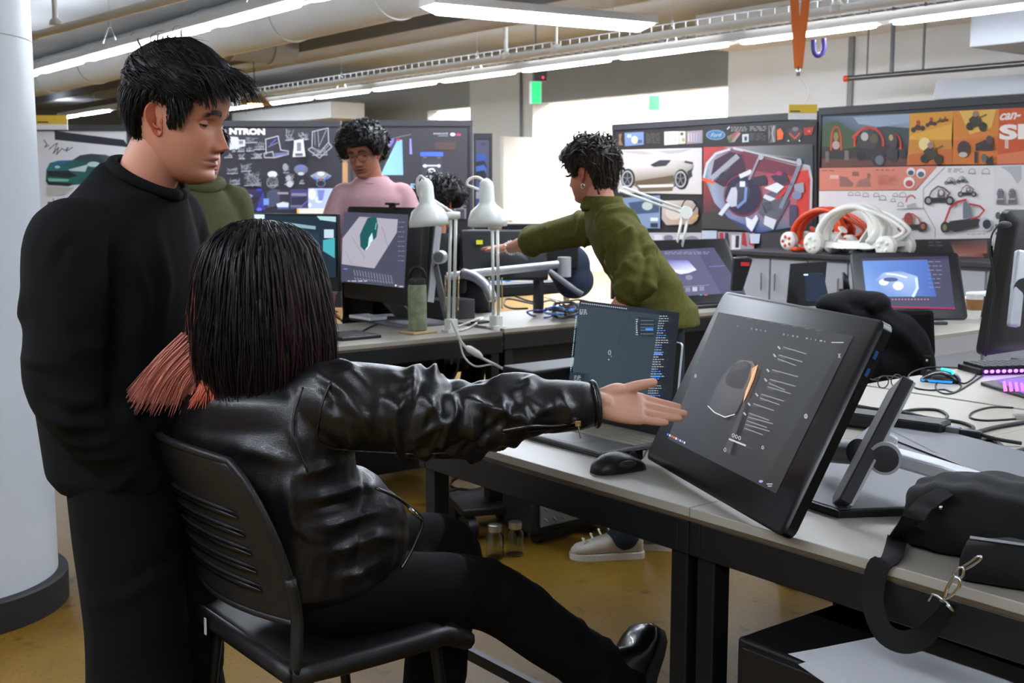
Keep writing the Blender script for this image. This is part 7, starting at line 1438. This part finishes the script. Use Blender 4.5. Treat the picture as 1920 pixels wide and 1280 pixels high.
body = [remesh(bmb, .011, 2), remesh(hb_, .0024, 3)]
hd = head_mesh(SKW, (196, 110, 104), (40, 30, 26), lids=(.1, .0), nose=.8, jaw=.92)
wom = person('seated woman in a black leather jacket reaching her open hand toward the pen display', (-.40, 2.47, 0), [('leather_jacket', me_j, 'leather'), ('trousers', me_pt, 'cloth_black')], body, HW, hd, SKW)
vj = getv(me_j)
def onseam(pts, r, nm, m, n=30, par=wom, lift=.001):
    P = spline([on_body(x, y) for x, y in pts], n); 
    for _ in range(10): P[1:-1] = (P[:-2] + 2 * P[1:-1] + P[2:]) / 4
    return wparent(MB().tube(P + np.array((0, -lift, 0)), r, 6).build(nm, m, smooth=True), par)
onseam([(556, 712), (540, 760), (542, 810), (556, 850), (590, 890)], .0024, 'seam', 'leather')
onseam([(604, 708), (588, 750), (590, 800), (606, 845), (690, 862), (790, 868), (880, 858)], .0024, 'seam', 'leather')
# cuff zip with pull
zq = onseam([(955, 818), (1000, 815), (1050, 812), (1092, 806)], .0034, 'cuff_zip', 'steel_dark', lift=.004); e = on_body(1090, 806) + V3(.004, -.008, 0)
MBz = MB().box(e, (.012, .008, .012)).tube([e + V3(0, -.004, -.003), e + V3(.006, -.006, -.03)], .0024, 6); wparent(MBz.build('zip_pull', 'chrome', bev=.001), wom)
onseam([(955, 826), (1000, 823), (1050, 820), (1094, 815)], .0018, 'cuff_edge', 'leather', lift=.002)
cx_, cy_, _ = frame(ca); wparent(MB().tube([cp - ca * .004 + .0475 * (cx_ * math.cos(a) + cy_ * math.sin(a)) + V3(0, 0, -.006) for a in np.linspace(0, 2 * math.pi, 40)], .0045, 6).build('cuff_hem', 'leather', smooth=True), wom)
# front flap and zip hanging at the hip
fz = [at(705, 915, 2.35), at(740, 930, 2.38), at(768, 950, 2.42), at(792, 975, 2.46), at(782, 1010, 2.46), at(762, 1050, 2.45), at(735, 1090, 2.43)]
wparent(MB().tube(fz, .004, 6, smooth=30).build('front_zip', 'steel_dark', smooth=True), wom); wparent(MB().tube([fz[3], fz[3] + V3(-.006, -.012, .01), fz[2] + V3(0, -.012, 0)], .004, 6).build('zip_slider', 'chrome', smooth=True), wom)
# collar
cc = V3(-.508, 2.398, 1.035); cR = []
for a in np.linspace(math.radians(110), math.radians(430), 26):
    o_ = nrm(sds) * math.cos(a) + fs * math.sin(a); cR.append([cc + o_ * .078 + V3(0, 0, -.012), cc + o_ * .088 + V3(0, 0, .0), cc + o_ * .075 + V3(0, 0, .035), cc + o_ * .066 + V3(0, 0, .03)])
wparent(MB().rings(cR).build('collar', 'leather', smooth=True), wom)
# hair
R = random.Random(31); hmb = MB(); K0 = np.array(lin((17, 13, 14))); K1 = np.array(lin((26, 18, 19))); KR = np.array(lin((74, 34, 36))); KP = np.array(lin((242, 150, 134)))
prof = [(.132, .004), (.126, .045), (.108, .085), (.07, .116), (.02, .133), (-.04, .143), (-.1, .150), (-.15, .150), (-.19, .143), (-.225, .128)]
pz, prd = np.array([a for a, b in prof]), np.array([b for a, b in prof]); Rw = np.array(Matrix.Rotation(math.atan2(-.62, .78), 3, 'Z')); hc = HW.p
def hp(a, z, add=0):   # a = angle from the face direction; hair surface, world
    r = np.interp(-z, -pz, prd); fr = math.cos(a); k = 1 - .42 * max(0, (fr - .55) / .45) if z < .06 else 1.0
    r = r * k + add; v_ = np.array((math.sin(a) * r * .98, math.cos(a) * r * .98 - .018, z)); return hc + Rw @ v_
rows = [[hp(a, z, -.006) for a in np.linspace(0, 2 * math.pi, 48, endpoint=False)] for z in np.concatenate([np.linspace(-.165, .1, 22), np.linspace(.105, .131, 9)])]
hmb.rings(rows, col=tuple(K0))
part = Rw @ np.array((-.012, -.02, 0))
for k in range(2600):
    a = R.uniform(0, 2 * math.pi)
    if math.cos(a) > .62: continue
    lay = R.random(); zend = -.212 - R.uniform(-.055, .045) - .02 * max(0, -math.cos(a)) + .02 * math.sin(a * 5) if lay < .7 else R.uniform(-.2, -.06); ad = R.uniform(-.006, .006) + (.004 if lay > .7 else 0); z0 = max(.131 - abs(R.gauss(0, .06)), zend + .07); w1 = R.uniform(0, 6.28); am = R.uniform(.0, .007)
    clump = round(a * 6) / 6; pts = []; da = (clump - a) * R.uniform(.2, .9) + R.gauss(0, .05); fl = R.uniform(-.02, .012)
    for f in np.linspace(0, 1, 9): z = z0 + (zend - z0) * f ** 1.05; pts.append(hp(a + da * f * f, z, ad + am * math.sin(w1 + f * 6) + fl * f ** 3))
    right = math.sin(a) * Rw[0][0] + math.cos(a) * Rw[0][1]
    tip = K1 if right < .35 else KR * R.uniform(.25, .9)
    if right < -.8 and R.random() < .3: tip = KP * R.uniform(.3, .7)
    lock(hmb, pts, .0034 * R.uniform(.3, 1.4), (K0 * R.uniform(.6, 1.3), tip * R.uniform(.6, 1.2)), nrmv=Rw @ np.array((math.sin(a), math.cos(a), .15)))
for k in range(260):      # loose longer ends and wisps
    a = R.uniform(.9, 2 * math.pi - .9); z0 = R.uniform(-.12, .02); zend = R.uniform(-.285, -.235); w1 = R.uniform(0, 6.28); fl = R.uniform(-.05, .02); da = R.gauss(0, .18)
    pts = [hp(a + da * f * f, max(z0 + (zend - z0) * f, -.224), .003 + .004 * math.sin(w1 + 5 * f) + fl * f ** 2) + V3(0, 0, min(0, z0 + (zend - z0) * f + .224)) for f in np.linspace(0, 1, 8)]
    lock(hmb, pts, .0026 * R.uniform(.3, 1.3), (K0, K1 * R.uniform(.7, 1.5)), nrmv=Rw @ np.array((math.sin(a), math.cos(a), .15)))
wparent(hmb.build('hair', 'hair', smooth=True, recalc=False, colors=True), wom)
pmb = MB()
for k in range(800):
    f = R.random(); s = at(346 + 42 * f + R.uniform(-6, 6), 628 + 66 * f + R.uniform(-8, 8), 2.33 + .06 * R.random()); tx, ty = 246 + 105 * f + R.uniform(-12, 12), 748 + 8 * f + R.uniform(-18, 8) + (22 if R.random() < .08 else 0); e = at(tx, ty, 2.30 + .06 * f); mid = s * .5 + e * .5 + V3(-.004, -.008, .004)
    lock(pmb, spline([s, mid, e], 8), .0019 * R.uniform(.5, 1.3), (KP * R.uniform(.6, .95), KP * R.uniform(.7, 1.05)), nrmv=(-.3, -1, .4))
for k in range(40):
    s = at(390 + 20 * R.random(), 690, 2.33); e = at(350 + 50 * R.random(), 745 + 25 * R.random(), 2.29); lock(pmb, spline([s, s * .5 + e * .5 + V3(0, -.008, 0), e], 7), .0035, (KP * np.array((.75, .45, .3)), KP * np.array((.8, .5, .35))), nrmv=(-.3, -1, .4))
for k in range(26):
    a_, b_ = R.uniform(0, 1), R.uniform(0, 1); s = at(392 - 10 * a_, 480 + 30 * b_, 2.36); e = at(356 + 14 * b_, 560 + 40 * a_, 2.36); lock(pmb, spline([s, s * .5 + e * .5 + V3(-.006, 0, 0), e], 7), .0026, (KP * .45, KP * .7), nrmv=(-.6, -.8, .1))
o = wparent(pmb.build('dyed_hair', 'hair', smooth=True, recalc=False, colors=True), wom); o['label'] = 'coral pink dyed hair ends'
# boots
ank = J['anR']; hl_ = at(1200, 1312, 2.90); toe = at(1224, 1178, 3.02); shoe(toe, hl_, nrm(J['knR'] - J['anR']) + V3(0, 0, .1), 1.2, ('boot_black', 'rubber_black'), wom, 'boot', .05)
shoe(J['anL'] + V3(.16, .12, -.085), J['anL'] + V3(-.05, -.04, -.085), (0, 0, 1), 1.0, ('boot_black', 'rubber_black'), wom, 'boot', .05)

# ------------------------------------------------------------------ the man in the olive shirt
SKG = (196, 132, 106)
HG = Head(V3(.325, 4.92, 1.462), (-.80, .60), math.radians(8), math.radians(-4), 1.03)
J = dict(pel=V3(.58, 4.62, .92), chest=V3(.45, 4.80, 1.15), neck=V3(.375, 4.87, 1.325), head=HG.w((0, -.02, -.03)), shL=V3(.405, 4.61, 1.245), shR=V3(.36, 5.06, 1.235), elL=V3(.475, 4.39, 1.06), wrL=V3(.36, 4.45, .88), elR=V3(.10, 5.34, 1.165), wrR=V3(-.012, 5.60, 1.12),
         hipL=V3(.53, 4.53, .88), hipR=V3(.60, 4.70, .88), knL=V3(.46, 4.44, .48), knR=V3(.60, 4.58, .48), anL=V3(.425, 4.34, .09), anR=V3(.575, 4.45, .09))
mb = MB(); sd = J['shR'] - J['shL']; f_ = nrm(V3(-.9, .42, 0)); sdh = J['hipR'] - J['hipL']
torso_rings(mb, [(V3(.60, 4.61, .86), sdh, f_, .18, .14), (V3(.585, 4.63, .93), sdh, f_, .185, .145), (V3(.53, 4.69, 1.03), sd, f_, .19, .145), (V3(.47, 4.77, 1.13), sd, f_, .2, .14), (V3(.425, 4.83, 1.22), sd, f_, .195, .125), (V3(.40, 4.855, 1.285), sd, f_, .15, .105), (V3(.385, 4.87, 1.325), sd, f_, .105, .09), (V3(.375, 4.875, 1.35), sd, f_, .075, .075), (V3(.37, 4.88, 1.36), sd, f_, .05, .05)])
p1_ = [J['shL'] + V3(.02, .06, .01), J['shL'], J['shL'] * .5 + J['elL'] * .5 + V3(.03, 0, 0), J['elL'], J['elL'] * .72 + J['wrL'] * .28]; r1_ = [.075, .082, .08, .072, .062]; mb.limb(p1_, r1_, 20)
p2_ = [J['shR'] + V3(.04, -.06, 0), J['shR'], J['shR'] * .5 + J['elR'] * .5, J['elR'], J['elR'] * .9 + J['wrR'] * .1]; r2_ = [.075, .08, .072, .062, .058]; mb.limb(p2_, r2_, 20)
me_s = remesh(mb, .010, 3); R = random.Random(6)
vg = getv(me_s)
def gl(pts, am, w): return ([under(vg, x, y) for x, y in pts], am, w)
folds(me_s, sleeve_folds(p1_, r1_, 18, R, .014, .014, .2, 1) + sleeve_folds(p2_, r2_, 14, R, .012, .014, .2, 1) + sleeve_folds([V3(.6, 4.61, .88), V3(.47, 4.77, 1.13), V3(.40, 4.85, 1.27)], [.16, .165, .12], 18, R, .012, .018, .05, .9, (.6, 1.6), .12)
      + [gl([(1132, 430), (1124, 470), (1128, 520), (1136, 556)], -.022, .013), gl([(1196, 432), (1214, 470), (1214, 520), (1196, 556)], -.022, .013), gl([(1150, 400), (1185, 425), (1200, 450)], .010, .012), gl([(1140, 500), (1170, 490), (1200, 500)], .014, .012), gl([(1140, 540), (1170, 520), (1196, 524)], .014, .012), gl([(1225, 450), (1240, 500), (1252, 560)], .012, .014), gl([(1100, 420), (1096, 470), (1100, 540)], .010, .008), gl([(1035, 440), (1060, 450), (1084, 440)], .012, .012)])
me_pt = pants(J, [.095, .09, .078, .072, .066], .012, .165, 4)
hb_ = MB(); Y_ = nrm(V3(-.70, .70, -.05)); hand(hb_, J['wrR'], Y_, nrm(V3(-.7, -.7, .0)), (0, 0, 1), curl=(.05, .06, .05), spread=.3, thumbvec=(.9, .25, -.1), k=1.0, forearm=J['elR'])
hand(hb_, J['wrL'], nrm(V3(-.5, .05, -.85)), nrm(V3(-.6, .6, .4)), nrm(V3(-.5, -.7, .3)), curl=(.5, .5, .4), forearm=J['elL'])
body = [remesh(slim_body(J), .012, 2), remesh(hb_, .004, 3)]
hd = head_mesh(SKG, (176, 104, 92), (38, 28, 22), stubble=.35)
gm = person('man in an olive shirt with rolled sleeves pointing across the desks', (.50, 4.45, 0), [('shirt', me_s, 'cloth_olive'), ('trousers', me_pt, 'navy_cloth')], body, HG, hd, SKG)
hlg = [(0, .058), (40, .055), (58, .035), (66, .005), (72, -.01), (80, -.01), (84, .018), (100, .022), (112, -.02), (125, -.06), (150, -.085), (180, -.09)]
def thG(a, z): return np.interp(z, [-.09, -.04, 0, .05, .117], [.012, .022, .028, .034, .034]) * np.interp(a, [0, 70, 100, 180], [1.1, .8, .9, 1.0])
def combG(p, n, th, R): return np.array((R.uniform(-.5, .5), .3 if p[2] > .06 else -.2, -.2 if p[2] > .07 else -1))
wparent(curls(short_hair(HG, hlg, thG, (34, 26, 22), 1300, 5, combG, (.03, .055), .004, .16, (52, 40, 32)), HG, hlg, thG, (40, 31, 26), 90, 3, (.018, .03)).build('hair', 'hair', smooth=True, recalc=False, colors=True), gm)
cR = [];
for a in np.linspace(0, 2 * math.pi, 26):
    o_ = nrm(sd) * math.cos(a) + f_ * math.sin(a); c_ = V3(.372, 4.874, 1.33); cR.append([c_ + o_ * .088 + V3(0, 0, -.03), c_ + o_ * .10 + V3(0, 0, -.012), c_ + o_ * .086 + V3(0, 0, .032), c_ + o_ * .078 + V3(0, 0, .028)])
wparent(MB().rings(cR).build('collar', 'cloth_olive', smooth=True), gm)
for p_, r_ in (((J['elL'] * .72 + J['wrL'] * .28), .062), ((J['elR'] * .88 + J['wrR'] * .12), .056)):
    d_ = nrm((J['wrL'] - J['elL']) if r_ > .06 else (J['wrR'] - J['elR'])); wparent(MB().lathe([(r_ - .006, -.03), (r_ + .003, -.025), (r_ + .003, .02), (r_ - .004, .026)], 24, p_, d_).build('rolled_cuff', 'cloth_olive', smooth=True), gm)
q = HG.w((-.078, -.006, -.043)); wparent(MB().tube([q + HG.d((0, .009 * math.cos(a), -.009 + .009 * math.sin(a))) for a in np.linspace(0, 2 * math.pi, 16)], .0022, 6).build('hoop_earring', 'chrome', smooth=True), gm)
wc = J['wrR'] - nrm(J['wrR'] - J['elR']) * .02; x_, y_, _ = frame(J['wrR'] - J['elR'])
for k in range(16): a = k * 2 * math.pi / 16; wparent(MB().ell(wc + .031 * (x_ * math.cos(a) + y_ * math.sin(a)) + V3(0, 0, -.006), (.0055, .0055, .0055), 8, 6).build('bracelet_bead', 'print_white', smooth=True), gm)
shoe(J['anL'] + V3(-.20, -.02, -.09), J['anL'] + V3(.07, .005, -.09), (0, 0, 1), 1.0, ('shoe_grey', 'sole_white'), gm); shoe(J['anR'] + V3(-.20, .03, -.09), J['anR'] + V3(.06, -.01, -.09), (0, 0, 1), 1.0, ('shoe_grey', 'sole_white'), gm)
q = J['anL'] + V3(-.06, -.02, .03)
for k in range(4): wparent(MB().tube([q + V3(-.03 * k, -.028, -.018 * k), q + V3(-.03 * k - .008, 0, -.018 * k + .012), q + V3(-.03 * k, .028, -.018 * k)], .004, 6).build('shoe_lace', 'sole_white', smooth=True), gm)

# ------------------------------------------------------------------ the man in pink
SKP = (170, 108, 80)
HP = Head(at(682, 287, 6.15), (-.28, -.96), math.radians(14), math.radians(6), 1.03)
c = HP.p + V3(0, 0, .028)
J = dict(pel=c + V3(.04, .08, -.66), chest=c + V3(.05, .05, -.36), neck=c + V3(.03, .045, -.16), head=HP.w((0, -.02, -.03)), shR=c + V3(-.120, .03, -.252), shL=c + V3(.200, .03, -.252), elR=c + V3(-.19, .0, -.49), elL=c + V3(.27, .0, -.49), wrR=c + V3(-.19, -.02, -.73), wrL=c + V3(.27, -.02, -.73),
         hipR=c + V3(-.05, .08, -.70), hipL=c + V3(.13, .08, -.70), knR=c + V3(-.05, .07, -1.1), knL=c + V3(.13, .07, -1.1), anR=V3(c[0] - .05, c[1] + .1, .08), anL=V3(c[0] + .13, c[1] + .1, .08))
mb = MB(); sd = V3(1, 0, 0); f_ = V3(0, -1, 0)
torso_rings(mb, [(c + V3(.04, .08, -.70), sd, f_, .19, .13), (c + V3(.04, .07, -.55), sd, f_, .195, .14), (c + V3(.045, .06, -.38), sd, f_, .2, .14), (c + V3(.045, .05, -.26), sd, f_, .195, .125), (c + V3(.04, .05, -.215), sd, f_, .160, .105), (c + V3(.038, .05, -.18), sd, f_, .115, .09), (c + V3(.035, .05, -.155), sd, f_, .085, .075), (c + V3(.035, .05, -.145), sd, f_, .05, .05)])
for s in 'LR': P = [J['sh' + s] + V3(-.04 if s == 'L' else .04, 0, 0), J['sh' + s], J['el' + s], J['wr' + s]]; mb.limb(P, [.055, .064, .066, .05], 18)
me_s = remesh(mb, .012, 4); R = random.Random(7); folds(me_s, sleeve_folds([c + V3(.04, .08, -.68), c + V3(.045, .05, -.3)], [.16, .17], 14, R, .008, .022, .0, .9, (.5, 1.3), .15))
hb_ = MB(); hand(hb_, J['wrR'], (.1, -.1, -1), (.3, -.9, 0), (-1, 0, .1), curl=(.3, .3, .3)); hand(hb_, J['wrL'], (-.1, -.1, -1), (-.3, -.9, 0), (1, 0, .1), curl=(.3, .3, .3))
hd = head_mesh(SKP, (140, 80, 70), (24, 18, 16), lids=(-.1, .0), stubble=.25)
pk = person('man in a pink sweatshirt and glasses standing before the dark boards', (c[0] + .04, c[1] + .1, 0), [('sweatshirt', me_s, 'cloth_pink'), ('trousers', pants(J, [.09, .085, .075, .07, .065], .013, .16, 3), 'cloth_black')], [remesh(slim_body(J, rn=.06), .010, 2), remesh(hb_, .005, 2)], HP, hd, SKP)
cr = [c + V3(.035, .045, -.165) + (V3(.082, 0, 0) * math.cos(a) + V3(0, -.078, -.02) * math.sin(a)) for a in np.linspace(0, 2 * math.pi, 30)]; wparent(MB().tube(cr, .011, 8).build('collar', 'cloth_pink', smooth=True), pk)
hlp = [(0, .048), (40, .045), (58, .02), (66, -.01), (80, -.015), (84, .01), (100, .015), (112, -.02), (125, -.05), (180, -.07)]
def thP(a, z): return np.interp(z, [-.09, -.03, .02, .06, .117], [.014, .034, .05, .052, .042])
def combP(p, n, th, R): return np.array((R.uniform(-1, 1), R.uniform(-.6, 1), R.uniform(-1, .6)))
wparent(curls(short_hair(HP, hlp, thP, (20, 16, 16), 900, 17, combP, (.02, .04), .0036, .6, rough=.009), HP, hlp, thP, (20, 16, 16), 220, 4).build('hair', 'hair', smooth=True, recalc=False, colors=True), pk)
for s in (-1, 1):
    wparent(MB().tube([HP.w((s * .034 + .027 * math.cos(a), .098, -.004 + .021 * math.sin(a))) for a in np.linspace(0, 2 * math.pi, 24)], .0022, 6).build('glasses_rim', 'steel_dark', smooth=True), pk); wparent(MB().tube([HP.w((s * .061, .096, .002)), HP.w((s * .076, .05, .0)), HP.w((s * .076, -.01, .0))], .0018, 6).build('glasses_temple', 'steel_dark'), pk)
wparent(MB().tube([HP.w((-.008, .1, 0)), HP.w((0, .103, .003)), HP.w((.008, .1, 0))], .002, 6).build('glasses_bridge', 'steel_dark'), pk)
for s in 'LR': shoe(J['an' + s] + V3(0, -.18, -.08), J['an' + s] + V3(0, .07, -.08), (0, 0, 1), 1.0, ('dark_grey', 'rubber_black'), pk)

# ------------------------------------------------------------------ dark haired person seated behind the lamps
SKC = (188, 128, 98)
HC = Head(at(824, 383, 6.35), (.55, .83), math.radians(14), 0, 1.02); c = HC.p
J = dict(pel=c + V3(-.02, -.02, -.70), chest=c + V3(-.03, -.04, -.38), neck=c + V3(-.02, -.03, -.16), head=HC.w((0, -.02, -.03)), shR=c + V3(.14, -.13, -.23), shL=c + V3(-.18, .08, -.23), elR=c + V3(.19, -.12, -.5), elL=c + V3(-.2, .1, -.5), wrR=c + V3(.26, .12, -.52), wrL=c + V3(-.02, .24, -.52),
         hipR=c + V3(.06, -.06, -.72), hipL=c + V3(-.1, .05, -.72), knR=c + V3(.22, .22, -.66), knL=c + V3(.05, .35, -.66), anR=V3(c[0] + .12, c[1] + .25, .09), anL=V3(c[0] - .05, c[1] + .3, .09))
mb = MB(); sd = nrm(J['shR'] - J['shL']); f_ = V3(.55, .83, 0)
torso_rings(mb, [(c + V3(-.02, -.02, -.76), sd, f_, .17, .13), (c + V3(-.02, -.03, -.6), sd, f_, .185, .13), (c + V3(-.03, -.04, -.38), sd, f_, .195, .13), (c + V3(-.03, -.035, -.26), sd, f_, .18, .115), (c + V3(-.02, -.03, -.2), sd, f_, .13, .09), (c + V3(-.02, -.03, -.15), sd, f_, .06, .06)])
for s in 'LR': mb.limb([J['sh' + s] * .8 + J['chest'] * .2 + V3(0, 0, .02), J['sh' + s], J['el' + s], J['wr' + s]], [.065, .07, .06, .045], 16)
hd = head_mesh(SKC, (150, 90, 80), (24, 18, 16))
cp_ = person('dark haired person in a dark grey top seated behind the white lamps', (c[0], c[1], 0), [('sweater', remesh(mb, .013, 4), 'cloth_dark'), ('trousers', pants(J, [.09, .085, .075, .07, .065], .014, .16, 3), 'cloth_black')], [remesh(slim_body(J), .013, 2)], HC, hd, SKC)
wparent(curls(short_hair(HC, hlp, thP, (18, 14, 14), 700, 23, combP, (.02, .04), .0036, .6, rough=.009), HC, hlp, thP, (18, 14, 14), 200, 5).build('hair', 'hair', smooth=True, recalc=False, colors=True), cp_)
for s in 'LR': shoe(J['an' + s] + V3(.09, .14, -.09), J['an' + s] + V3(-.03, -.05, -.09), (0, 0, 1), 1.0, ('dark_grey', 'rubber_black'), cp_)
t = thing('stool', 'black stool under the dark haired seated person', 'stool', (c[0] - .02, c[1] - .02, 0)); hs = c[2] - .84
MB().lathe([(.02, hs - .05), (.17, hs - .05), (.18, hs - .02), (.17, hs), (.02, hs)], 24).build('seat', 'cloth_black', t, smooth='auto'); MB().tube([(0, 0, .06), (0, 0, hs - .05)], .025, 10).build('post', 'black_metal', t); MB().lathe([(.22, 0), (.22, .02), (.03, .06)], 24).build('base', 'black_metal', t, smooth='auto')

# ------------------------------------------------------------------ person in the green hoodie behind the standing man
HO = Head(at(376, 284, 4.85), (.75, -.66), math.radians(6), 0, 1.0); c = HO.p
J = dict(pel=c + V3(-.06, .06, -.66), chest=c + V3(-.05, .05, -.36), neck=c + V3(-.03, .03, -.16), head=HO.w((0, -.02, -.03)), shL=c + V3(.09, .17, -.22), shR=c + V3(-.18, -.09, -.22), elL=c + V3(.11, .19, -.5), elR=c + V3(-.2, -.1, -.5), wrL=c + V3(.18, .02, -.62), wrR=c + V3(-.05, -.2, -.6),
         hipL=c + V3(.0, .12, -.7), hipR=c + V3(-.12, .0, -.7), knL=c + V3(.0, .12, -1.1), knR=c + V3(-.12, .0, -1.1), anL=V3(c[0], c[1] + .13, .09), anR=V3(c[0] - .12, c[1], .09))
mb = MB(); sd = nrm(J['shR'] - J['shL']); f_ = nrm(V3(.7, -.72, 0))
torso_rings(mb, [(c + V3(-.06, .06, -.72), sd, f_, .185, .14), (c + V3(-.055, .055, -.55), sd, f_, .195, .145), (c + V3(-.05, .05, -.36), sd, f_, .2, .14), (c + V3(-.045, .045, -.25), sd, f_, .185, .12), (c + V3(-.04, .04, -.18), sd, f_, .13, .1), (c + V3(-.03, .03, -.13), sd, f_, .08, .08), (c + V3(-.03, .03, -.12), sd, f_, .05, .05)])
for s in 'LR': mb.limb([J['sh' + s] * .8 + J['chest'] * .2 + V3(0, 0, .02), J['sh' + s], J['el' + s], J['wr' + s]], [.075, .08, .07, .05], 18)
me_s = remesh(mb, .011, 4); R = random.Random(2); folds(me_s, sleeve_folds([c + V3(-.06, .06, -.7), c + V3(-.04, .04, -.2)], [.17, .16], 16, R, .009, .02, .0, .95, (.5, 1.3), .15))
hd = head_mesh((196, 136, 106), (160, 96, 84), (30, 22, 18), stubble=.3)
op = person('person in an olive green hoodie partly hidden behind the standing man', (c[0] - .06, c[1] + .06, 0), [('hoodie', me_s, 'cloth_hoodie'), ('trousers', pants(J, [.09, .085, .075, .07, .065], .014, .16, 3), 'cloth_black')], [remesh(slim_body(J), .013, 2)], HO, hd, (196, 136, 106))
hd_ = [c + V3(-.04, .045, -.135) + nrm(sd) * .105 * math.cos(a) + f_ * .09 * math.sin(a) + V3(0, 0, .012 * math.cos(2 * a)) for a in np.linspace(0, 2 * math.pi, 30)]; wparent(MB().tube(hd_, .026, 10).build('hood', 'cloth_hoodie', smooth=True), op)
wparent(short_hair(HO, hlg, thG, (26, 20, 18), 250, 29, combG, (.03, .05), .007, .3).build('hair', 'hair', smooth=True, recalc=False, colors=True), op)
for s in 'LR': shoe(J['an' + s] + V3(.13, -.13, -.09), J['an' + s] + V3(-.05, .05, -.09), (0, 0, 1), 1.0, ('dark_grey', 'rubber_black'), op)
